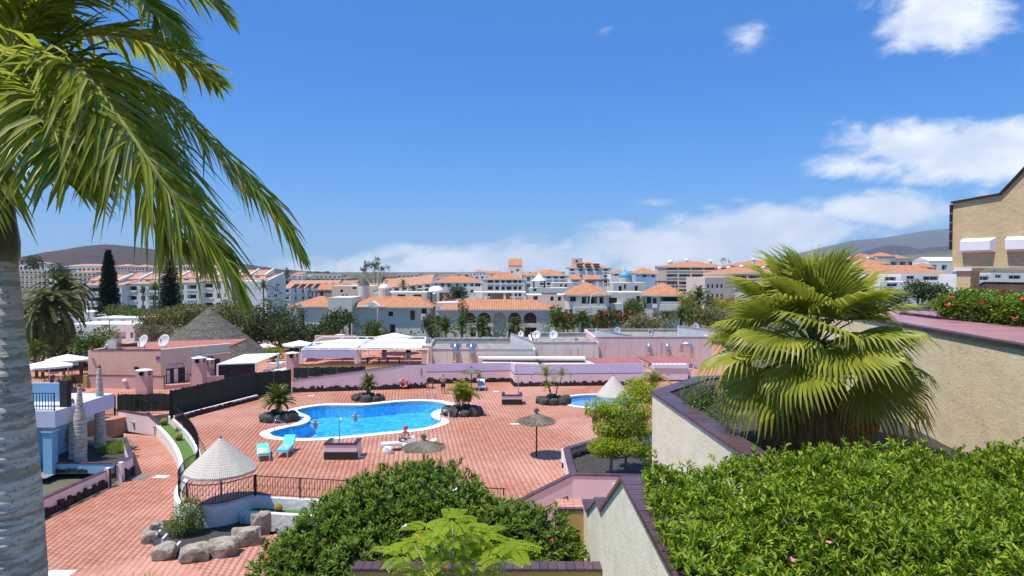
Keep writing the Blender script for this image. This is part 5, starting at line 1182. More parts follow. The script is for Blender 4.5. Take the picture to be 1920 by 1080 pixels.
# green brush screens
M_brush = None
def brushmat():
    m, T, b = newmat('green_brush'); tc = T.new('ShaderNodeTexCoord'); mp = T.new('ShaderNodeMapping'); mp.inputs['Scale'].default_value = (18,18,1.2); T.l.new(tc.outputs['Object'], mp.inputs[0])
    n = T.noise(mp.outputs[0], 1.5, 5, .7); cc = T.mix(T.sstep(n,.3,.7), (.012,.022,.014,1), (.035,.05,.03,1)); T.l.new(cc, b.inputs['Base Color']); b.inputs['Roughness'].default_value = .9
    bn = T.new('ShaderNodeBump'); bn.inputs['Strength'].default_value = 1; bn.inputs['Distance'].default_value = .06; T.l.new(n, bn.inputs['Height']); T.l.new(bn.outputs[0], b.inputs['Normal']); return m
M_brush = brushmat()
def brush_screen(label, p0, p1, z0, z1, pw=1.3, seed=0, spikes=False, name='brush_fence'):
    """panels of vertical green brush between thin posts"""
    a = Vector(p0[:2]); b = Vector(p1[:2]); z0 = z0 if hasattr(z0,'__len__') else (z0,z0); z1 = z1 if hasattr(z1,'__len__') else (z1,z1)
    t = thing(name, label, 'fence', (a.x,a.y,z0[0])); L = (b-a).length; n = max(1, round(L/pw)); d = (b-a)/n; rr = random.Random(seed); nn = Vector((d.y,-d.x)).normalized()
    for i in range(n):
        q0 = a+d*i; k = 9; V = []; Fs = []; lo = z0[0]+(z0[1]-z0[0])*i/n; hi0 = z1[0]+(z1[1]-z1[0])*i/n; hi1 = z1[0]+(z1[1]-z1[0])*(i+1)/n
        for j in range(k+1):
            u = .008+.984*j/k; p = q0+d*u; o = nn*rr.uniform(-.015,.035); hi = hi0+(hi1-hi0)*u+rr.uniform(-.04,.05); V += [(p.x+o.x,p.y+o.y,lo),(p.x+o.x*.6,p.y+o.y*.6,hi),(p.x-nn.x*.05,p.y-nn.y*.05,hi),(p.x-nn.x*.05,p.y-nn.y*.05,lo)]
        for j in range(k): e = j*4; Fs += [(e,e+4,e+5,e+1),(e+1,e+5,e+6,e+2),(e+2,e+6,e+7,e+3)]
        MB().add(V,Fs).build('brush_panel', M_brush, t)
    for i in range(0,n+1,2):
        p = a+d*i-nn*.08; MB().box(p.x-.03,p.x+.03,p.y-.03,p.y+.03,z0[0]+(z0[1]-z0[0])*i/n,z1[0]+(z1[1]-z1[0])*i/n+.05).build('post', M_iron, t)
    if spikes:
        me = meshdata(MB().lathe([(.012,0),(.012,.16),(.02,.17),(.002,.26)], 5), M_iron, name='spike'); ns = int(L/.16)
        for i in range(ns): p = a+(b-a)*(i+.5)/ns-nn*.03; inst('spike', me, t, (p.x,p.y,z1[0]+(z1[1]-z1[0])*i/ns-.02))
    return t
brush_screen('tall dark green brush fence along the left side of the pool deck', G(322,787), G(480,745), .0, 2.02, 1.3, 1)
brush_screen('dark green brush fence section in front of the yellow terrace wall', G(480,744.5), G(546,738), 0, 2.0, 1.3, 2)
q0 = G(549,734); q1 = G(684,731); brush_screen('low dark green brush screen on top of the sloping lilac wall', (q0.x,q0.y+.3), (q1.x,q1.y+.3), (1.1,1.72), (1.98,1.98), 1.3, 3)
def kerb_left():
    a = Vector(XY(G(325,789))); b = Vector(XY(G(480,748.5))); t = thing('lava_kerb', 'low lava stone kerb along the foot of the green brush fence', 'kerb', (a.x,a.y,0))
    MB().obox(a,b,.22,0,.36,-1).build('kerb_body', M_lilac, t); d = (b-a).normalized(); n = Vector((d.y,-d.x))*.22; jag(MB(), a+n, b+n, 0, .3, .05, 4).build('lava_facing', M_lava, t)
kerb_left()
g0 = G(117,832,-1); g1 = G(190,808,-1)
def white_garden_wall():
    t = thing('white_garden_wall', 'white wall under the dark hedge screen behind the headless palm trunks', 'wall', (g0.x,g0.y,-1)); MB().obox(XY(g0),XY(g1),.2,-1.05,(.42,.42)).build('wall_body', M_white, t)
white_garden_wall()
brush_screen('dark hedge screen with spikes behind the headless palm trunks', XY(g0), XY(g1), .43, 1.75, 1.1, 5, True)
q0 = G(221,778,.0); q1 = G(320,776,.0); brush_screen('dark hedge screen with iron spikes behind the stair landing', XY(q0), XY(q1), .22, 1.45, 1.1, 6, True)
# far lilac walls
M_lava_red = mat('lava_facing', (.05,.03,.03), .9, .5, 6, .9, 14, dist=.06)
def lilac_wall(label, a, b, zlow, zup, lava, seed, cop=True, slope=None):
    t = thing('pool_wall', label, 'wall', (a.x,a.y,0)); A2 = Vector(a[:2]); B2 = Vector(b[:2]); d = (B2-A2).normalized(); n = Vector((d.y,-d.x))
    z = slope if slope else (zlow,zlow)
    MB().obox(A2,B2,.2,0,z,1).build('wall_body', M_lilac, t)
    jag(MB(), A2, B2, 0, lava, .06, seed).build('lava_facing', M_lava_red, t)
    if cop:
        k = max(1,round((B2-A2).length/2.6))
        for i in range(k):
            p = A2+(B2-A2)*i/k; q = A2+(B2-A2)*(i+1)/k-d*.02
            if zup: MB().obox(p-n*.06,q-n*.06,.06,zlow+.05,zup,1).build('screen_panel', mat('lilac_screen', (.74,.64,.80), .7, .06, .5), t)
    if zup: MB().obox(A2,B2,.24,zlow,zlow+.045,1).build('coping', M_btile, t)
    return t
a = G(548,736); b = G(757,729.5); c = G(800,728)
w1 = lilac_wall('lilac wall rising to the right with red lava foot and hanging life ring', a, b, 0, None, .42, 5, slope=(1.05,2.08))
coping(w1, Vector(XY(a))+Vector((0,.1)), Vector(XY(b))+Vector((0,.1)), 1.05, 2.08, .2, .5, M_ptile, th=.04, over=.04)
MB().obox(XY(b),XY(c),.2,0,2.08,1).build('wall_body', M_lilac, w1); jag(MB(), XY(b), XY(c), 0, .42, .06, 9).build('lava_facing', M_lava_red, w1); MB().obox(XY(b),XY(c),.24,2.08,2.13,1).build('coping', M_btile, w1)
a2 = G(800,719); b2 = G(957,716); a3 = G(965,725); b3 = G(1207,722)
lilac_wall('low lilac wall with pale screen panels left of the jutting corner', a2, b2, 1.0, 1.78, .38, 6)
lilac_wall('long lilac wall with pale screen panels behind the paddling pool', a3, b3, 1.05, 1.95, .40, 7)
t = lilac_wall('short return wall joining the two far lilac walls', b2, a3, 1.02, 1.9, .4, 8)
lilac_wall('lilac wall with dark coping at the right rear of the deck', G(1205,716), G(1300,713), 1.0, None, .35, 10, False, (1.0,1.0))
def life_ring():
    p = A(757,718,59.3); t = thing('life_ring', 'orange and white life ring hanging on the lilac wall', 'life ring', (p.x,p.y,p.z)); m = MB(); n = 24; k = 10; V = []; Fs = []
    for i in range(n):
        for j in range(k): a_ = 2*PI*i/n; b_ = 2*PI*j/k; r = .33+.075*math.cos(b_); V.append((p.x+r*math.cos(a_), p.y-.09+.06*math.sin(b_), p.z+r*math.sin(a_)))
    for i in range(n):
        for j in range(k): Fs.append((i*k+j,((i+1)%n)*k+j,((i+1)%n)*k+(j+1)%k,i*k+(j+1)%k))
    m.add(V,Fs).build('ring', mat('orange_foam', (.72,.14,.05), .6, .1, 4), t, True)
    for i in range(4):
        a_ = PI/4+i*PI/2; x, z = p.x+.33*math.cos(a_), p.z+.33*math.sin(a_); MB().lathe([(.088,-.05),(.088,.05)], 10, (x,p.y-.09,z)).build('white_band', M_chalk, t)
    MB().box(p.x-.02,p.x+.02,p.y-.12,p.y-.02,p.z-.7,p.z-.32).build('bracket', M_iron, t)
life_ring()
def wall_sign(label, px, py, w, h, Y, mf, mb_, rows):
    p = A(px,py,Y); t = thing('notice_sign', label, 'sign', (p.x,p.y,p.z)); MB().box(p.x-w/2,p.x+w/2,p.y-.03,p.y,p.z-h/2,p.z+h/2).build('frame', mf, t); MB().box(p.x-w/2+.05,p.x+w/2-.05,p.y-.035,p.y-.03,p.z-h/2+.05,p.z+h/2-.05).build('board', mb_, t)
    m = MB()
    for i in range(rows): z = p.z+h/2-.16-i*(h-.28)/max(1,rows-1); m.box(p.x-w*.05,p.x+w*.4,p.y-.039,p.y-.036,z-.025,z+.025); m.box(p.x-w*.38,p.x-w*.2,p.y-.039,p.y-.036,z-.05,z+.05)
    if rows: m.build('print', mf, t)
M_brownp = mat('brown_print', (.16,.07,.06), .6, .1, 4)
wall_sign('notice board with brown frame and print on the lilac wall', 781, 697, .95, .58, 59.6, M_brownp, M_lilac, 4)
wall_sign('small square brown notice on the rising lilac wall', 722, 701, .3, .3, 59.9, M_brownp, M_pink, 2)
wall_sign('small dark letter plate low on the rising lilac wall', 651, 705, .28, .14, 59.4, M_iron, M_brownp, 0)
def chair():
    p = G(807,728); t = thing('deck_chair', 'small brown chair standing against the lilac wall corner', 'chair', (p.x,p.y,0)); m = M_wood
    MB().box(p.x-.24,p.x+.24,p.y-.25,p.y+.22,.42,.46).build('seat', m, t); MB().box(p.x-.24,p.x+.24,p.y+.2,p.y+.24,.5,.92).build('backrest', m, t)
    for x in (-.21,.21):
        for y in (-.22,.2): MB().box(p.x+x-.02,p.x+x+.02,p.y+y-.02,p.y+y+.02,0,.42).build('leg', m, t)
chair()
# ------------------------------------------------------------------ lower path: boulder bed, left garden, blue house
def boulder_bed():
    t = thing('boulder_bed', 'bed of gravel edged with big grey boulders on the lower path', 'planter', (-15,28.5,-1))
    for i, (px, py, w, h) in enumerate([(276,1020,.8,.7),(302,1052,1.05,.85),(357,1056,1.3,.85),(411,1047,1.25,.95),(455,1026,1.35,1.0),(485,1005,.95,1.35),(288,1000,.7,.6),(271,1008,.45,.45)]):
        p = G(px, py, -1); rock(w*.46,w*.36,h*.46,200+i,3,.28).build_at('boulder', M_rock, t, (p.x,p.y+w*.3,-1.02), random.uniform(-.5,.5))
    m = MB()
    for px, py in [(285,1022),(322,1045),(385,1050),(432,1040),(297,1030)]:
        p = G(px,py,-1); MB().tube([(p.x,p.y+.3,-1),(p.x+.05,p.y+.28,-.66),(p.x+.1,p.y+.5,-.58)], .05, 6).build('white_mortar', M_chalk, t)
    MB().prism([XY(G(x,y,-.9)) for x, y in [(283,1010),(300,1040),(357,1042),(410,1034),(452,1012),(478,992),(472,975),(400,990),(345,975),(300,980)]], -1.1, -.82).build('gravel', M_gravel, t)
boulder_bed()
L_bush = leafmat('bush_leaf', [(.05,.10,.012),(.09,.16,.018),(.15,.22,.022),(.22,.28,.03)], .28, .42, .35)
L_lime = leafmat('lime_leaf', [(.14,.20,.012),(.20,.27,.016),(.28,.33,.025)], .35, .45, .3)
def bush(name, label, base, lobes, n, ls, lm, flower=None, nf=0, group=None, cat='shrub', shell=.5):
    """lobes relative to base"""
    t = thing(name, label, cat, base, group); b = np.array(base); L = [tuple(np.array(l[:3])+b)+tuple(l[3:]) for l in lobes]
    P, D = lobes_points(L, n, shell); V, Fc = leafarrays(P, D+rnd_dirs(n)*.9+np.array([[0,0,.3]]), rnd_dirs(n)*.7+np.array([[0,0,1.]]), RNG.uniform(.7,1.3,n)*ls, RNG.uniform(.45,.7,n)*ls, .15, .15)
    tag(npmesh('foliage', V, Fc, lm, t), kind='stuff'); m = MB()
    for l in L: m.tube([tuple(base), ((base[0]+l[0])/2+.02,(base[1]+l[1])/2,(base[2]+l[2])/2), (l[0],l[1],l[2]+l[5]*.3)], [ls*.5,ls*.35,ls*.15], 5)
    m.build('stems', M_bark, t)
    if flower:
        me = flower; k = RNG.choice(len(P), nf, replace=False); k = [i for i in k if D[i][1] < .3]
        for i in k: inst('flower', me, t, P[i]+D[i]*ls*.4, (random.uniform(-.9,.2),random.uniform(-.5,.5),0))
    return t
FPK = flower_mesh('flower', M_pinkf, .07); FRD = flower_mesh('flower', M_redf, .3)
p = G(350,1005,-.9); bush('hibiscus_bush', 'green hibiscus bush with pink flowers in the boulder bed', (p.x,p.y,-.85), [(0,0,.75,.62,.55,.65),(-.2,-.1,.4,.6,.5,.4),(.15,.1,1.15,.4,.4,.45),(.3,0,.5,.4,.4,.4)], 3400, .085, L_bush, FPK, 14)
for i,(px,py) in enumerate([(455,985),(474,985)]):
    p = G(px,py,-.82); bush('dry_sprig', 'thin dry sprig on the gravel below the curved white wall', (p.x,p.y,-.84), [(0,0,.3,.14,.14,.25)], 90, .05, leafmat('dry_leaf', [(.12,.10,.05),(.2,.17,.1)], .1), group='dry sprigs on the gravel')
# ------------------------------------------------------------------ left garden and blue house
def low_wall():
    a = G(60,982,-1); b = G(200,914,-1); c = G(226,904,-1); e = G(250,890,-1)
    t = thing('front_garden_wall', 'low rose wall with black lava foot and plum coping along the lower path', 'wall', (b.x,b.y,-1)); A2, B2, C2, E2 = [Vector(XY(v)) for v in (a,b,c,e)]
    MB().obox(A2,B2,.2,-1.05,-.16,1).build('wall_body', M_lilac, t); MB().obox(C2,E2,.2,-1.05,-.02,1).build('wall_body', M_lilac, t)
    jag(MB(),A2,B2,-1,.42,.07,12,.22).build('lava_facing', M_lava, t); jag(MB(),C2,E2,-1,.52,.08,13,.22).build('lava_facing', M_lava, t)
    for p,q,z in ((A2,B2,-.16),(C2,E2,-.02)):
        d = (q-p).normalized(); n = Vector((-d.y,d.x))*.1; coping(t,p+n,q+n,z,z,.2,.3,M_ptile,over=.05)
    MB().box(B2.x-.1,B2.x+.12,B2.y-.02,B2.y+.2,-1.05,-.0).build('gate_pier', M_lilac, t); MB().box(C2.x-.12,C2.x+.1,C2.y-.02,C2.y+.2,-1.05,.05).build('gate_pier', M_lilac, t)
    q = A2.lerp(B2,.72); MB().lathe([(.02,-.05),(.15,0),(.15,.06),(.05,.1)], 12, (q.x+.1,q.y-.1,-.55)).build('wall_lamp', M_steel, t)
    iron_gate('small black iron garden gate in the low rose wall', (B2.x+.15,B2.y+.08), (C2.x-.15,C2.y+.08), -.97, -.1, 8, False)
    r = thing('return_wall', 'rose side wall of the palm bed with lava foot', 'wall', (E2.x,E2.y,-1)); F2 = Vector(XY(G(237,850,-1))); MB().obox(E2,F2,.2,-1.05,-.05,1).build('wall_body', M_lilac, r); coping(r,E2+Vector((-.1,0)),F2+Vector((-.1,0)),-.05,-.05,.2,.3,M_ptile,over=.05)
low_wall()
M_sky = mat('sky_blue_render', (.25,.48,.66), .85, .1, .8, .15, 30); M_paleblue = mat('pale_lilac_trim', (.62,.62,.74), .8, .08, 1)
def palm_bed():
    pts = [XY(G(x,y,-.6)) for x,y in [(95,872),(213,872),(240,858),(232,828),(190,812),(110,835)]]
    t = thing('palm_bed', 'raised gravel bed with a blue front wall holding headless palm trunks', 'planter', (pts[0][0],pts[0][1],-1)); MB().prism(pts,-1.1,-.62).build('gravel', M_gravel, t)
    MB().obox(pts[0],pts[1],.2,-1.05,-.5).build('front_wall', M_sky, t); coping(t,pts[0],pts[1],-.5,-.5,.2,.28,M_ptile,over=.04)
    jag(MB(), Vector(pts[0])+Vector((0,-.1)), Vector(pts[0]).lerp(Vector(pts[1]),.6)+Vector((0,-.1)), -1, .22, .06, 15).build('lava_facing', M_lava, t)
palm_bed()
M_ptrunk = MATS['ringed_trunk']
def headless(label, px, py, pts, scale):
    b = G(px,py,-.62); Y = b.y; t = thing('headless_palm', label, 'palm tree', (b.x,b.y,-.64)); prof = []
    for i in range(60):
        u = i/59; w = np.interp(u,[p[0] for p in pts],[p[1] for p in pts]); prof.append((w*(1.03 if i%3 else .97), u*scale))
    MB().lathe(prof,18,(b.x,b.y,-.64),.02,3).build('trunk', M_ptrunk, t, True)
    MB().lathe([(prof[-1][0]*.95,0),(prof[-1][0]*.7,.14),(.02,.24)],10,(b.x,b.y,-.64+scale),.1,2).build('dead_tip', mat('dead_tip', (.22,.12,.06),.9,.4,9), t)
headless('taller headless palm trunk in the gravel bed near the iron gate', 188, 838, [(0,.37),(.06,.33),(.3,.30),(.6,.24),(.85,.17),(1,.12)], 4.9)
headless('shorter double headless palm trunk in the gravel bed near the blue house', 151, 866, [(0,.36),(.05,.32),(.35,.36),(.6,.31),(.72,.2),(.9,.13),(1,.1)], 4.3)
headless('thin leaning second stem of the shorter headless palm', 138, 860, [(0,.27),(.1,.22),(.5,.2),(.85,.15),(1,.1)], 3.3)
def flat_stone():
    p = G(163,833,-.62); t = rock(.55,.45,.16,301).build_at('garden_stone', mat('sandstone',(.45,.37,.26),.9,.3,4,.5,12), None, (p.x,p.y,-.64)) if False else None
    r = rock(.55,.45,.16,301); o = link('garden_stone', meshdata(r, mat('sandstone',(.45,.37,.26),.9,.3,4,.5,12), False, 'garden_stone'), None, None, Vector((p.x,p.y,-.64))); tag(o,'flat pale sandstone slab between the headless palm trunks','stone')
flat_stone()
p = G(215,848,-.62); bush('ground_cover_bush','low yellow green spreading bush in the gravel palm bed',(p.x,p.y,-.63),[(0,0,.25,.75,.6,.38),(.45,.2,.3,.55,.5,.42),(-.5,0,.18,.5,.45,.28)],2600,.075,L_lime)
p = G(118,845,-.62); bush('garden_bush','leafy green bush beside the blue house pillar',(p.x,p.y,-.63),[(0,0,.6,.6,.5,.6),(.3,.1,.9,.4,.4,.5),(-.5,.3,.5,.6,.5,.5),(.1,0,1.3,.3,.3,.4)],2600,.085,L_bush)
p = G(75,835,-.62); bush('garden_bush','shaded green bush behind the blue house pillar',(p.x,p.y,-.63),[(0,0,.5,.8,.6,.6),(-.6,.2,.7,.7,.5,.7)],1800,.09,L_bush)
def blue_house():
    Yb = 38.0; x1 = A(112,800,Yb).x; x0 = x1-9.5
    t = thing('blue_house','pale blue house with balcony and square pillar behind the ringed trunk','house',(x1,Yb,-1))
    zs0, zs1 = A(100,797,Yb).z, A(100,767,Yb).z
    MB().box(x0,x1+.15,Yb-.6,Yb+5,zs0,zs1).build('balcony_slab', M_paleblue, t)
    MB().box(x1-.62,x1-.12,Yb-.5,Yb,-1.05,zs0).build('pillar', M_sky, t); MB().box(x1-.68,x1-.06,Yb-.56,Yb+.06,zs0-.3,zs0-.2).build('capital', M_paleblue, t)
    MB().box(x0,x1-1.6,Yb+1.6,Yb+5,-1.05,zs0).build('ground_floor_wall', M_sky, t); MB().box(x0,x1-1.2,Yb-1.5,Yb-1.3,-1.05,-.2).build('terrace_wall', M_sky, t)
    MB().box(x1-.32,x1+.1,Yb+.5,Yb+.9,zs1,zs1+1.5).build('stone_pier', M_lava, t); MB().box(x0,x1-.33,Yb+.6,Yb+.8,zs1+.3,zs1+1.35).build('parapet', M_sky, t)
    MB().box(x0,x1,Yb-1.2,Yb+1.6,-1.02,-.98).build('terrace_floor', mat('grey_terrace',(.25,.25,.26),.8,.2,1), t)
    railing('black balcony railing with white uprights on the blue house',[(x0+5,Yb-.5,zs1+.002),(x1+.05,Yb-.5,zs1+.002)],.98,.16,(0,.5,1),knob=False,lo=.08,r=.02)
blue_house()
# ------------------------------------------------------------------ restaurant
def restaurant():
    zf = 0.
    a = A(171,728,62); b = A(302,728,62); c = A(432,728,67.5)
    z1 = A(171,657,62).z; z2 = A(302,656,62).z; z3 = A(430,645,67.5).z
    t = thing('restaurant_building','salmon flat roofed block with beige toilet wing at the restaurant terrace','building',(b.x,62,0))
    P = [XY(a),XY(b),XY(c),(c.x-1,c.y+7),(a.x,a.y+9)]
    MB().obox(P[0],P[1],.25,-.05,z1,1).build('front_wall', M_pink, t); MB().obox(P[1],P[2],.25,-.05,(z2,z3),1).build('toilet_wing_wall', M_beige, t)
    MB().obox(P[4],P[0],.25,-.05,z1,-1).build('side_wall', M_pink, t); MB().prism([(P[0][0]+.2,P[0][1]+.3),(P[1][0],P[1][1]+.3),(P[2][0],P[2][1]+.3),P[3],P[4]],z1-.4,z1-.16).build('roof', mat('red_roof_paint',(.45,.17,.12),.8,.25,1), t)
    coping(t,Vector(P[0])+Vector((0,.12)),Vector(P[1])+Vector((0,.12)),z1,z2,.25,1.0,M_btile,th=.05,over=.05); coping(t,Vector(P[1])+Vector((0,.12)),Vector(P[2])+Vector((0,.12)),z2,z3,.25,1.0,M_chalk,th=.06,over=.06)
    d = (Vector(P[2])-Vector(P[1])).normalized(); n = Vector((d.y,-d.x))
    def on(px,py,off=0.):   # point on the toilet wing wall
        r = ray(px,py); q = Vector(P[1]); k = (q.x*d.y-q.y*d.x)/(r.x*d.y-r.y*d.x); return Vector((r.x*k+n.x*off,r.y*k+n.y*off,HC+r.z*k))
    def panel(nm,x0,y0,x1,y1,m,o0,o1,par=t):
        p_,q_ = on(x0,y1),on(x1,y0); MB().obox((p_.x+n.x*o0,p_.y+n.y*o0),(q_.x+n.x*o0,q_.y+n.y*o0),o1,p_.z,q_.z,-1).build(nm,m,par); return p_,q_
    panel('door_opening',312,690,328,727,M_iron,.005,.02); panel('door',313,694,318,727,M_paleblue,.03,.03); panel('door_opening',331,688,347,727,M_iron,.005,.02); panel('door',326,691,333,727,M_chalk,.03,.03); panel('door_frame',347,687,349,727,M_chalk,.005,.04)
    p_,q_ = panel('sign_board',315,681,344,689,M_chalk,.004,.05)
    tx = bpy.data.curves.new('sign_text','FONT'); tx.body = 'TOILETTE'; tx.size = .34; tx.align_x = 'CENTER'; tx.align_y = 'CENTER'; tx.extrude = .005
    to = bpy.data.objects.new('lettering',tx); C.objects.link(to); to.parent = t; m_ = (p_+q_)/2; to.location = Vector((m_.x+n.x*.062,m_.y+n.y*.062,m_.z))-org_of(t); to.rotation_euler = (PI/2,0,math.atan2(d.y,d.x)); dg = bpy.context.evaluated_depsgraph_get(); me_ = bpy.data.meshes.new_from_object(to.evaluated_get(dg)); loc_, rot_ = to.location.copy(), to.rotation_euler.copy(); bpy.data.objects.remove(to)
    to = bpy.data.objects.new('lettering',me_); C.objects.link(to); to.parent = t; to.location = loc_; to.rotation_euler = rot_; me_.materials.clear(); me_.materials.append(mat('blue_lettering',(.04,.06,.25),.6,.05,3))
    panel('awning_box',362,660,430,667,M_chalk,.01,.35); panel('shutter',364,668,400,700,M_wood,.004,.05); panel('doorway',400,672,412,727,M_iron,.004,.04)
    w = A(256,691,61.99); MB().box(w.x-.2,w.x+.2,61.96,61.99,w.z-.15,w.z+.15).build('vent', M_iron, t)
    w = A(174,672,61.99); MB().lathe([(.12,-.02),(.12,.02)],12,(w.x,61.93,w.z)).build('round_sign', mat('violet_sign',(.2,.08,.4),.5,.1,3), t)
    w = A(296,671,61.99); MB().box(w.x-.18,w.x+.18,61.94,61.99,w.z-.14,w.z+.14).build('plate', mat('violet_sign',(.2,.08,.4),.5,.1,3), t)
    # low salmon wall in front
    l = thing('salmon_low_wall','low salmon wall with a round lamp before the restaurant block','wall',(a.x,60.5,0)); k0 = A(167,728,60.2); k1 = A(308,728,59.4); zt = A(200,704,60).z
    MB().obox(XY(k0),XY(k1),.2,-.05,zt).build('wall_body', mat('rose_pink_render',(.60,.38,.34),.85,.1,.8,.2,30), l); MB().obox(XY(k0),XY(k1),.26,zt,zt+.06).build('coping', M_wood, l)
    w = A(236,713,59.8); MB().lathe([(.14,-.1),(.2,0),(.14,.1)],12,(w.x,w.y-.18,w.z)).build('wall_lamp', M_chalk, l)
    railing('dark railing in front of the toilet doors',[(k1.x,k1.y,.3),(A(357,720,60.5).x,60.5,.3)],.85,.15,(0,1),knob=False)
    k2 = A(357,728,60.5); k3 = A(420,728,61); tt = thing('salmon_low_wall','salmon wall stub between the two terrace chimneys','wall',(k2.x,60.5,0)); MB().obox(XY(k2),XY(k3),.2,-.05,.9).build('wall_body', MATS['rose_pink_render'], tt); MB().obox(XY(k1),XY(k2),.2,-.05,.28).build('wall_foot', MATS['rose_pink_render'], tt)
    railing('short dark railing right of the twin chimneys',[(A(384,700,60.8).x,60.8,.91),(A(400,700,60.9).x,60.9,.91)],.6,.14,(0,1),knob=False)
restaurant()
def chimney(label,px,Y,ytop,ybase,w,z0=-.05):
    p = A(px,ybase,Y); zt = A(px,ytop,Y).z; t = thing('vent_chimney',label,'chimney',(p.x,Y,z0)); h = w/2
    MB().box(p.x-h,p.x+h,Y-h,Y+h,z0,zt-.5).build('stack', MATS['rose_pink_render'], t)
    for sx in (-1,1):
        for sy in (-1,1): MB().box(p.x+sx*h*.72-h*.28,p.x+sx*h*.72+h*.28,Y+sy*h*.72-h*.28,Y+sy*h*.72+h*.28,zt-.5,zt-.12).build('corner_pier', MATS['rose_pink_render'], t)
    MB().box(p.x-h*.6,p.x+h*.6,Y-h*.6,Y+h*.6,zt-.5,zt-.12).build('flue', M_iron, t)
    MB().lathe([(h*1.65,0),(h*1.65,.05),(h*.2,.16)],4,(p.x,Y,zt-.12)).build('cap', M_chalk, t)
chimney('salmon vent chimney with white cap behind the hedge screen',271,56.5,692,745,.95)
chimney('salmon vent chimney with white cap beside the toilet doors',374,59.6,669,720,.9); chimney('salmon vent chimney standing just right of its twin',389.5,61.2,672,720,.85)
chimney('beige vent chimney at the corner of the yellow terrace wall',549,64,660,700,.9)
def roof_gear():
    Y = 64.5; p = A(216,645,Y); zr = A(171,657,62).z-.16
    t = thing('air_conditioner','grey box air conditioner on the salmon roof','air conditioner',(p.x,Y,zr)); MB().box(p.x-.55,p.x+.4,Y-.4,Y+.4,zr,p.z+.45).build('case', M_steel, t); MB().box(p.x-.45,p.x+.3,Y-.43,Y-.4,zr+.12,p.z+.36).build('grille', M_grey, t)
    q = A(204,652,Y); MB().tube([(q.x-.3,Y,zr+.05),(q.x-.2,Y,zr+.3),(q.x+.1,Y,zr+.42)],.22,10).build('duct', M_steel, t, True)
    MB().tube([(A(228,650,Y+1).x,Y+1,zr+.25),(A(265,645,Y+1).x,Y+1,zr+.3)],.16,8).build('duct', M_iron, t)
roof_gear()
M_dish = mat('dish_paint',(.62,.58,.57),.45,.08,2)
def dish(label,c,r,az,el,zbase,m=None,group=None):
    """satellite dish facing azimuth az (0 = towards us), tilted up"""
    t = thing('satellite_dish',label,'satellite dish',(c.x,c.y,zbase),group); Rm = Euler((PI/2-R(el),0,R(az))).to_matrix(); mb = MB(); n = 24; V = []; Fs = []
    for i in range(6):
        q = r*i/5
        for j in range(n): a = 2*PI*j/n; V.append(c+Rm@Vector((q*math.cos(a)*.94,q*math.sin(a),.28*q*q/r)))
    for i in range(5):
        for j in range(n): Fs.append((i*n+j,i*n+(j+1)%n,(i+1)*n+(j+1)%n,(i+1)*n+j))
    k = len(V); V += [v-Rm@Vector((0,0,.03)) for v in V[5*n:]]; Fs += [(5*n+j,5*n+(j+1)%n,k+(j+1)%n,k+j) for j in range(n)]
    mb.add(V,Fs).build('reflector', m or M_dish, t, True)
    f = c+Rm@Vector((0,-r*.1,r*.85)); MB().tube([tuple(c+Rm@Vector((0,-r*.98,.27*r))),tuple(f)],.025,6).build('feed_arm', M_iron, t); MB().lathe([(.05,-.06),(.06,.06)],8,tuple(f)).build('feed_horn', M_iron, t)
    MB().tube([(c.x,c.y+.1,zbase),(c.x,c.y+.1,c.z)],.05,8).build('mast', M_steel, t)
zr = A(171,657,62).z-.16
dish('big pale satellite dish left on the salmon roof',A(270,641,63.5),.64,-25,25,zr); dish('big pale satellite dish right on the salmon roof by the thatch',A(309,640,64.5),.64,-15,25,zr)
def thatch_roof():
    c = A(392,640,80); zt = A(380,578,80).z; zb = A(392,662,80).z-.3; rb = 6.6; t = thing('thatched_hut','broad grey thatched cone roof of the terrace bar','hut',(c.x,80,0))
    m = MB(); prof = []; k = 7
    for i in range(k):
        u = i/k; r0 = rb*(1-u)+.1; r1 = rb*(1-(i+1)/k)+.1; z0 = zb+(zt-zb)*u; z1_ = zb+(zt-zb)*(i+1)/k; prof += [(r0,z0),(r0*.985+r1*.015,z0+.06),(r1+.07,z1_-.0)]
    m.lathe(prof,44,(c.x,80,0),.012,5).build('thatch', M_reedr, t)
    n = 2600; a = RNG.random(n)*2*PI; u = RNG.random(n)**.6; r = rb*u+.1; P = np.stack([c.x+r*np.cos(a),80+r*np.sin(a),zt-(zt-zb)*u+.08],1); sl = (zt-zb)/rb; V,Fc = leafarrays(P,np.stack([np.cos(a),np.sin(a),np.full(n,-sl)],1)+RNG.normal(size=(n,3))*.1,np.array([[0,0,1.]])+np.zeros((n,3)),RNG.uniform(.35,.7,n),np.full(n,.07),.05,.02); tag(npmesh('reeds',V,Fc,leafmat('old_reed',[(.12,.105,.09),(.19,.165,.14),(.26,.23,.2)],.05,.95,.1),t),kind='stuff')
    for j in range(8): a_ = j*PI/4+.3; MB().tube([(c.x+rb*.8*math.cos(a_),80+rb*.8*math.sin(a_),-.05),(c.x+rb*.8*math.cos(a_),80+rb*.8*math.sin(a_),zb+.9)],.12,8).build('post', M_wood, t)
    MB().lathe([(3.2,0),(3.2,2.2)],20,(c.x,80,-.05)).build('bar_counter', M_ochre, t)
thatch_roof()
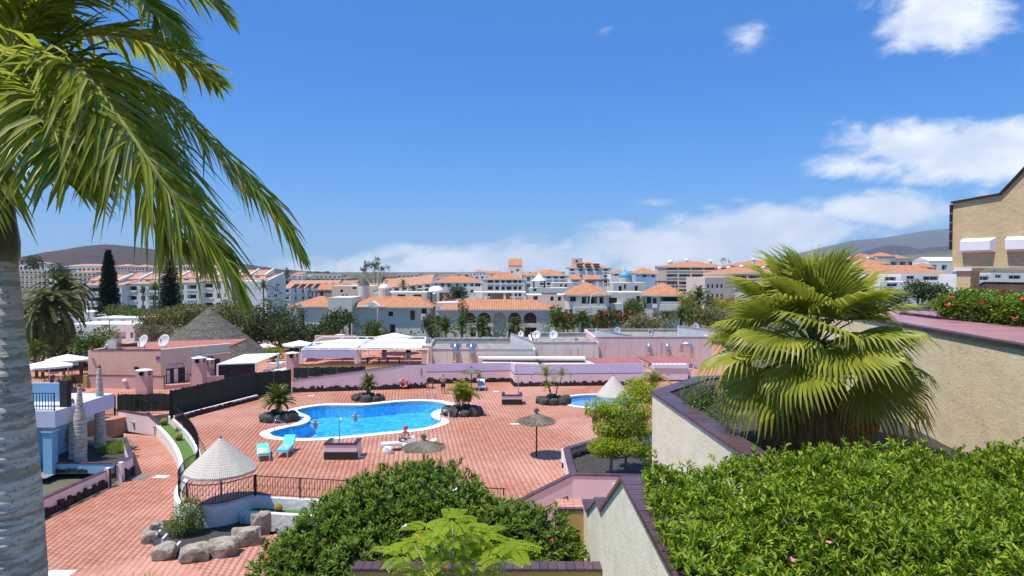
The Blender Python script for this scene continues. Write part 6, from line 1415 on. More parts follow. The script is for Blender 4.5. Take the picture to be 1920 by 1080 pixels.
def awning_shed():
    a = A(406,708,63); b = A(484,705,64.5); t = thing('white_awning_shed','white canopy shed with a dark front beside the green fence','shed',(a.x,63,0)); za = A(406,683,63).z; zb2 = A(430,664,66.5).z
    MB().add([(a.x,63,za),(b.x,64.2,za),(b.x+1.1,67.5,zb2),(a.x+1.2,66.5,zb2),(a.x,63,za-.1),(b.x,64.2,za-.1),(b.x+1.1,67.5,zb2-.1),(a.x+1.2,66.5,zb2-.1)],[(0,1,2,3),(7,6,5,4),(0,4,5,1),(1,5,6,2),(2,6,7,3),(3,7,4,0)]).build('canopy', M_chalk, t)
    MB().obox((a.x+.25,63.2),(b.x-.1,64.25),.05,-.05,za-.12).build('dark_front', mat('charcoal_blind',(.018,.022,.03),.7,.2,1), t)
    for x,y in ((a.x+.08,63.05),(b.x-.08,64.2),(b.x+.95,67.3)): MB().box(x-.07,x+.07,y-.07,y+.07,-.05,za-.1 if y < 66 else zb2-.12).build('post', M_chalk, t)
awning_shed()
def white_parasol(label,px,py,Y,w,z0=-.05,group=None):
    c = A(px,py,Y); t = thing('white_parasol',label,'parasol',(c.x,Y,z0),group); h = w/2; zt = c.z; zr = c.z-.32*w/3.2-.12
    n = 8; V = [(c.x,Y,zt)]+[(c.x+h*(1.0 if i%2 else .86)*math.cos(PI/4*i+PI/4*1)*1.25,Y+h*(1.0 if i%2 else .86)*math.sin(PI/4*i+PI/4)*1.25,zr) for i in range(n)]+[(c.x+h*(1.0 if i%2 else .86)*math.cos(PI/4*i+PI/4)*1.25,Y+h*(1.0 if i%2 else .86)*math.sin(PI/4*i+PI/4)*1.25,zr-.16) for i in range(n)]
    MB().add(V,[(0,1+i,1+(i+1)%n) for i in range(n)]+[(1+i,1+n+i,1+n+(i+1)%n,1+(i+1)%n) for i in range(n)]).build('canopy', mat('white_canvas',(.82,.82,.80),.9,.05,1), t)
    MB().tube([(c.x,Y,z0),(c.x,Y,zt)],.04,8).build('pole', M_chalk, t); MB().lathe([(.3,0),(.3,.08),(.05,.1)],10,(c.x,Y,z0)).build('base', M_grey, t); m = MB()
    for i in range(n): m.tube([(c.x,Y,zt-.05),V[1+i]],.012,4)
    m.build('ribs', M_chalk, t)
white_parasol('white parasol nearest the ringed trunk on the restaurant terrace',92,675,58,3.2); white_parasol('white parasol behind two others on the restaurant terrace',127,664,66,3.4); white_parasol('white parasol low between its neighbours on the restaurant terrace',112,674,72,3.2)
white_parasol('white parasol left of the white pergola frame',562,638,72,3.0); white_parasol('white parasol over the left half of the white pergola',637,626,80,3.6); white_parasol('white parasol over the right half of the white pergola',740,624,78,4.0); white_parasol('small grey white parasol at the eave of the thatch',497,644,84,2.4)
def bar_furniture():
    for i,(px,Y) in enumerate([(118,60),(140,63),(100,64),(150,68)]):
        p = A(px,705,Y); t = thing('terrace_table',['small dark round table at the terrace railing by the blue house','small dark round table beside the terrace lattice gate','small dark round table under the nearest white terrace parasol','small dark round table farthest back against the palms'][i],'table',(p.x,Y,-.05),'restaurant terrace tables'); MB().lathe([(.45,.72),(.45,.76)],14,(p.x,Y,-.05)).build('top', M_wood, t); MB().lathe([(.25,0),(.04,.05),(.04,.72)],10,(p.x,Y,-.05)).build('pedestal', M_iron, t)
        for s in (-1,1):
            c = thing('terrace_chair','dark slatted chair at a restaurant terrace table','chair',(p.x+s*.8,Y,-.05),'restaurant terrace chairs'); x = p.x+s*.8; MB().box(x-.22,x+.22,Y-.22,Y+.22,.37,.41).build('seat', M_wood, c); MB().box(x+s*.2-.02,x+s*.2+.02,Y-.22,Y+.22,.41,.85).build('backrest', M_wood, c)
            for dx in (-.19,.19):
                for dy in (-.19,.19): MB().box(x+dx-.02,x+dx+.02,Y+dy-.02,Y+dy+.02,-.05,.37).build('leg', M_wood, c)
    a = A(55,712,58.5); b = A(110,712,58.5); railing('dark terrace railing by the blue house pier',[(a.x,58.5,-.05),(b.x,58.5,-.05)],1.25,.2,(0,.5,1),knob=False)
    g0_, g1_ = A(118,728,60), A(164,728,60); t = thing('terrace_gate_screen','ochre pier and dark lattice gate at the restaurant terrace','gate',(g0_.x,60,-.05)); MB().box(g0_.x-.6,g0_.x,59.9,60.2,-.05,1.1).build('pier', MATS['rose_pink_render'], t); MB().box(g0_.x+.3,g0_.x+.75,59.95,60.15,-.05,1.05).build('pier', M_ochre, t); MB().box(g1_.x-.35,g1_.x,59.95,60.15,-.05,1.1).build('pier', M_ochre, t)
    for i in range(9): x = g0_.x+.8+i*(g1_.x-g0_.x-1.2)/8; MB().tube([(x,60,-.05),(x,60,1.15)],.025,5).build('bar', M_iron, t)
    MB().box(g0_.x+.8,g1_.x-.36,59.98,60.02,.35,1.0).build('lattice', M_wood, t)
    # rows of white chairs and tables right of the shed
    for i,(px,py,Y) in enumerate([(510,685,66),(525,683,67),(538,686,66),(516,676,71),(532,675,72)]):
        p = A(px,py,Y); t = thing('white_table','white table with its chairs pushed in beside the shed','table',(p.x,Y,-.05),'white tables by the shed'); MB().box(p.x-.7,p.x+.7,Y-.4,Y+.4,.67,.72).build('top', M_chalk, t)
        for dx in (-.6,.6):
            for dy in (-.33,.33): MB().box(p.x+dx-.03,p.x+dx+.03,Y+dy-.03,Y+dy+.03,-.05,.67).build('leg', M_chalk, t)
        for s in (-.35,.35):
            c = thing('white_chair','white chair at a white table beside the shed','chair',(p.x+s,Y-.6,-.05),'white chairs by the shed'); MB().box(p.x+s-.2,p.x+s+.2,Y-.75,Y-.4,.38,.42).build('seat', M_chalk, c); MB().box(p.x+s-.2,p.x+s+.2,Y-.78,Y-.75,.42,.82).build('backrest', M_chalk, c)
            for dx in (-.17,.17):
                for dy in (-.72,-.43): MB().box(p.x+s+dx-.02,p.x+s+dx+.02,Y+dy-.02,Y+dy+.02,-.05,.38).build('leg', M_chalk, c)
bar_furniture()
def pergola():
    Y0 = 68.; Y1 = 76.; zf = .85
    t = thing('white_pergola','white steel pergola with rolled awnings over the raised bar terrace','pergola',(A(680,660,Y0).x,Y0,0))
    x0 = A(566,650,Y0).x; x1 = A(803,650,Y0).x; zl = A(566,655,Y0).z; zh = A(640,632,Y1).z
    xm = A(668,650,Y0).x; X0 = A(604,635,Y1).x; X1 = A(797,633,Y1).x
    for x in (x0,xm,x1): MB().tube([(x,Y0,zf),(x,Y0,zl)],.09,8).build('post', M_chalk, t)
    for x in (X0,A(690,633,Y1).x,X1): MB().tube([(x,Y1,zf),(x,Y1,zh)],.08,8).build('post', M_chalk, t)
    for a,b in (((x0,Y0,zl),(X0,Y1,zh)),((xm,Y0,zl+.1),(A(690,633,Y1).x,Y1,zh)),((x1,Y0,zl),(X1,Y1,zh)),((x0,Y0,zl),(x1,Y0,zl)),((X0,Y1,zh),(X1,Y1,zh)),((x0*.6+X0*.4,(Y0+Y1)/2,(zl+zh)/2),(x1*.6+X1*.4,(Y0+Y1)/2,(zl+zh)/2)),((A(615,645,Y0).x,Y0,zl),(A(645,633,Y1).x,Y1,zh)),((A(740,645,Y0).x,Y0,zl),(A(745,633,Y1).x,Y1,zh))): MB().tube([a,b],.07,6).build('beam', M_chalk, t)
    for k,(u0,u1) in enumerate(((.05,.4),(.5,.75))): 
        ya = Y0+(Y1-Y0)*u0; yb = Y0+(Y1-Y0)*u1; za = zl+(zh-zl)*u0+.08; zb = zl+(zh-zl)*u1+.08
        for xa,xb,xc,xd in ((x0,xm-.15,x0+.8*u1*4,xm+.6*u1),(xm+.15,x1-.2,xm+.9*u1,x1-.1)): MB().add([(xa,ya,za),(xb,ya,za-.02),(xd,yb,zb),(xc,yb,zb)],[(0,1,2,3)]).build('awning', M_chalk, t)
    MB().obox((x0,Y0-.05),(xm,Y0-.05),.06,zl-.85,zl-.1).build('valance', mat('lilac_canvas',(.55,.53,.68),.9,.05,1), t)
    f = thing('bar_terrace','raised yellow walled bar terrace with terracotta floor','terrace',(x0,Y0,0)); MB().prism([(A(562,690,66).x,66.3),(A(752,690,66).x,66.3),(A(800,690,67).x,67.5),(A(815,690,80).x,80),(A(585,690,80).x,80)],-.05,zf).build('floor', MATS['terrace_floor'], f); 
    q0_ = A(556,697,66); q1_ = A(755,690,66); MB().obox(XY(q0_),XY(q1_),.2,-.05,zf+.35).build('yellow_wall', mat('yellow_render',(.62,.44,.20),.85,.1,1), f); MB().obox(XY(q0_),XY(q1_),.26,zf+.35,zf+.42).build('coping', M_wood, f)
    MB().box(A(800,690,68).x-.5,A(800,690,68).x+.5,68,68.6,-.05,A(790,648,68).z).build('pier', M_pink, f)
    MB().box(A(668,650,Y0).x-.3,A(668,650,Y0).x+.35,Y0+.3,Y0+.7,zf,zl).build('pier', M_beige, f)
    MB().box(A(600,665,74).x,A(655,665,74).x,74,74.4,zf,zf+1.1).build('bar_counter', M_wood, f); MB().box(A(590,665,77).x,A(668,665,77).x,77,77.2,zf,zf+2.2).build('back_wall', M_pink, f)
    for i in range(3):
        p = A(597+i*8,680,72.5); s = thing('bar_stool','red seated bar stool under the white pergola','stool',(p.x,72.5,zf),'red bar stools'); MB().lathe([(.2,.72),(.22,.76),(.2,.8)],12,(p.x,72.5,zf)).build('seat', mat('red_leather',(.45,.02,.02),.5,.1,3), s); MB().lathe([(.2,0),(.03,.03),(.03,.72)],8,(p.x,72.5,zf)).build('stem', M_steel, s)
    for i,(px,Yq) in enumerate(((720,71),(765,70))):
        p = A(px,670,Yq); s = thing('stacked_chairs',['tall stack of white plastic chairs in the middle of the bar terrace','tall stack of white plastic chairs beside the salmon pier of the bar terrace'][i],'chair stack',(p.x,Yq,zf),'stacks of white chairs')
        for k in range(6): z = zf+.12*k; MB().box(p.x-.25,p.x+.25,Yq-.25,Yq+.22,z+.4,z+.44).build('seat', M_plast, s); MB().box(p.x-.25,p.x+.25,Yq+.2,Yq+.25,z+.44,z+.85).build('backrest', M_plast, s)
        for dx in (-.22,.22):
            for dy in (-.22,.2): MB().box(p.x+dx-.02,p.x+dx+.02,Yq+dy-.02,Yq+dy+.02,zf,zf+.4).build('leg', M_plast, s)
    for i,px in enumerate((700,738)):
        p = A(px,676,69.3); s = thing('picnic_table','brown slatted table at the edge of the bar terrace','table',(p.x,69.3,zf),'slatted tables on the bar terrace'); 
        for k in range(4): MB().box(p.x-.7,p.x+.7,68.95+k*.18,69.1+k*.18,zf+.6,zf+.65).build('slat', M_wood, s)
        for dx in (-.6,.6): MB().box(p.x+dx-.04,p.x+dx+.04,69.0,69.6,zf,zf+.6).build('leg', M_wood, s)
pergola()
# ------------------------------------------------------------------ flat roofed shops
def shops():
    M_sh = stained('stained_beige_render',(.84,.75,.62),(.40,.34,.28)); M_shp = stained('stained_pink_render',(.80,.60,.55),(.42,.30,.28)); M_roofg = mat('bitumen_roof',(.34,.32,.285),.95,.4,1,.4,20)
    def block(label,px0,px1,ytop,Y,depth,m,zpar=.45,par_m=None,ybr=None):
        a = A(px0,ytop,Y); b = A(px1,ytop,Y); t = thing('shop_block',label,'building',(a.x,Y,-.05)); z = a.z
        MB().obox(XY(a),XY(b),.25,-.05,z,1).build('front_wall', m, t); MB().obox((a.x,Y+depth),XY(a),.25,-.05,z,-1).build('side_wall', m, t); MB().obox(XY(b),(b.x,Y+depth),.25,-.05,z,-1).build('side_wall', m, t)
        MB().box(a.x+.26,b.x-.26,Y+.26,Y+depth,z-zpar-.2,z-zpar).build('roof', M_roofg, t); MB().box(a.x-.04,b.x+.04,Y-.04,Y+.3,z,z+.07).build('coping', M_greyd, t)
        zb = A(px0,ybr,Y+depth).z if ybr else z; MB().box(a.x,b.x,Y+depth,Y+depth+.3,-.05,zb).build('rear_parapet', par_m or M_greyd, t); MB().box(a.x-.03,b.x+.03,Y+depth-.05,Y+depth+.35,zb,zb+.07).build('rear_coping', M_greyd, t); return t,a,b,z
    t1,a1,b1,z1 = block('beige stained shop block with two roof ducts right of the pergola',795,999,655,70,9,M_sh,.35,None,635)
    t2,a2_,b2_,z2 = block('taller beige shop block with satellite dishes on its roof',999,1118,642,72,9,M_sh,.3,None,625)
    t3,a3_,b3_,z3 = block('pink shop block with curved vent pipes beside the fan palm',1118,1330,632,73,10,M_shp,.3,None,618)
    def fin(label,pts,Y,th=.3):
        P = [A(x,y,Y) for x,y in pts]; n = len(P); t = thing('white_fin_wall',label,'wall',(P[0].x,Y,0)); MB().add([(p.x,Y,p.z) for p in P]+[(p.x,Y+th,p.z) for p in P],[tuple(range(n)),tuple(range(2*n-1,n-1,-1))]+[(i,n+i,n+(i+1)%n,(i+1)%n) for i in range(n)]).build('wall_body', M_white, t); MB().obox((P[0].x,Y+.15),(P[1].x,Y+.15),.36,(P[0].z,P[1].z),(P[0].z+.1,P[1].z+.1)).build('coping', M_greyd, t)
    fin('white sloping parapet wall between the beige shop roofs',[(957,626),(1000,642),(1000,655),(957,652)],71.5); fin('white sloping parapet wall over the pink shop block',[(1117,617),(1192,632),(1192,641),(1117,641)],74); fin('white sloping parapet wall nearly behind the fan palm',[(1272,612),(1340,620),(1340,634),(1272,631)],75)
    for lab,px,py,Y,r,az,el,zb in [('grey dish standing left behind the white parapet on the shop roof',977,627,76,.36,-15,25,z2-.3),('white rimmed grey dish in the middle of the shop roof',1006,629,74,.5,-20,28,z2-.3),('white rimmed grey dish right of its twin on the shop roof',1038.5,629,74,.5,-20,28,z2-.3),('small white tilted dish low on the shop roof',1079,637,74,.3,60,20,z2-.3),('grey dish behind the pink block parapet',1158,620,80,.4,-15,25,z3-.3),('white dish on the pink shop roof edge',1219.5,624,74,.42,40,20,z3-.2),('half hidden dish above the pink block near the fan palm',1305,613,80,.42,-20,25,z3-.2),('round white grid dish at the right end of the pergola',804,641,70.5,.46,30,15,z1-.3)]:
        dish(lab,A(px,py,Y),r,az,el,zb,M_dish if 'white' in lab else mat('grey_dish',(.34,.35,.38),.5,.1,2))
    def duct(label,px,Y,ytop,ybot,w,box):
        p = A(px,ybot,Y); zt = A(px,ytop,Y).z; t = thing('vent_duct',label,'duct',(p.x,Y,p.z)); 
        MB().tube([(p.x,Y-.3,p.z),(p.x,Y-.3,zt-.35),(p.x,Y-.1,zt-.05),(p.x,Y+.5,zt)],w,12).build('pipe', M_steel, t, True)
        for k in range(3): z = p.z+(zt-p.z)*(.2+.25*k); MB().lathe([(w*1.1,-.04),(w*1.1,.04)],12,(p.x,Y-.3,z)).build('collar', M_steel, t)
        if box: MB().box(p.x-.55,p.x+.55,Y+.3,Y+1.2,z1-.35,zt+.1).build('fan_box', M_steel, t)
    duct('thick silver roof duct with a pale fan box',854,70,646,686,.22,True); duct('silver roof duct with a dark fan box beside its twin',884,70,646,686,.17,True)
    duct('curved white vent pipe left on the pink wall',1216,73,645,668,.18,False); duct('curved white vent pipe second on the pink wall',1251,73,645,668,.18,False)
    q = [A(1278,660,72.6),A(1278,647,72.6),A(1284,645,72.5),A(1293,646,72.3),A(1297,650,72.2),A(1297,672,72.1)]; t = thing('vent_duct','large white bent duct beside the fan palm','duct',tuple(q[-1])); MB().tube([tuple(v) for v in q],.2,12).build('pipe', M_steel, t, True)
    def slab(name,label,pts,Yn,Yf,m,th=.12,cat='roof'):
        P = [A(x,y,Y) for (x,y),Y in zip(pts,(Yn,Yn,Yf,Yf))]; t = thing(name,label,cat,(P[0].x,Yn,-.05)); V = [tuple(p) for p in P]+[(p.x,p.y,p.z-th) for p in P]; MB().add(V,[(0,1,2,3),(7,6,5,4),(0,4,5,1),(1,5,6,2),(2,6,7,3),(3,7,4,0)]).build('sheet', m, t)
        for p in P[:2]: MB().box(p.x-.06,p.x+.06,p.y,p.y+.12,-.05,p.z-th).build('post', M_chalk, t)
        return t,P
    M_red = mat('red_metal_roof',(.42,.16,.14),.5,.2,.8)
    slab('white_canopy','long thin white canopy slab in front of the beige shops',[(899,671),(1098,672),(1096,668),(897,668)],66,69,M_chalk); slab('flat_canopy','cream translucent canopy roof behind the lilac screens',[(1030,685),(1122,685),(1104,676),(1003,676)],64,68,mat('cream_canopy',(.66,.60,.50),.7,.2,1)); slab('low_canopy','cream canopy with dark posts left of the jutting corner',[(905,681),(1010,683),(1008,676),(905,675)],64.5,68,mat('cream_canopy',(.66,.60,.50),.7,.2,1))
    for lab,pts in (('red ribbed metal roof behind the long lilac wall',[(1122,686),(1210,686),(1193,671),(1098,671)]),('red ribbed metal roof at the right end behind the fan palm',[(1225,683),(1300,683),(1285,668),(1195,668)])):
        t,P = slab('red_metal_roof',lab,pts,64,69,M_red)
        for k in range(9): u = (k+.5)/9; a = P[0].lerp(P[1],u); b = P[3].lerp(P[2],u); MB().tube([(a.x,a.y,a.z+.02),(b.x,b.y,b.z+.02)],.035,4).build('rib', M_red, t)
    a = A(1226,685,63.5); b = A(1290,685,63.5); t = thing('white_kiosk','white and lilac kiosk front under the red metal roof','kiosk',(a.x,63.5,-.05)); MB().box(a.x,b.x,63.5,66,-.05,A(1226,684,63.5).z).build('wall', M_lilac, t); MB().box(a.x-.05,b.x+.05,63.4,63.5,A(1226,690,63.5).z,A(1226,684,63.5).z+.05).build('fascia', M_chalk, t); MB().box(a.x,b.x,63.42,63.499,-.05,.12).build('plinth', M_lava, t)
    for i,(px,py0,py1) in enumerate(((1070,655,668),(1084,653,670),(1123,652,672),(1241,642,660))): p = A(px,py1,71.5 if px < 1118 else 72.7); tag(MB().tube([(p.x,p.y,p.z-.3),(p.x,p.y,A(px,py0,p.y).z)],.03,6).build('roof_pole', M_chalk if i == 2 else M_iron, None, org=tuple(p)),['thin dark pipe on the beige shop wall','pair of dark thin pipes on the beige shop wall','thin white pole before the pink shop wall','thin dark pipe between the curved vents'][i],'pipe')
shops()
# ------------------------------------------------------------------ buildings with real openings
def rooftile(name, col, period=.42):
    m, T, b = newmat(name); g = T.new('ShaderNodeNewGeometry'); tc = T.new('ShaderNodeTexCoord'); sp = T.new('ShaderNodeSeparateXYZ'); T.l.new(tc.outputs['Object'], sp.inputs[0])
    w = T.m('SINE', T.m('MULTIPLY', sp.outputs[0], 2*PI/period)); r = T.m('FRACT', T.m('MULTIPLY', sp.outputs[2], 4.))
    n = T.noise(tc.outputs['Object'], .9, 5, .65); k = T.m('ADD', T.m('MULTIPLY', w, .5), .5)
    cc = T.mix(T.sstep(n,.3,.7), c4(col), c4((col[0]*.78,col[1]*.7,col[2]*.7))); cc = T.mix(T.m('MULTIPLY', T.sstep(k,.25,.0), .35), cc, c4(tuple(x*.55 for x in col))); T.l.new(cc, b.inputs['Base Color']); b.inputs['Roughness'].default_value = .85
    bn = T.new('ShaderNodeBump'); bn.inputs['Strength'].default_value = .8; bn.inputs['Distance'].default_value = .12; T.l.new(T.m('ADD', k, T.m('MULTIPLY', r, .4)), bn.inputs['Height']); T.l.new(bn.outputs[0], b.inputs['Normal']); return m
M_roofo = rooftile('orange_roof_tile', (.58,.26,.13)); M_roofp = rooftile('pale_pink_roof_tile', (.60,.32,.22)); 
M_gwhite = stained('white_facade', (.88,.83,.75), (.62,.56,.48), .35); M_ggrey = stained('grey_green_facade', (.68,.66,.56), (.46,.44,.37), .4); M_gbeige = mat('beige_facade', (.74,.61,.46), .85, .1, .25); M_gpink = mat('pinkish_facade', (.78,.60,.52), .85, .1, .25)
M_frame = mat('window_frame', (.16,.09,.06), .6, .2, 3); M_wframe = mat('white_frame', (.75,.75,.75), .6, .05, 3); M_loggia = mat('loggia_wall', (.68,.60,.50), .85, .15, .5)
class Bld:
    def __init__(s, name, label, px0, px1, Y0, Y1, ytop, zbot, depth, m, cat='building', group=None):
        s.a = A(px0, ytop, Y0); s.b = A(px1, ytop, Y1); s.a2 = Vector(XY(s.a)); s.b2 = Vector(XY(s.b)); s.d = (s.b2-s.a2).normalized(); s.n = Vector((s.d.y,-s.d.x)); s.L = (s.b2-s.a2).length
        s.z1 = s.a.z; s.z0 = zbot; s.depth = depth; s.m = m; s.ops = []; s.t = thing(name, label, cat, (s.a.x,s.a.y,zbot), group)
    def uv(s, px, py):
        r = ray(px,py); q = s.a2; k = (q.x*s.d.y-q.y*s.d.x)/(r.x*s.d.y-r.y*s.d.x); p = Vector((r.x*k,r.y*k)); return (p-s.a2).dot(s.d), HC+r.z*k
    def P(s, u, z, off=0.): p = s.a2+s.d*u+s.n*off; return (p.x,p.y,z)
    def op(s, x0, y0, x1, y1, dep=.3, kind='window', arch=False, m=None):
        u0,z1 = s.uv(x0,y0); u1,z0 = s.uv(x1,y1); s.ops.append((max(.02,u0),min(s.L-.02,u1),max(s.z0+.02,z0),min(s.z1-.02,z1),dep,kind,arch,m)); return s
    def grid(s, cols, rows, **k):
        for (x0,x1) in cols:
            for (y0,y1) in rows: s.op(x0,y0,x1,y1,**k)
        return s
    def auto(s, nb, nf, w=.62, h=.55, base=.25, dep=.9, kind='loggia', top=.15):
        H = (s.z1-s.z0-top)/nf
        for i in range(nb):
            for j in range(nf):
                c = s.L*(i+.5)/nb; ww = s.L/nb*w/2; z = s.z0+H*j+H*base; s.ops.append((c-ww,c+ww,z,z+H*h,dep,kind,False,None))
        return s
    def finish(s, roof=None, frames=True, side=None):
        us = sorted(set([0,s.L]+[o[0] for o in s.ops]+[o[1] for o in s.ops])); zs = sorted(set([s.z0,s.z1]+[o[2] for o in s.ops]+[o[3] for o in s.ops])); mb = MB()
        for i in range(len(us)-1):
            run = None
            for j in range(len(zs)-1):
                cu = (us[i]+us[i+1])/2; cz = (zs[j]+zs[j+1])/2
                hole = any(o[0] < cu < o[1] and o[2] < cz < o[3] for o in s.ops)
                if hole:
                    if run is not None: mb.quad(s.P(us[i],run),s.P(us[i+1],run),s.P(us[i+1],zs[j]),s.P(us[i],zs[j])); run = None
                elif run is None: run = zs[j]
            if run is not None: mb.quad(s.P(us[i],run),s.P(us[i+1],run),s.P(us[i+1],s.z1),s.P(us[i],s.z1))
        D = s.depth
        mb.quad(s.P(0,s.z0,-D),s.P(0,s.z0),s.P(0,s.z1),s.P(0,s.z1,-D)); mb.quad(s.P(s.L,s.z0),s.P(s.L,s.z0,-D),s.P(s.L,s.z1,-D),s.P(s.L,s.z1)); mb.quad(s.P(s.L,s.z0,-D),s.P(0,s.z0,-D),s.P(0,s.z1,-D),s.P(s.L,s.z1,-D)); mb.quad(s.P(0,s.z1),s.P(s.L,s.z1),s.P(s.L,s.z1,-D),s.P(0,s.z1,-D))
        for (u0,u1,z0,z1,dp,kind,arch,m) in s.ops:
            mb.quad(s.P(u0,z0),s.P(u1,z0),s.P(u1,z0,-dp),s.P(u0,z0,-dp)); mb.quad(s.P(u1,z1),s.P(u0,z1),s.P(u0,z1,-dp),s.P(u1,z1,-dp)); mb.quad(s.P(u0,z1),s.P(u0,z0),s.P(u0,z0,-dp),s.P(u0,z1,-dp)); mb.quad(s.P(u1,z0),s.P(u1,z1),s.P(u1,z1,-dp),s.P(u1,z0,-dp))
            if arch:
                r = (u1-u0)/2; c = (u0+u1)/2; k = 8; zc = z1-r
                for sg in (-1,1):
                    pts = [s.P(c+sg*r,z1,.001)]+[s.P(c+sg*r*math.cos(t),zc+r*math.sin(t),.001) for t in np.linspace(0,PI/2,k)]
                    mb.add(pts,[(0,i,i+1) if sg < 0 else (0,i+1,i) for i in range(1,k)])
        s.body = mb.build('wall', s.m, s.t)
        for (u0,u1,z0,z1,dp,kind,arch,m) in s.ops:
            w = u1-u0; h = z1-z0
            def panel(nm, a0,a1,b0,b1,off,mm,par=s.t):
                q = MB(); q.quad(s.P(a0,b0,off),s.P(a1,b0,off),s.P(a1,b1,off),s.P(a0,b1,off)); return q.build(nm,mm,par)
            def bar(q,a0,a1,b0,b1,off,th=.05): 
                V = [s.P(a0,b0,off),s.P(a1,b0,off),s.P(a1,b1,off),s.P(a0,b1,off)]; W_ = [s.P(a0,b0,off+th),s.P(a1,b0,off+th),s.P(a1,b1,off+th),s.P(a0,b1,off+th)]; q.add(W_+V,[(0,1,2,3),(0,3,7,4),(1,5,6,2),(3,2,6,7),(0,4,5,1)])
            if kind == 'window' or kind == 'arch_window':
                p_ = panel('window',u0,u1,z0,z1,-dp+.01,m or M_glass)
                if frames:
                    q = MB(); f = min(.09,w*.1); bar(q,u0,u0+f,z0,z1,-dp+.012); bar(q,u1-f,u1,z0,z1,-dp+.012); bar(q,u0+f,u1-f,z1-f,z1,-dp+.012); bar(q,(u0+u1)/2-f/2,(u0+u1)/2+f/2,z0,z1-f,-dp+.012); q.build('frame', M_wframe if s.m is M_gwhite else M_frame, p_)
            elif kind == 'niche': panel('niche',u0,u1,z0,z1,-dp+.01,m or s.m)
            else:   # a loggia: back wall with a wide glazed door, and a parapet across the front
                bk = panel('loggia_back',u0,u1,z0,z1,-dp+.01,m or M_loggia); e = w*.14
                p_ = panel('window',u0+e,u1-e*1.6,z0,z1-h*.12,-dp+.03,M_glass)
                q = MB(); bar(q,u0-.05,u1+.05,z0-.05,z0+h*.30,.02,.10); q.build('balcony',s.m if kind == 'loggia' else M_gwhite,s.t)
        if roof: s.roof(*roof)
        return s
    def roof(s, kind, h, over=.5, m=None, base=None, inset=None):
        m = m or M_roofo; z = s.z1 if base is None else base; D = s.depth; o = over if s.a.y < 150 else over*.2; L = s.L
        c = lambda u,y,zz: s.P(u,zz,-y)
        if kind == 'hip':
            e = min(inset if inset is not None else D/2, L*.45); V = [c(-o,-o,z),c(L+o,-o,z),c(L+o,D+o,z),c(-o,D+o,z),c(e,D/2,z+h),c(L-e,D/2,z+h)]; Fs = [(0,1,5,4),(1,2,5),(2,3,4,5),(3,0,4),(3,2,1,0)]
        elif kind == 'shed': V = [c(-o,-o,z),c(L+o,-o,z),c(L+o,D*.8,z+h),c(-o,D*.8,z+h),c(-o,-o,z-.15),c(L+o,-o,z-.15)]; Fs = [(0,1,2,3),(4,5,1,0),(0,3,4),(1,5,2),(3,2,5,4)]
        elif kind == 'gable_x': V = [c(-o,-o,z),c(L+o,-o,z),c(L+o,D+o,z),c(-o,D+o,z),c(-o,D/2,z+h),c(L+o,D/2,z+h)]; Fs = [(0,1,5,4),(2,3,4,5),(1,2,5),(3,0,4),(3,2,1,0)]
        else: V = [c(-o,-o,z),c(L+o,-o,z),c(L+o,D+o,z),c(-o,D+o,z),c(L/2,-o,z+h),c(L/2,D+o,z+h)]; Fs = [(0,4,5,3),(1,2,5,4),(0,1,4),(2,3,5),(3,2,1,0)]
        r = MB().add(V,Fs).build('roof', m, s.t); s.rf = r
        mb = MB(); mb.add([c(-o,-o,z-.22),c(L+o,-o,z-.22),c(L+o,-o,z-.004),c(-o,-o,z-.004),c(-o,.1,z-.22),c(L+o,.1,z-.22)],[(0,1,2,3),(1,0,4,5)]); mb.build('eave', s.m, s.t); return s
    def box(s, nm, x0,y0,x1,y1, prot, m=None, back=0.):
        """a block standing out from the wall over a picture rectangle"""
        u0,z1 = s.uv(x0,y0); u1,z0 = s.uv(x1,y1); p = s.P(u0,z0,prot); q = s.P(u1,z0,prot); return MB().obox(p,q,prot-back-.004,z0,z1,1).build(nm, m or s.m, s.t)
def lamp_post(label, px, ytop, Y, z0, side=-1, h=None):
    p = A(px,ytop,Y); t = thing('street_lamp', label, 'street lamp', (p.x,Y,z0)); MB().tube([(p.x,Y,z0),(p.x,Y,p.z-.9),(p.x+side*.15,Y,p.z-.3),(p.x+side*.6,Y,p.z),(p.x+side*1.2,Y,p.z-.05)],[.1,.08,.07,.06,.05],8).build('post', M_chalk, t, True); MB().box(p.x+side*1.3-.45,p.x+side*1.3+.45,Y-.12,Y+.12,p.z-.1,p.z+.04).build('lamp_head', M_chalk, t)
ZV = -1.4
# villas behind the palm row
v = Bld('villa','grey villa with orange hip roof beside the trees behind the pergola',549,617,120,119,573,ZV,9,M_ggrey)
v.op(560,583,571,640,.8,'loggia').finish(('hip',1.55,.6)); v2 = Bld('villa_stair_block','tall grey flat block between two orange roofed villas',616,660,116.5,116.5,558,ZV,8,M_ggrey); v2.op(646,580,652,590).op(620,600,626,612).finish()
v = Bld('villa','grey villa with orange roof, small gable and two barred windows',660,806,118,118,575,ZV,10,M_ggrey)
v.op(728,584,737,593,.35).op(769,582,778,600,.35).op(731,608,741,624,.5).op(790,578,800,588,.6).finish(('hip',1.6,.6,None,None,2.5)); 
g = [v.uv(680,575),v.uv(716,575)]; c_ = v.P((g[0][0]+g[1][0])/2,0,.9); w = (g[1][0]-g[0][0])/2; zz = g[0][1]
MB().add([v.P(g[0][0],zz,.62),v.P(g[1][0],zz,.62),v.P((g[0][0]+g[1][0])/2,zz+1.05,.62),v.P(g[0][0],zz,-1.6),v.P(g[1][0],zz,-1.6),v.P((g[0][0]+g[1][0])/2,zz+1.05,-1.6)],[(0,1,2),(0,2,5,3),(1,4,5,2)]).build('small_gable', M_ggrey, v.t)
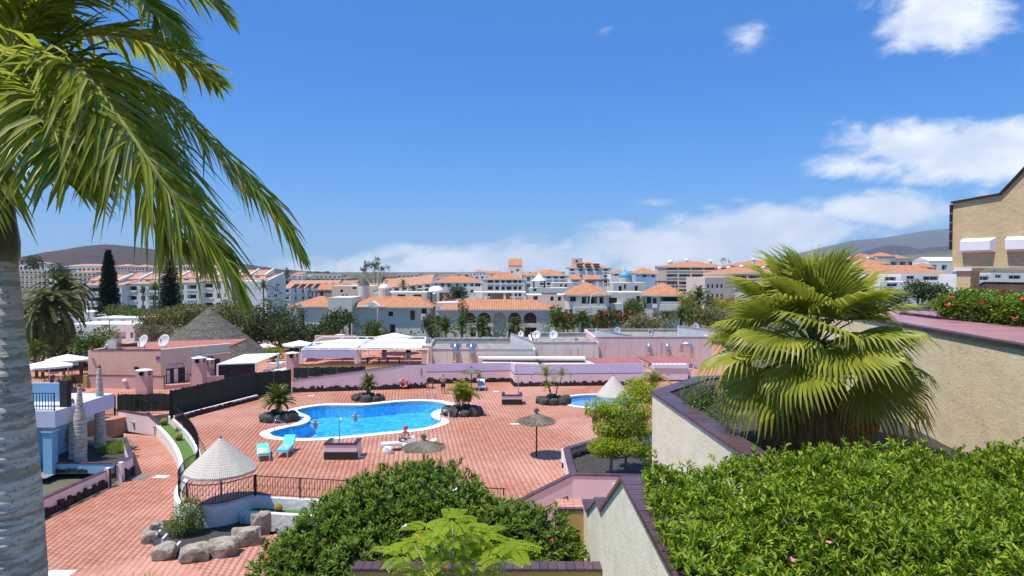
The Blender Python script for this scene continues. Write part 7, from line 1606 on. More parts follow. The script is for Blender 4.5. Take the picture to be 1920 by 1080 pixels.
v.box('balcony',790,589,806,600,.9,M_ggrey); v.box('lintel',671,573.5,692,575.5,.9,M_wframe); v.box('lintel',704,573.5,725,575.5,.9,M_wframe)
v = Bld('villa_arcade','grey villa with seven arches under a long orange roof',822,1044,116,116,579.5,ZV,10,M_ggrey)
for i,(x0,x1) in enumerate([(838,862),(867,892),(896,920),(925,949),(953,977),(982,1006),(1010,1034)]):
    if i in (0,6): v.op(x0,586,x1,606,.15,'niche',True)
    elif i == 3: v.op(x0,586,x1,632,1.2,'niche',True)
    else: v.op(x0,586,x1,606,.6,'window',True)
for x0,x1 in ((882,892),(896,920),(953,975),(984,1006)): v.op(x0,614,x1,632,.6)
v.finish(('hip',1.45,.35,None,None,4.0)); v.box('corner_pier',817,572,824,640,.25); MB().box(*[v.a.x-.6,v.b.x+.6],116.6+10,116.6+10.4,v.z1,v.z1+1.3).build('rear_parapet', M_gpink, v.t)
MB().box(v.a.x-.6,v.a.x+3.2,118,126,v.z1,v.z1+1.0).build('roof_terrace', M_gpink, v.t)
p = thing('white_roof_pergola','white flat pergola on the roof terrace behind the long orange roof','pergola',(A(935,548,127).x,127,3.9)); x0_,x1_ = A(888,548,127).x,A(986,548,127).x; zt = A(935,547,127).z; MB().box(x0_,x1_,125.5,130,zt-.2,zt).build('roof', M_gwhite, p)
for u in (0,.22,.6,.78,1): x = x0_+.2+(x1_-x0_-.4)*u; MB().box(x-.2,x+.2,125.6,126,3.9,zt-.2).build('post', M_gwhite, p)
MB().box(x0_+3,x1_-3,129.5,129.8,3.9,zt-.2).build('back_wall', M_gbeige, p)
def dome(label,px,pytop,pybase,Y,w,m,posts=True,z0=3.,fin=False,cone=False,prof=None):
    c = A(px,pybase,Y); zt = A(px,pytop,Y).z; r = w/2; h = zt-c.z; t = thing('dome_pavilion' if posts else 'dome', label, 'dome', (c.x,Y,z0))
    if prof is None: prof = [(r*math.cos(a),h*math.sin(a)) for a in np.linspace(0,PI/2*.97,8)]
    MB().lathe([(q,z) for q,z in prof],20,(c.x,Y,c.z)).build('shell', m, t, not cone)
    if fin: MB().lathe([(.12,0),(.18,.2),(.03,.5),(.02,.9)],8,(c.x,Y,zt-.05)).build('finial', m, t)
    if posts:
        for a in range(4): x = c.x+r*.8*math.cos(a*PI/2+PI/4); y = Y+r*.8*math.sin(a*PI/2+PI/4); MB().box(x-.12,x+.12,y-.12,y+.12,z0,c.z).build('post', M_frame, t)
    else: MB().lathe([(r*1.02,0),(r*1.02,c.z-z0)],16,(c.x,Y,z0)).build('drum', M_ggrey, t)
dome('white half dome on dark posts over the roof terrace',817.5,536,548,124,2.9,M_gwhite,True,3.9); dome('white bell shaped cupola pavilion on the villa roof',1011,513,527,140,3.9,M_gwhite,True,3.5,True,False,[(1.95,0),(1.2,.25),(.95,.6),(.6,1.0),(.15,1.5),(.02,1.65)])
dome('white dome on the pale villa roof behind the gable',720,533,542,130,2.1,M_gwhite,False,3.2,True); dome('dark grey pointed turret cone on the cream villa',682,519,535,130,2.1,mat('slate_cone',(.10,.10,.11),.8,.3,2),False,2.0,False,True,[(1.1,0),(1.0,.15),(.5,.9),(.03,1.65)])
dome('sky blue dome with a cross finial above the chapel-like villa',1172,508,520,150,2.7,mat('sky_blue_dome',(.12,.38,.62),.5,.1,2),False,4.0,True)
v = Bld('cream_villa','cream flat roofed villa with small square windows behind the trees',622,700,132,132,536,ZV,8,M_gbeige); v.op(638,543,643,548).op(641,552,645,558).op(648,552,652,558).op(676,552,680,560).op(661,538,668,542).finish(); v = Bld('villa_annex','cream villa annex with orange lean-to roof next to dark pergola',596,634,134,134,543,ZV,6,M_gbeige); v.op(600,548,606,556).finish(('shed',1.0,.3))
v = Bld('roof_terrace_block','pale low roof terrace block with dark pergola posts',700,800,130,130,548,ZV,8,M_ggrey); v.op(715,553,728,557).op(745,552,760,557).op(775,552,790,557).finish()
v = Bld('grey_villa','grey villa with orange roof over a railed balcony and arched corner',1067,1142,117,117,552,ZV,9,M_ggrey); v.op(1069,556,1080,565,.5).op(1091,556,1100,575,1.2,'loggia').op(1102,556,1120,575,1.4,'loggia').op(1068,580,1074,592,.4).op(1124,556,1132,575,1.2,'loggia').finish(('hip',2.0,.5)); v.box('balcony',1074,575,1136,590,1.3,M_ggrey)
v = Bld('grey_villa','grey flat roofed villa wing with a dark wide window',1135,1210,119,119,548,ZV,8,M_ggrey); v.op(1142,558,1157,568,.5).op(1149,583,1166,596,.8).op(1193,555,1200,566,.4).finish(); v.box('balcony',1136,569,1165,582,1.0)
v = Bld('grey_villa','grey villa with orange roof at the street lamp by the green trees',1208,1282,118,117,553,ZV,9,M_ggrey); v.op(1224,559,1231,569,.4).op(1238,556,1280,569,1.4,'loggia').op(1224,587,1231,594,.4).op(1240,585,1262,604,1.0,'loggia').op(1213,556,1221,569,.6).finish(('hip',2.0,.5)); v.box('balcony',1237,570,1284,582,.9); v.box('window_sill',1223,570,1232,577,.35,M_gwhite)
v = Bld('cream_villa','pale grey villa block carrying the blue dome',1150,1212,136,136,530,ZV,8,M_ggrey); v.op(1170,533,1174,542).op(1181,527,1189,529.5).op(1190,536,1196,546).op(1160,536,1166,546).finish()
v = Bld('grey_terrace_block','long grey terrace wall with dark pergola between the villas',985,1068,126,126,553,ZV,8,M_ggrey); v.op(1000,555,1008,562).op(1032,556,1038,564).op(1046,556,1052,564).finish(); v = Bld('grey_tower_block','grey flat block under the white bell cupola',994,1066,138,138,540,ZV,6,M_ggrey); v.op(1000,541,1006,546).finish()
def dark_pergola(label,px0,px1,ytop,ybot,Y,n):
    a = A(px0,ytop,Y); b = A(px1,ytop,Y); z0 = A(px0,ybot,Y).z; t = thing('dark_pergola',label,'pergola',(a.x,Y,z0)); MB().box(a.x,b.x,Y,Y+3,a.z-.25,a.z).build('roof', M_frame, t)
    for i in range(n):
        x = a.x+.1+(b.x-a.x-.2)*i/(n-1)
        for y in (Y+.1,Y+2.9): MB().box(x-.08,x+.08,y-.08,y+.08,z0,a.z-.25).build('post', M_frame, t)
dark_pergola('dark timber pergola on the roof left of the blue dome',1101,1143,524,537,130,4); dark_pergola('dark timber pergola at the right villa roof edge',1235,1270,527,540,128,3); dark_pergola('dark timber pergola on the cream villa terrace',577,622,546,560,134,4); dark_pergola('dark timber pergola above the arcade villa right end',1016,1044,550,563,127,3); dark_pergola('dark timber posts under the white half dome terrace',828,848,549,563,125,3)
lamp_post('white street lamp in front of the orange roofed villa by the trees',553,575,96,-1.35,1); lamp_post('white street lamp standing tall between the two right villas',1168,548,96,-1.35,-1); lamp_post('white street lamp before the railed villa balcony',1107,550,100,-1.35,1); lamp_post('white street lamp in front of the small gable villa',708,567,104,-1.35,-1); lamp_post('white street lamp behind the salmon restaurant roof',205,590,86,-1.35,-1)
# ------------------------------------------------------------------ mid-distance apartments
ZF = 0.0
v = Bld('apartment_house','white apartment house with long orange roof and small dormer slots',808,905,200,200,529,ZF,12,M_gwhite); v.grid([(813,818),(828,833),(838,845),(855,860),(869,875)],[(531,538)],dep=.4).grid([(826,833),(882,888),(891,901)],[(531,537)],dep=.4).grid([(882,888)],[(543,549)],dep=.4).finish(('hip',1.9,.7)); 
v = Bld('apartment_house','white apartment house with orange roof and two rows of balconies',906,984,196,196,523,ZF,12,M_gwhite); v.grid([(914,925),(928,936),(940,947),(949,960),(962,970),(972,978)],[(525,533),(537,546),(550,558)],dep=.9,kind='loggia').finish(('hip',2.0,.7))
for px in (855,880,914,940,962): 
    p = A(px,517 if px < 900 else 513,198); 
v = Bld('stair_tower','narrow white stair tower with gabled orange top',953,979,204,204,498,ZF,7,M_gwhite); v.op(958,508,962,512,.3).op(968,504,973,509,.3).finish(('shed',2.2,.2))
v = Bld('apartment_house','white apartment block joining tower and hilltop flats',984,1066,202,202,516,ZF,12,M_gwhite); v.grid([(988,994)],[(519,527),(532,539),(551,556)],dep=.4).grid([(1012,1020),(1025,1033),(1038,1047),(1050,1060)],[(518,524),(530,536),(541,547)],dep=.9,kind='loggia').finish(('hip',1.6,.5))
v = Bld('hilltop_flats','white hilltop flats with orange roof and roof tower',1066,1146,215,215,502,ZF,14,M_gwhite); v.grid([(1069,1077),(1086,1093),(1101,1110),(1116,1123),(1132,1140)],[(503,510),(516,521),(526,532)],dep=1.0,kind='loggia').finish(('hip',1.9,.5)); tb = Bld('roof_tower','pink square tower on the hilltop flats roof',1073,1092,219,219,484,8,5,M_gpink); tb.op(1079,488,1084,492,.2).finish()
for i,px in enumerate((1087,1103,1119)):
    a = A(px-5,497,214.5); b = A(px+5,494,214.5); tag(MB().box(a.x,b.x,214.5,217,A(px,498,214.5).z,b.z).build('dormer', M_frame, None, org=tuple(a)),'dark dormer slot on the hilltop flats roof','dormer','dormers of the hilltop flats')
v = Bld('pink_house','low pink house with two small windows below the hilltop flats',1036,1075,170,170,530,ZF,8,M_gpink); v.op(1050,533,1054,537).op(1059,533,1063,538).finish()
v = Bld('row_house','white row house with orange gable below the hilltop flats',1070,1090,180,180,524,ZF,7,M_gwhite); v.op(1073,524.5,1087,530,.6,'loggia').finish(('shed',1.2,.3)); v = Bld('row_house','white row house with dark windows beside the pale block',1096,1128,178,178,525,ZF,7,M_gwhite); v.op(1100,527,1112,533,.6,'loggia').finish(('shed',1.2,.3))
for i in range(6):
    x0 = 722+i*14.5; v = Bld('terraced_house','white terraced house with sloping orange roof in a stepped row',x0,x0+14,196-i*2,196-i*2,540-i*1.6,ZF,9,M_gwhite,group='stepped terraced houses'); v.op(x0+2,542-i*1.6,x0+12,548-i*1.6,.7,'loggia').op(x0+2,550-i*1.6,x0+12,556-i*1.6,.7,'loggia').finish(('shed',2.4,.15,M_roofp))
v = Bld('white_low_block','low white block under the stepped terraced houses',728,812,160,160,551,ZV,8,M_gwhite); v.grid([(735,742),(752,759),(770,777),(788,795)],[(553,558)]).finish()
v = Bld('blue_house_far','pale blue house with orange roof behind the blue dome',1192,1233,190,190,513,ZF,10,mat('blue_facade',(.38,.52,.72),.85,.1,.3)); v.op(1205,514,1212,520).op(1222,516,1228,520).finish(('hip',1.7,.5))
v = Bld('orange_roof_house','low house with long orange roof left of the blue house',1146,1182,196,196,512,ZF,8,M_gwhite); v.op(1152,513,1160,517).finish(('hip',1.0,.4))
# hotels on the right
def band_hotel(label,px0,px1,Y0,Y1,ytop,floors,cols,m,roofh,depth=16,name='hotel'):
    v = Bld(name,label,px0,px1,Y0,Y1,ytop,ZF-1,depth,m)
    for (y0,y1) in floors:
        for (x0,x1) in cols: v.op(x0,y0,x1,y1,1.6,'loggia')
    v.finish(('hip',roofh,.9)); return v
v = band_hotel('beige hotel with orange roof and wide balcony floors',1233,1364,185,182,500,[(502,508),(514,521),(528,535),(542,548)],[(1250,1270),(1273,1294),(1297,1318),(1321,1340),(1343,1362)],M_gbeige,1.6); v.grid([(1236,1239),(1242,1245)],[(500.5,506)])
def chim(lab,px,py,Y,v): p = A(px,py,Y); t = thing('roof_chimney',lab,'chimney',(p.x,Y,p.z-1.2),'white roof chimneys'); MB().box(p.x-.4,p.x+.4,Y-.4,Y+.4,p.z-1.2,p.z).build('stack', M_gwhite, t); MB().lathe([(.6,0),(.55,.2),(.1,.45)],8,(p.x,Y,p.z)).build('cap', M_gwhite, t)
for px,py,Y in ((1255,492,190),(1258,490,192),(1287,488,190),(1332,490,190),(1349,503,178),(1366,502,178),(1390,500,178),(1431,502,176),(1413,487,200)): chim('small white capped chimney on an orange hotel roof',px,py,Y,None)
v = band_hotel('beige hotel wing with orange roof partly behind the fan palm',1320,1480,174,168,512,[(517,524),(534,541)],[(1378,1400),(1403,1425),(1428,1450),(1453,1475)],M_gbeige,1.7); 
w_ = Bld('hotel_side_block','pinkish hotel block with paired small windows above the bushes',1322,1384,170,172,520,ZV,10,M_gpink); w_.grid([(1326,1330),(1334,1338),(1343,1347),(1351,1355)],[(533,540),(551,561)]).finish()
band_hotel('far beige hotel with orange roof behind the beige wing',1376,1500,215,215,498,[(500,505),(509,514)],[(1400,1425),(1430,1455),(1460,1490)],M_gbeige,1.8)
d_ = A(1357,489,205); dish('large grey dish on the hotel roof',A(1357,489,205),1.0,-30,20,d_.z-2,mat('grey_dish',(.34,.35,.38),.5,.1,2)); dish('large white dish tilted away on the hotel roof',A(1366,490,205),1.0,70,25,d_.z-2)
for lab,px0,px1,Y,yt,rh,m in [('long orange roofed terrace highest behind the fan palm',1500,1668,230,494,2.2,M_gbeige),('orange roofed terrace with overhanging eaves beyond the fan palm',1560,1690,205,503,2.2,M_gbeige),('lowest orange roofed terrace along the white villas',1600,1782,185,512,2.2,M_gwhite),('orange roofed block behind the top of the fan palm',1440,1560,225,505,2.4,M_gbeige)]:
    v = Bld('terrace_row',lab,px0,px1,Y,Y,yt,ZF,14,m); k = int((px1-px0)/16)
    for i in range(k): v.op(px0+4+i*16,yt+2,px0+15+i*16,yt+8,1.2,'loggia')
    v.finish(('hip',rh,.9))
for i,(px,py) in enumerate(((1690,503),(1722,505),(1574,491),(1627,484))): chim('small white capped chimney on an orange hotel roof',px,py,192 if i < 2 else 235,None)
for lab,px,w,yt,Y in [('small orange hip roofed pavilion at the left of the ridge row',1626,30,482,300),('small orange hip roofed pavilion in the middle of the ridge row',1662,34,480,310),('small orange hip roofed pavilion at the right of the ridge row',1692,22,484,320)]:
    v = Bld('ridge_house',lab,px-w/2,px+w/2,Y,Y,yt,4,10,M_gpink); v.auto(2,2,.5,.4,.3,.6,'window').finish(('hip',1.8,.8))
v = Bld('grey_flats','grey flats with dark balconies below the scrub hill',1668,1734,290,290,486,4,12,M_greyd); v.auto(4,3,.6,.5,.25,.9).finish(); v = Bld('white_villa_far','white stepped villa with dark balconies beside the gable house',1742,1800,240,240,489,4,10,M_gwhite); v.auto(3,2,.5,.5,.25,.8).finish(('gable_x',1.4,.3,M_gwhite)); v = Bld('small_orange_house','small white house with orange roof near the gable house',1734,1752,220,220,500,4,8,M_gwhite); v.op(1738,502,1748,506).finish(('hip',1.4,.6))
for lab,px0,px1,yt,Y in [('white cubic villa behind the dark trees right of the fan palm',1628,1690,515,150),('white cubic villa with wide glass under the orange terrace',1690,1772,514,155),('white cubic villa seen through the porch of the gable house',1812,1862,514,140),('second white cubic villa seen through the porch',1858,1925,512,145),('low white cubic villa behind the back parapet',1650,1760,528,140)]:
    v = Bld('white_cubic_villa',lab,px0,px1,Y,Y,yt,0,9,M_gwhite); k = (px1-px0); v.op(px0+k*.12,yt+3,px0+k*.3,yt+9,.4).op(px0+k*.5,yt+4,px0+k*.85,yt+11,.6).finish()
# ------------------------------------------------------------------ apartments on the left
def step_apts():
    u = [(160,228),(228,300),(300,372),(372,440),(440,502)]
    for i,(x0,x1) in enumerate(u):
        Y = 172+i*3; yt = 535-i*2.5
        v = Bld('white_apartments',['white apartments with sloping orange roofs behind the left pine tree','white apartments between the two tall pines','white apartments behind the second pine','white apartments behind the hanging palm frond tip','white apartments at the plain end wall'][i],x0,x1,Y,Y,yt,ZV,12,M_gwhite); w = (x1-x0)
        for r in range(3):
            y0 = yt+4+r*18
            if y0+12 < 592: v.op(x0+w*.06,y0,x0+w*.40,y0+11,1.4,'loggia').op(x0+w*.50,y0,x0+w*.62,y0+10,.4).op(x0+w*.70,y0,x0+w*.95,y0+11,1.4,'loggia')
        v.finish(('shed',1.4,.3,M_roofp))
        # upper storey with slanted gables stepping back
        for k in range(2):
            xa = x0+w*(.08+.46*k); xb = xa+w*.40; p = Bld('penthouse','white rooftop storey with slanted gable on the apartments '+['behind the left pine','between the two pines','behind the second pine','behind the hanging frond tip','next to the vine wall'][i],xa,xb,Y+4,Y+4,yt-9,v.z1,7,M_gwhite,group='slanted rooftop storeys'); p.op(xa+w*.08,yt-7,xa+w*.22,yt-2,.5).finish(('shed',1.5,.1,M_roofp))
            L = p.L; MB().add([p.P(L-.3,p.z1-.1,.2),p.P(L+.1,p.z1-.1,.2),p.P(L+.1,p.z1-.1,-6.5),p.P(L-.3,p.z1-.1,-6.5),p.P(L-.3,p.z1+.25,.2),p.P(L+.1,p.z1+.25,.2),p.P(L+.1,p.z1+1.9,-6.5),p.P(L-.3,p.z1+1.9,-6.5)],[(0,1,5,4),(1,2,6,5),(2,3,7,6),(3,0,4,7),(4,5,6,7)]).build('gable_wing', M_gwhite, p.t)
    v = Bld('apartment_end_wall','plain white gable end with a dark vine drawing on it',500,536,168,182,527,ZV,10,M_gwhite); v.finish(); L = v.L
    MB().add([v.P(0,v.z1,.0),v.P(L,v.z1,.0),v.P(L*.9,v.z1+2.1,.0),v.P(0,v.z1,-.3),v.P(L,v.z1,-.3),v.P(L*.9,v.z1+2.1,-.3)],[(0,1,2),(5,4,3),(0,2,5,3),(1,4,5,2)]).build('gable_top', M_gwhite, v.t)
    m = MB()
    for x0,y0,x1,y1 in [(512,538,513.5,544),(517,533,525,534.5),(516,538,518,545),(520,534,521.5,543),(518,544,524,545.5),(507,550,512,551),(514,552,519,556),(522,549,530,550)]:
        u0,z1 = v.uv(x0,y0); u1,z0 = v.uv(x1,y1); q = [v.P(u0,z0,.03),v.P(u1,z0,.03),v.P(u1,z1,.03),v.P(u0,z1,.03)]; m.add(q,[(0,1,2,3)])
    m.build('wall_drawing', M_frame, v.t)
    for i in range(7):
        x0 = 530+i*14; v = Bld('lean_roof_house','white balcony house under a long pink sloping roof right of the vine wall',x0,x0+14,190+i*4,190+i*4,541-i*.4,ZV,10,M_gwhite,group='houses under pink sloping roofs'); v.op(x0+2,543,x0+12,550,1.0,'loggia').op(x0+2,556,x0+12,563,1.0,'loggia').finish(('shed',2.2,.1,M_roofp))
step_apts()
def far_flats():
    for i,(lab,x0,x1,yt,Y,nb,nf,m) in enumerate([('long beige flats with dark balcony rows beyond the date palms',30,86,506,300,7,5,M_gbeige),('white stair tower of the beige flats',84,104,503,300,2,3,M_gwhite),('beige flats stepping down behind the left pine',104,180,510,290,9,5,M_gbeige),('white flats along the foot of the volcanic hill',120,195,499,420,9,3,M_gwhite),('pink white flats left of the pine top under the hill',213,244,499,430,5,4,M_gpink),('pink white flats in the middle under the hill',247,277,500,430,5,4,M_gpink),('pink white flats right of the middle under the hill',280,306,501,430,5,4,M_gpink),('pink white flats behind the second pine under the hill',322,370,500,430,7,4,M_gpink),('pink white flats farthest right under the hill',372,420,502,440,7,4,M_gpink),('white house cluster on the far left slope',35,84,494,480,6,2,M_gwhite)]):
        v = Bld('far_flats',lab,x0,x1,Y,Y,yt,0,14,m); v.auto(nb,nf,.6,.5,.25,1.0).finish(('hip',1.4,.5,M_roofp) if i in (3,4,5,6,7,8,9) else None,False)
    v = Bld('terraced_hotel','grey terraced hotel with dark balcony bands behind the bare tree',574,656,330,330,521,0,16,M_greyd); v.auto(9,4,.75,.5,.25,1.5).finish(None,False); v = Bld('grey_hotel_block','grey upper storeys of the terraced hotel',590,640,338,338,515,4,10,M_greyd); v.auto(6,2,.6,.5,.2,1.0).finish(None,False)
    v = Bld('terraced_hotel','grey terraced hotel right of the bare tree',735,798,340,340,519,0,16,M_greyd); v.auto(7,4,.75,.5,.25,1.5).finish(None,False); v = Bld('grey_hotel_block','grey upper storeys right of the bare tree',745,785,348,348,513,4,10,M_greyd); v.auto(5,2,.6,.5,.2,1.0).finish(None,False)
    v = Bld('brick_flats','dark red brown flats between the bare tree and grey hotel',716,742,320,320,519,0,10,mat('red_brown_facade',(.30,.13,.10),.85,.2,.3)); v.auto(3,3).finish(None,False)
    # low white houses in front of the pines
    v = Bld('low_white_house','long low white house below the left pine',173,282,110,110,596,ZV,7,M_gwhite); v.grid([(182,190),(205,212),(226,234)],[(599,605)]).op(244,620,250,632).finish(); v = Bld('low_white_house','low white terrace wall house behind the street lamp',128,252,100,100,608,ZV,7,M_gwhite); v.op(244,623,250,634).op(214,622,236,636,.8,'niche').op(174,616,180,622).finish()
    v = Bld('low_white_house','small white house beside the date palms',60,175,130,130,585,ZV,7,M_gwhite); v.grid([(80,88),(100,108),(150,158)],[(588,596)]).finish()
far_flats()
# ------------------------------------------------------------------ trees and shrubs of the middle distance
L_dark = leafmat('dark_tree_leaf', [(.028,.05,.014),(.05,.08,.02),(.08,.115,.026)], .2, .5, .25); L_mid = leafmat('mid_tree_leaf', [(.05,.085,.016),(.085,.13,.02),(.13,.175,.028)], .25, .5, .3); L_olive = leafmat('olive_tree_leaf', [(.11,.12,.035),(.16,.165,.045),(.22,.21,.06)], .2, .6, .2); L_dry = leafmat('dry_shrub_leaf', [(.16,.14,.08),(.22,.19,.12),(.28,.25,.17)], .15, .8, .1); L_yel = leafmat('yellow_shrub_leaf', [(.22,.23,.03),(.32,.29,.03),(.42,.34,.03)], .3, .5, .2); L_pine = leafmat('pine_needle', [(.012,.024,.012),(.02,.036,.016),(.032,.05,.02)], .1, .6, .2)
def tree(label, px, py, Y, w, h, z0, lm, n=1500, ls=.3, seed=0, name='tree', flower=None, trunk=None, gap=.55, group=None):
    """crown centred on picture point (px, py) at distance Y, w x h metres, on a trunk with limbs"""
    rr = random.Random(seed); c = A(px,py,Y); t = thing(name, label, 'tree', (c.x,Y,z0), group); k = 11; lob = []
    for i in range(k):
        a = rr.uniform(0,2*PI); q = rr.uniform(.15,.62); zz = rr.uniform(-.34,.36); s = rr.uniform(.22,.36); lob.append((c.x+math.cos(a)*w/2*q*1.1, Y+math.sin(a)*w/2*q, c.z+zz*h, w*s*.85, w*s*.8, h*s*.85))
    P, D = lobes_points(lob, n, gap); V, Fc = leafarrays(P, D+rnd_dirs(n)*1.1, rnd_dirs(n)+np.array([[0,0,.8]]), RNG.uniform(.6,1.3,n)*ls, RNG.uniform(.5,.8,n)*ls, .2, .2)
    tag(npmesh('crown', V, Fc, lm, t), kind='stuff'); m = MB(); r = trunk or max(.06,w*.03); top = (c.x,Y,c.z-h*.2); m.tube([(c.x,Y,z0),(c.x+rr.uniform(-.1,.1)*w*.3,Y,(z0+top[2])/2),top],[r*1.2,r,r*.75],8)
    for l in lob: m.tube([top,((top[0]+l[0])/2,(top[1]+l[1])/2,(top[2]+l[2])/2+h*.03),(l[0],l[1],l[2])],[r*.6,r*.4,r*.15],5)
    m.build('trunk', M_bark, t)
    if flower: 
        f, nf = flower; k = [i for i in range(n) if D[i][2] > .35 and D[i][1] < .5][:nf]
        for i in k: inst('flower', f, t, P[i]+D[i]*ls*.5, (random.uniform(-.8,.2),random.uniform(-.4,.4),0))
    return t
Zg = -1.35
FR_stiff = [pinnate_mesh(2.0, .12, .28, 30, .42, .05, MATS['garden_palm_leaf'], .2), pinnate_mesh(1.8, .16, .4, 28, .42, .05, MATS['garden_palm_leaf'], .25)]
def norfolk(label, px, ytop, ybot, Y, wpx, n, seed):
    a = A(px,ytop,Y); b = A(px,ybot,Y); H = a.z-Zg; w = wpx/F*Y/2; t = thing('norfolk_pine', label, 'tree', (a.x,Y,Zg)); MB().tube([(a.x,Y,Zg),(a.x,Y,a.z-.3)],[.28,.03],8).build('trunk', M_bark, t)
    rr = np.random.default_rng(seed); Ps = []; Ds = []; br = MB(); tiers = int(H/.36)
    for i in range(tiers):
        u = (i+.5)/tiers
        if u < .1: continue
        z = Zg+H*u; R_ = w*(1-u)**.62*(1.0 if u > .2 else .85)+.12; nb = 7; off = rr.uniform(0,6)
        for j in range(nb):
            th = off+2*PI*j/nb; L = R_*rr.uniform(.8,1.1); d = np.array([math.cos(th),math.sin(th),.10]); br.tube([(a.x,Y,z),(a.x+d[0]*L,Y+d[1]*L,z+.10*L)],[.03,.01],4,False)
            m = max(3,int(L*n)); s = rr.uniform(.12,1,m)[:,None]; Ps.append(np.array([a.x,Y,z])+d*L*s+rr.normal(size=(m,3))*np.array([0,0,.14])); sd = np.array([-d[1],d[0],0.])*np.where(rr.random(m) < .5,-1,1)[:,None]; Ds.append(d*.7+sd*.9+rr.normal(size=(m,3))*.3+np.array([0,0,.15]))
    P = np.concatenate(Ps); D = np.concatenate(Ds); m = len(P); V, Fc = leafarrays(P, D, np.array([[0,0,1.]])+rr.normal(size=(m,3))*.4, rr.uniform(.3,.6,m), rr.uniform(.16,.28,m), .1, .05); tag(npmesh('needles', V, Fc, L_pine, t), kind='stuff'); br.build('branches', M_bark, t)
norfolk('tall dark norfolk pine before the white apartments', 203, 469, 590, 125, 46, 46, 1); norfolk('looser norfolk pine right of the tall dark one', 319, 486, 582, 125, 60, 26, 2); norfolk('small far norfolk pine on the skyline left of the grey hotel', 538, 502, 524, 260, 26, 8, 3)
def date_palm(label, px, py, Y, n, seed, sc=1., el=(75,-50), fr=None, tr=.3):
    c = A(px,py,Y); t = palm('date_palm', label, (c.x,Y,Zg), c.z-Zg, tr, fr or FR_date, n, el, seed, sc); return t
date_palm('big canary date palm beside the ringed trunk with hanging dry fronds', 92, 600, 72, 74, 61, 1.0); date_palm('taller canary date palm leaning behind the big one', 118, 560, 84, 56, 62, 1.0, (80,-35))
for lab,px,py,Y,s in [('young palm below the date palms at the terrace',68,668,66,.8),('young palm beside the white parasols on the terrace',152,658,68,.7),('slim palm before the white apartments between the pines',268,551,150,1.0),('slim palm left of the second pine',291,541,152,.9),('short palm at the foot of the slim palms',288,563,148,.7),('palm against the vine wall end',494,541,155,1.1),('fan-headed palm left of the small gable villa',656,606,98,.85),('palm in front of the arcade villa left',836,622,92,1.1),('palm second in the row before the arcade villa',901,622,92,1.15),('palm third in the row before the arcade villa',966,618,93,1.05),('palm before the grey villa balcony left',1045,613,94,1.25),('palm before the grey villa balcony right',1092,610,95,1.2),('palm beside the arcade villa pier',866,612,96,.8),('palm in the hedge right of the right villa',1277,600,95,1.0),('date palm right of the right villa',1311,562,105,1.15),('palm left on the roof terrace of the terraced houses',756,537,165,.9),('palm right on the roof terrace of the terraced houses',776,546,160,.8),('palm behind the arcade villa left corner trees',822,609,94,.7)]:
    date_palm(lab,px,py,Y,22 if Y > 140 else 40,int(px),s,(78,-18),FR_stiff,.16)
c_ = A(872,583,101); t = tree('thin upright tree in front of the second arch', 868, 588, 101, 1.6, 5.2, Zg, L_mid, 500, .32, 71, name='slim_tree')
for i,a in enumerate([('big dark tree behind the thatched hut',478,606,92,8.5,5.5,L_dark,3400,.36),('rounded green tree right of the thatched hut',525,598,94,6.5,5.0,L_mid,2600,.34),('low dark tree before the orange roofed villa',598,622,92,6.5,3.6,L_dark,2400,.33),('dark tree left of the small gable villa wall',628,608,95,4.5,4.0,L_dark,1800,.33),('dark tree mass at the right end of the thatch',545,632,88,6,4.0,L_dark,2400,.34),('olive dry tree between thatch and white houses',300,606,96,6.5,3.6,L_olive,2200,.34),('olive tree above the thatch peak',352,590,104,8,3.6,L_olive,2400,.36),('olive tree behind the palm frond tip',432,588,108,9,4.0,L_olive,2600,.36),('pale dry bushy tree left of the thatch',286,628,90,5.0,2.8,L_dry,1700,.32),('bright green bush behind the salmon roof',182,640,76,4.2,3.6,L_bush,1900,.26),('green bush row below the tall pine',225,588,118,7,2.6,L_mid,1500,.36),('green bush row below the slim palms',255,591,116,7,2.2,L_mid,1400,.36),('green bush in front of the small gable villa',706,620,92,4.5,2.6,L_mid,1500,.3),('bright low bush by the white shed',512,662,78,2.6,1.6,L_lime,800,.22),('dark bush left of the arcade villa',806,614,98,2.6,3.0,L_dark,900,.3),('dark tree on the roof terrace behind the half dome',856,553,165,6.5,4.0,L_dark,1300,.45),('green tree between the two right villas',1192,580,100,4.6,4.4,L_mid,1800,.32),('grey green bush below the right villas',1222,606,94,6,2.6,L_olive,1500,.3),('grey bush below the right villa window',1195,606,93,4.5,2.4,L_dry,1100,.28),('yellow flowering bush beside the right villa',1292,566,108,4.2,3.4,L_yel,1300,.32),('olive bush behind the fan palm left edge',1335,596,98,6.5,3.4,L_olive,1700,.32),('green bush between date palm and olive bush',1300,590,100,4,3,L_mid,1100,.3),('yellow green bush left of the fan palm crown',1356,570,104,5,3.4,L_yel,1200,.34),('dark green tree right of the fan palm',1722,543,100,5.5,3.6,L_dark,2000,.32),('dark green tree beside the porch pillar',1768,552,98,4.5,3.2,L_dark,1600,.3),('green tree right behind the fan palm crown',1676,560,95,5,3.0,L_mid,1500,.3),('lime green bush at the rose back parapet',1745,574,60,3.0,1.0,L_lime,1000,.16),('dark tree on the far left skyline',62,492,420,12,7,L_dark,700,1.2),('far tree among the beige flats',112,508,270,9,7,L_dark,800,.8),('leafy dark mass under the date palms',100,640,78,8,4.5,L_dark,2600,.36),('dark bush behind the restaurant railing',150,690,74,3,2.4,L_mid,900,.25)]):
    lab,px,py,Y,w,h,lm,n,ls = a; tree(lab,px,py,Y,w,h,Zg if Y < 400 else terrz(A(px,py,Y).x,Y)-.3,lm,n,ls,100+i)
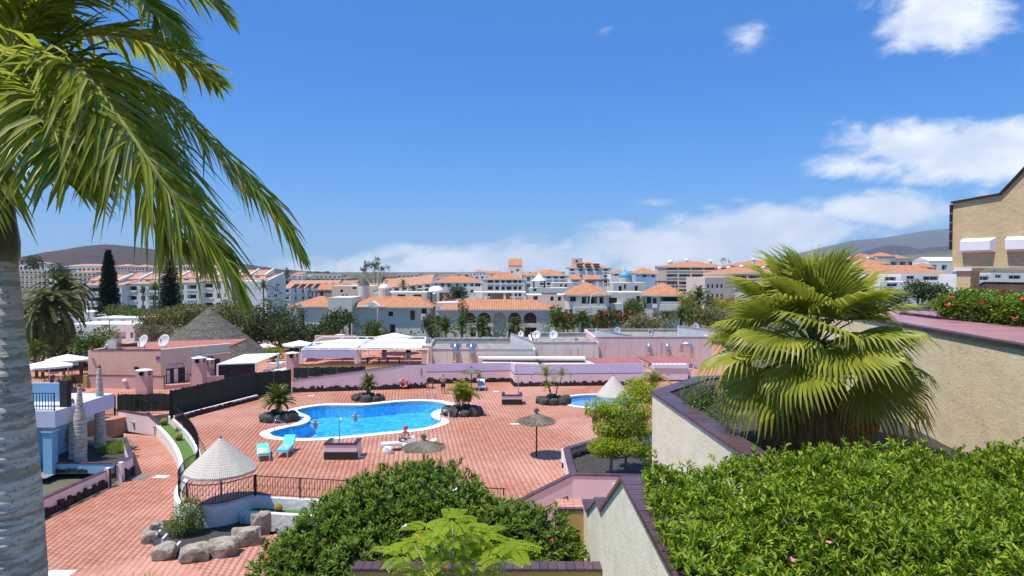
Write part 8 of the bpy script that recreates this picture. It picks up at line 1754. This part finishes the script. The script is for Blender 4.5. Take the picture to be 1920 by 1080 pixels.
tree('flame flowered bush before the grey villa', 1058, 594, 97, 4.0, 3.4, Zg, L_mid, 1500, .3, 301, flower=(FRD,70)); tree('flame flowered bush right of the lamp before the villa', 1128, 602, 96, 5.5, 3.0, Zg, L_mid, 1900, .3, 302, flower=(FRD,80)); tree('reddish flowered bush below the street lamp villa', 1176, 603, 97, 3.4, 2.8, Zg, L_mid, 1100, .3, 303, flower=(FRD,25))
def bare_tree():
    c = A(704,545,250); t = thing('bare_tree','bare branching tree with a few dark leaf clumps on the skyline','tree',(c.x,250,4)); m = MB(); rr = random.Random(9); tips = []
    def grow(p,d,L,r,k):
        q = p+d*L; m.tube([tuple(p),tuple((p+q)/2+Vector((rr.uniform(-.1,.1),0,0))*L),tuple(q)],[r,r*.85,r*.65],4,False)
        if k == 0: tips.append(q); return
        for i in range(rr.choice((2,3,3))): grow(q,(d+Vector((rr.uniform(-.65,.65),rr.uniform(-.5,.5),rr.uniform(-.05,.45)))).normalized(),L*rr.uniform(.6,.85),r*.6,k-1)
    for s in (-.5,0,.5): grow(Vector((c.x,250,3.5)),Vector((s,0,1)).normalized(),3.2,.16,5)
    m.build('branches', M_bark, t); k = rr.sample(tips,60); P = np.array([tuple(v) for v in k for _ in range(9)])+RNG.normal(size=(540,3))*.35; V,Fc = leafarrays(P,rnd_dirs(540),rnd_dirs(540),np.full(540,.6),np.full(540,.35)); tag(npmesh('leaves',V,Fc,L_dark,t),kind='stuff')
bare_tree()
def deck_tree():
    b1 = Vector((G(1141,890,.62).x,31.5,.62)); t = thing('leafy_tree','light green young leafy tree growing from the lava gravel bed','tree',tuple(b1)); rr = random.Random(4)
    hubs = [(1150,775,32),(1135,800,31.5),(1180,748,33),(1195,725,33.5),(1200,770,32.5),(1170,800,31.5),(1205,805,32),(1140,838,31),(1180,835,31),(1210,845,31.5),(1150,765,33),(1120,765,31.8),(1190,790,33),(1160,815,32),(1214,740,33),(1128,838,30.8)]
    m = MB(); P = []; D = []
    for i,(px,py,Y) in enumerate(hubs):
        h = A(px,py,Y); mid = b1.lerp(h,.55)+Vector((rr.uniform(-.15,.15),0,.3)); m.tube([tuple(b1),(b1.x+.05,b1.y,b1.z+.9),tuple(mid),tuple(h)],[.085,.07,.035,.012],6)
        n = 820; dd = rnd_dirs(n); P.append(np.array(h)+dd*np.array([.62,.55,.44])*RNG.random((n,1))**.45); D.append(dd+rnd_dirs(n)*.8+np.array([[0,0,-.2]]))
    P = np.concatenate(P); D = np.concatenate(D); n = len(P); V,Fc = leafarrays(P,D,rnd_dirs(n)*.6+np.array([[0,0,1.]]),RNG.uniform(.09,.17,n),RNG.uniform(.05,.08,n),.15,.2); tag(npmesh('crown',V,Fc,leafmat('young_leaf',[(.20,.27,.014),(.30,.37,.018),(.42,.46,.03)],.45,.45,.25),t),kind='stuff'); m.build('trunk', mat('grey_bark',(.30,.26,.22),.9,.3,9), t)
    b2 = Vector((G(1165,888,.62).x,31.2,.62)); t2 = thing('slim_stem_tree','second slim dark stem in the lava gravel bed','tree',tuple(b2)); MB().tube([tuple(b2),(b2.x+.05,b2.y,2.0),(b2.x+.2,b2.y+.2,3.2)],[.07,.06,.02],6).build('trunk', M_bark, t2); h = Vector((b2.x+.2,b2.y+.2,3.2)); n = 700; dd = rnd_dirs(n); Q = np.array(h)+dd*np.array([.8,.6,.7])*RNG.random((n,1))**.4; V,Fc = leafarrays(Q,dd+rnd_dirs(n),rnd_dirs(n)+np.array([[0,0,1.]]),RNG.uniform(.09,.15,n),RNG.uniform(.05,.07,n)); tag(npmesh('crown',V,Fc,L_mid,t2),kind='stuff')
deck_tree()
def yucca():
    c = A(268,1082,14); t = thing('spiky_plant','tips of a spiky narrow leaved plant rising at the lower path','plant',(c.x,14,-1)); n = 70; a = RNG.random(n)*2*PI; P = np.stack([np.full(n,c.x)+RNG.normal(size=n)*.12,np.full(n,14.)+RNG.normal(size=n)*.12,np.full(n,c.z-.55)],1); D = np.stack([np.cos(a)*.6,np.sin(a)*.6,np.ones(n)],1); V,Fc = leafarrays(P,D,np.stack([np.cos(a),np.sin(a),np.zeros(n)],1),RNG.uniform(.45,.75,n),np.full(n,.035),.2,.1,4); tag(npmesh('leaves',V,Fc,L_areca,t),kind='stuff'); MB().tube([(c.x,14,-1),(c.x,14,c.z-.5)],.09,8).build('stem', M_bark, t)
yucca()
def shrubbery():
    """low planting between the buildings, one uncountable mass"""
    lob = []
    for i in range(430):
        Y = random.uniform(84,330)**1.0; px = random.uniform(-60,1980); x = (px-960)/F*Y; s = random.uniform(.8,2.2)*(1+Y/260); z = terrz(x,Y)
        if 60 < Y < 101 and -60 < x < 26: continue
        lob.append((x,Y,z+s*.3,s*1.3,s,s*.7))
    n = 26000; P,D = lobes_points(lob,n,.5); V,Fc = leafarrays(P,D+rnd_dirs(n),rnd_dirs(n)+np.array([[0,0,1.]]),RNG.uniform(.35,.75,n),RNG.uniform(.25,.5,n)); tag(npmesh('shrubbery',V,Fc,L_mid),'low green shrubbery filling the gardens between the houses','shrubs',kind='stuff')
    lob = []
    for i in range(60):
        px = random.uniform(560,1330); Y = random.uniform(84,94); x = (px-960)/F*Y; s = random.uniform(.6,1.2); lob.append((x,Y,-1.2+s*.6,s*1.3,s,s))
    n = 7000; P,D = lobes_points(lob,n,.5); V,Fc = leafarrays(P,D+rnd_dirs(n),rnd_dirs(n)+np.array([[0,0,1.]]),RNG.uniform(.2,.4,n),RNG.uniform(.15,.3,n)); tag(npmesh('border_shrubs',V,Fc,L_mid),'band of low green shrubs behind the shop roofs','shrubs',kind='stuff')
shrubbery()
def far_houses():
    """the dense tiers of houses climbing behind"""
    rr = random.Random(77); k = 0
    rows = [(560,800,[(528,300),(533,270)],26),(800,1240,[(520,290),(512,330)],30),(1150,1240,[(517,270)],8),(1240,1800,[(500,340),(507,300)],26),(420,580,[(517,330),(525,290)],14),(40,420,[(512,340)],14)]
    for (x0,x1,ys,n) in rows:
        for i in range(n):
            yt,Y = rr.choice(ys); px = x0+(x1-x0)*(i+rr.random())/n; w = rr.uniform(16,30); yt = yt+rr.uniform(-3,4); Yq = Y+rr.uniform(-15,25); m = rr.choice((M_gwhite,M_gwhite,M_gwhite,M_gpink,M_gbeige)); z0 = terrz(A(px,yt,Yq).x,Yq)-.5
            rf = rr.choice((('hip',1.2,.4),('hip',1.3,.4,M_roofp),('shed',1.0,.2),None,None,None,('gable_x',1.1,.3))); rn = 'flat roof' if rf is None else ('pale pink hip roof' if len(rf) > 3 else {'hip':'orange hip roof','shed':'orange lean-to roof','gable_x':'orange gable roof'}[rf[0]])
            lm = 'behind the beige flats and pines' if px < 430 else ('behind the vine wall' if px < 600 else ('near the bare tree' if px < 800 else ('around the stair tower' if px < 1040 else ('around the hilltop flats' if px < 1240 else ('behind the hotels' if px < 1480 else 'beyond the fan palm')))))
            lab = 'small %s hillside house with %s %s' % ({M_gwhite.name:'white',M_gpink.name:'pinkish',M_gbeige.name:'beige'}[m.name],rn,lm)
            v = Bld('hillside_house',lab,px-w/2,px+w/2,Yq,Yq,yt,min(z0,A(px,yt,Yq).z-3),rr.uniform(7,11),m,'house',lab[6:]); nf = 2 if v.z1-v.z0 > 5 else 1; v.auto(rr.choice((2,3,4)),nf,.5,.45,.3,.5,rr.choice(('window','loggia'))); v.finish(rf,False); k += 1
far_houses()
# ------------------------------------------------------------------ air
def haze():
    hz = MB().box(-9000, 9000, -400, 11000, -30, 700).build('haze', None); m = bpy.data.materials.new('haze_air'); m.use_nodes = True; T = NT(m.node_tree); T.n.clear(); o = T.new('ShaderNodeOutputMaterial'); v = T.new('ShaderNodeVolumePrincipled')
    v.inputs['Color'].default_value = (.80,.88,1.0,1); v.inputs['Density'].default_value = 0.000068; T.l.new(v.outputs[0], o.inputs['Volume']); hz.data.materials.append(m); tag(hz, kind='stuff')
haze()
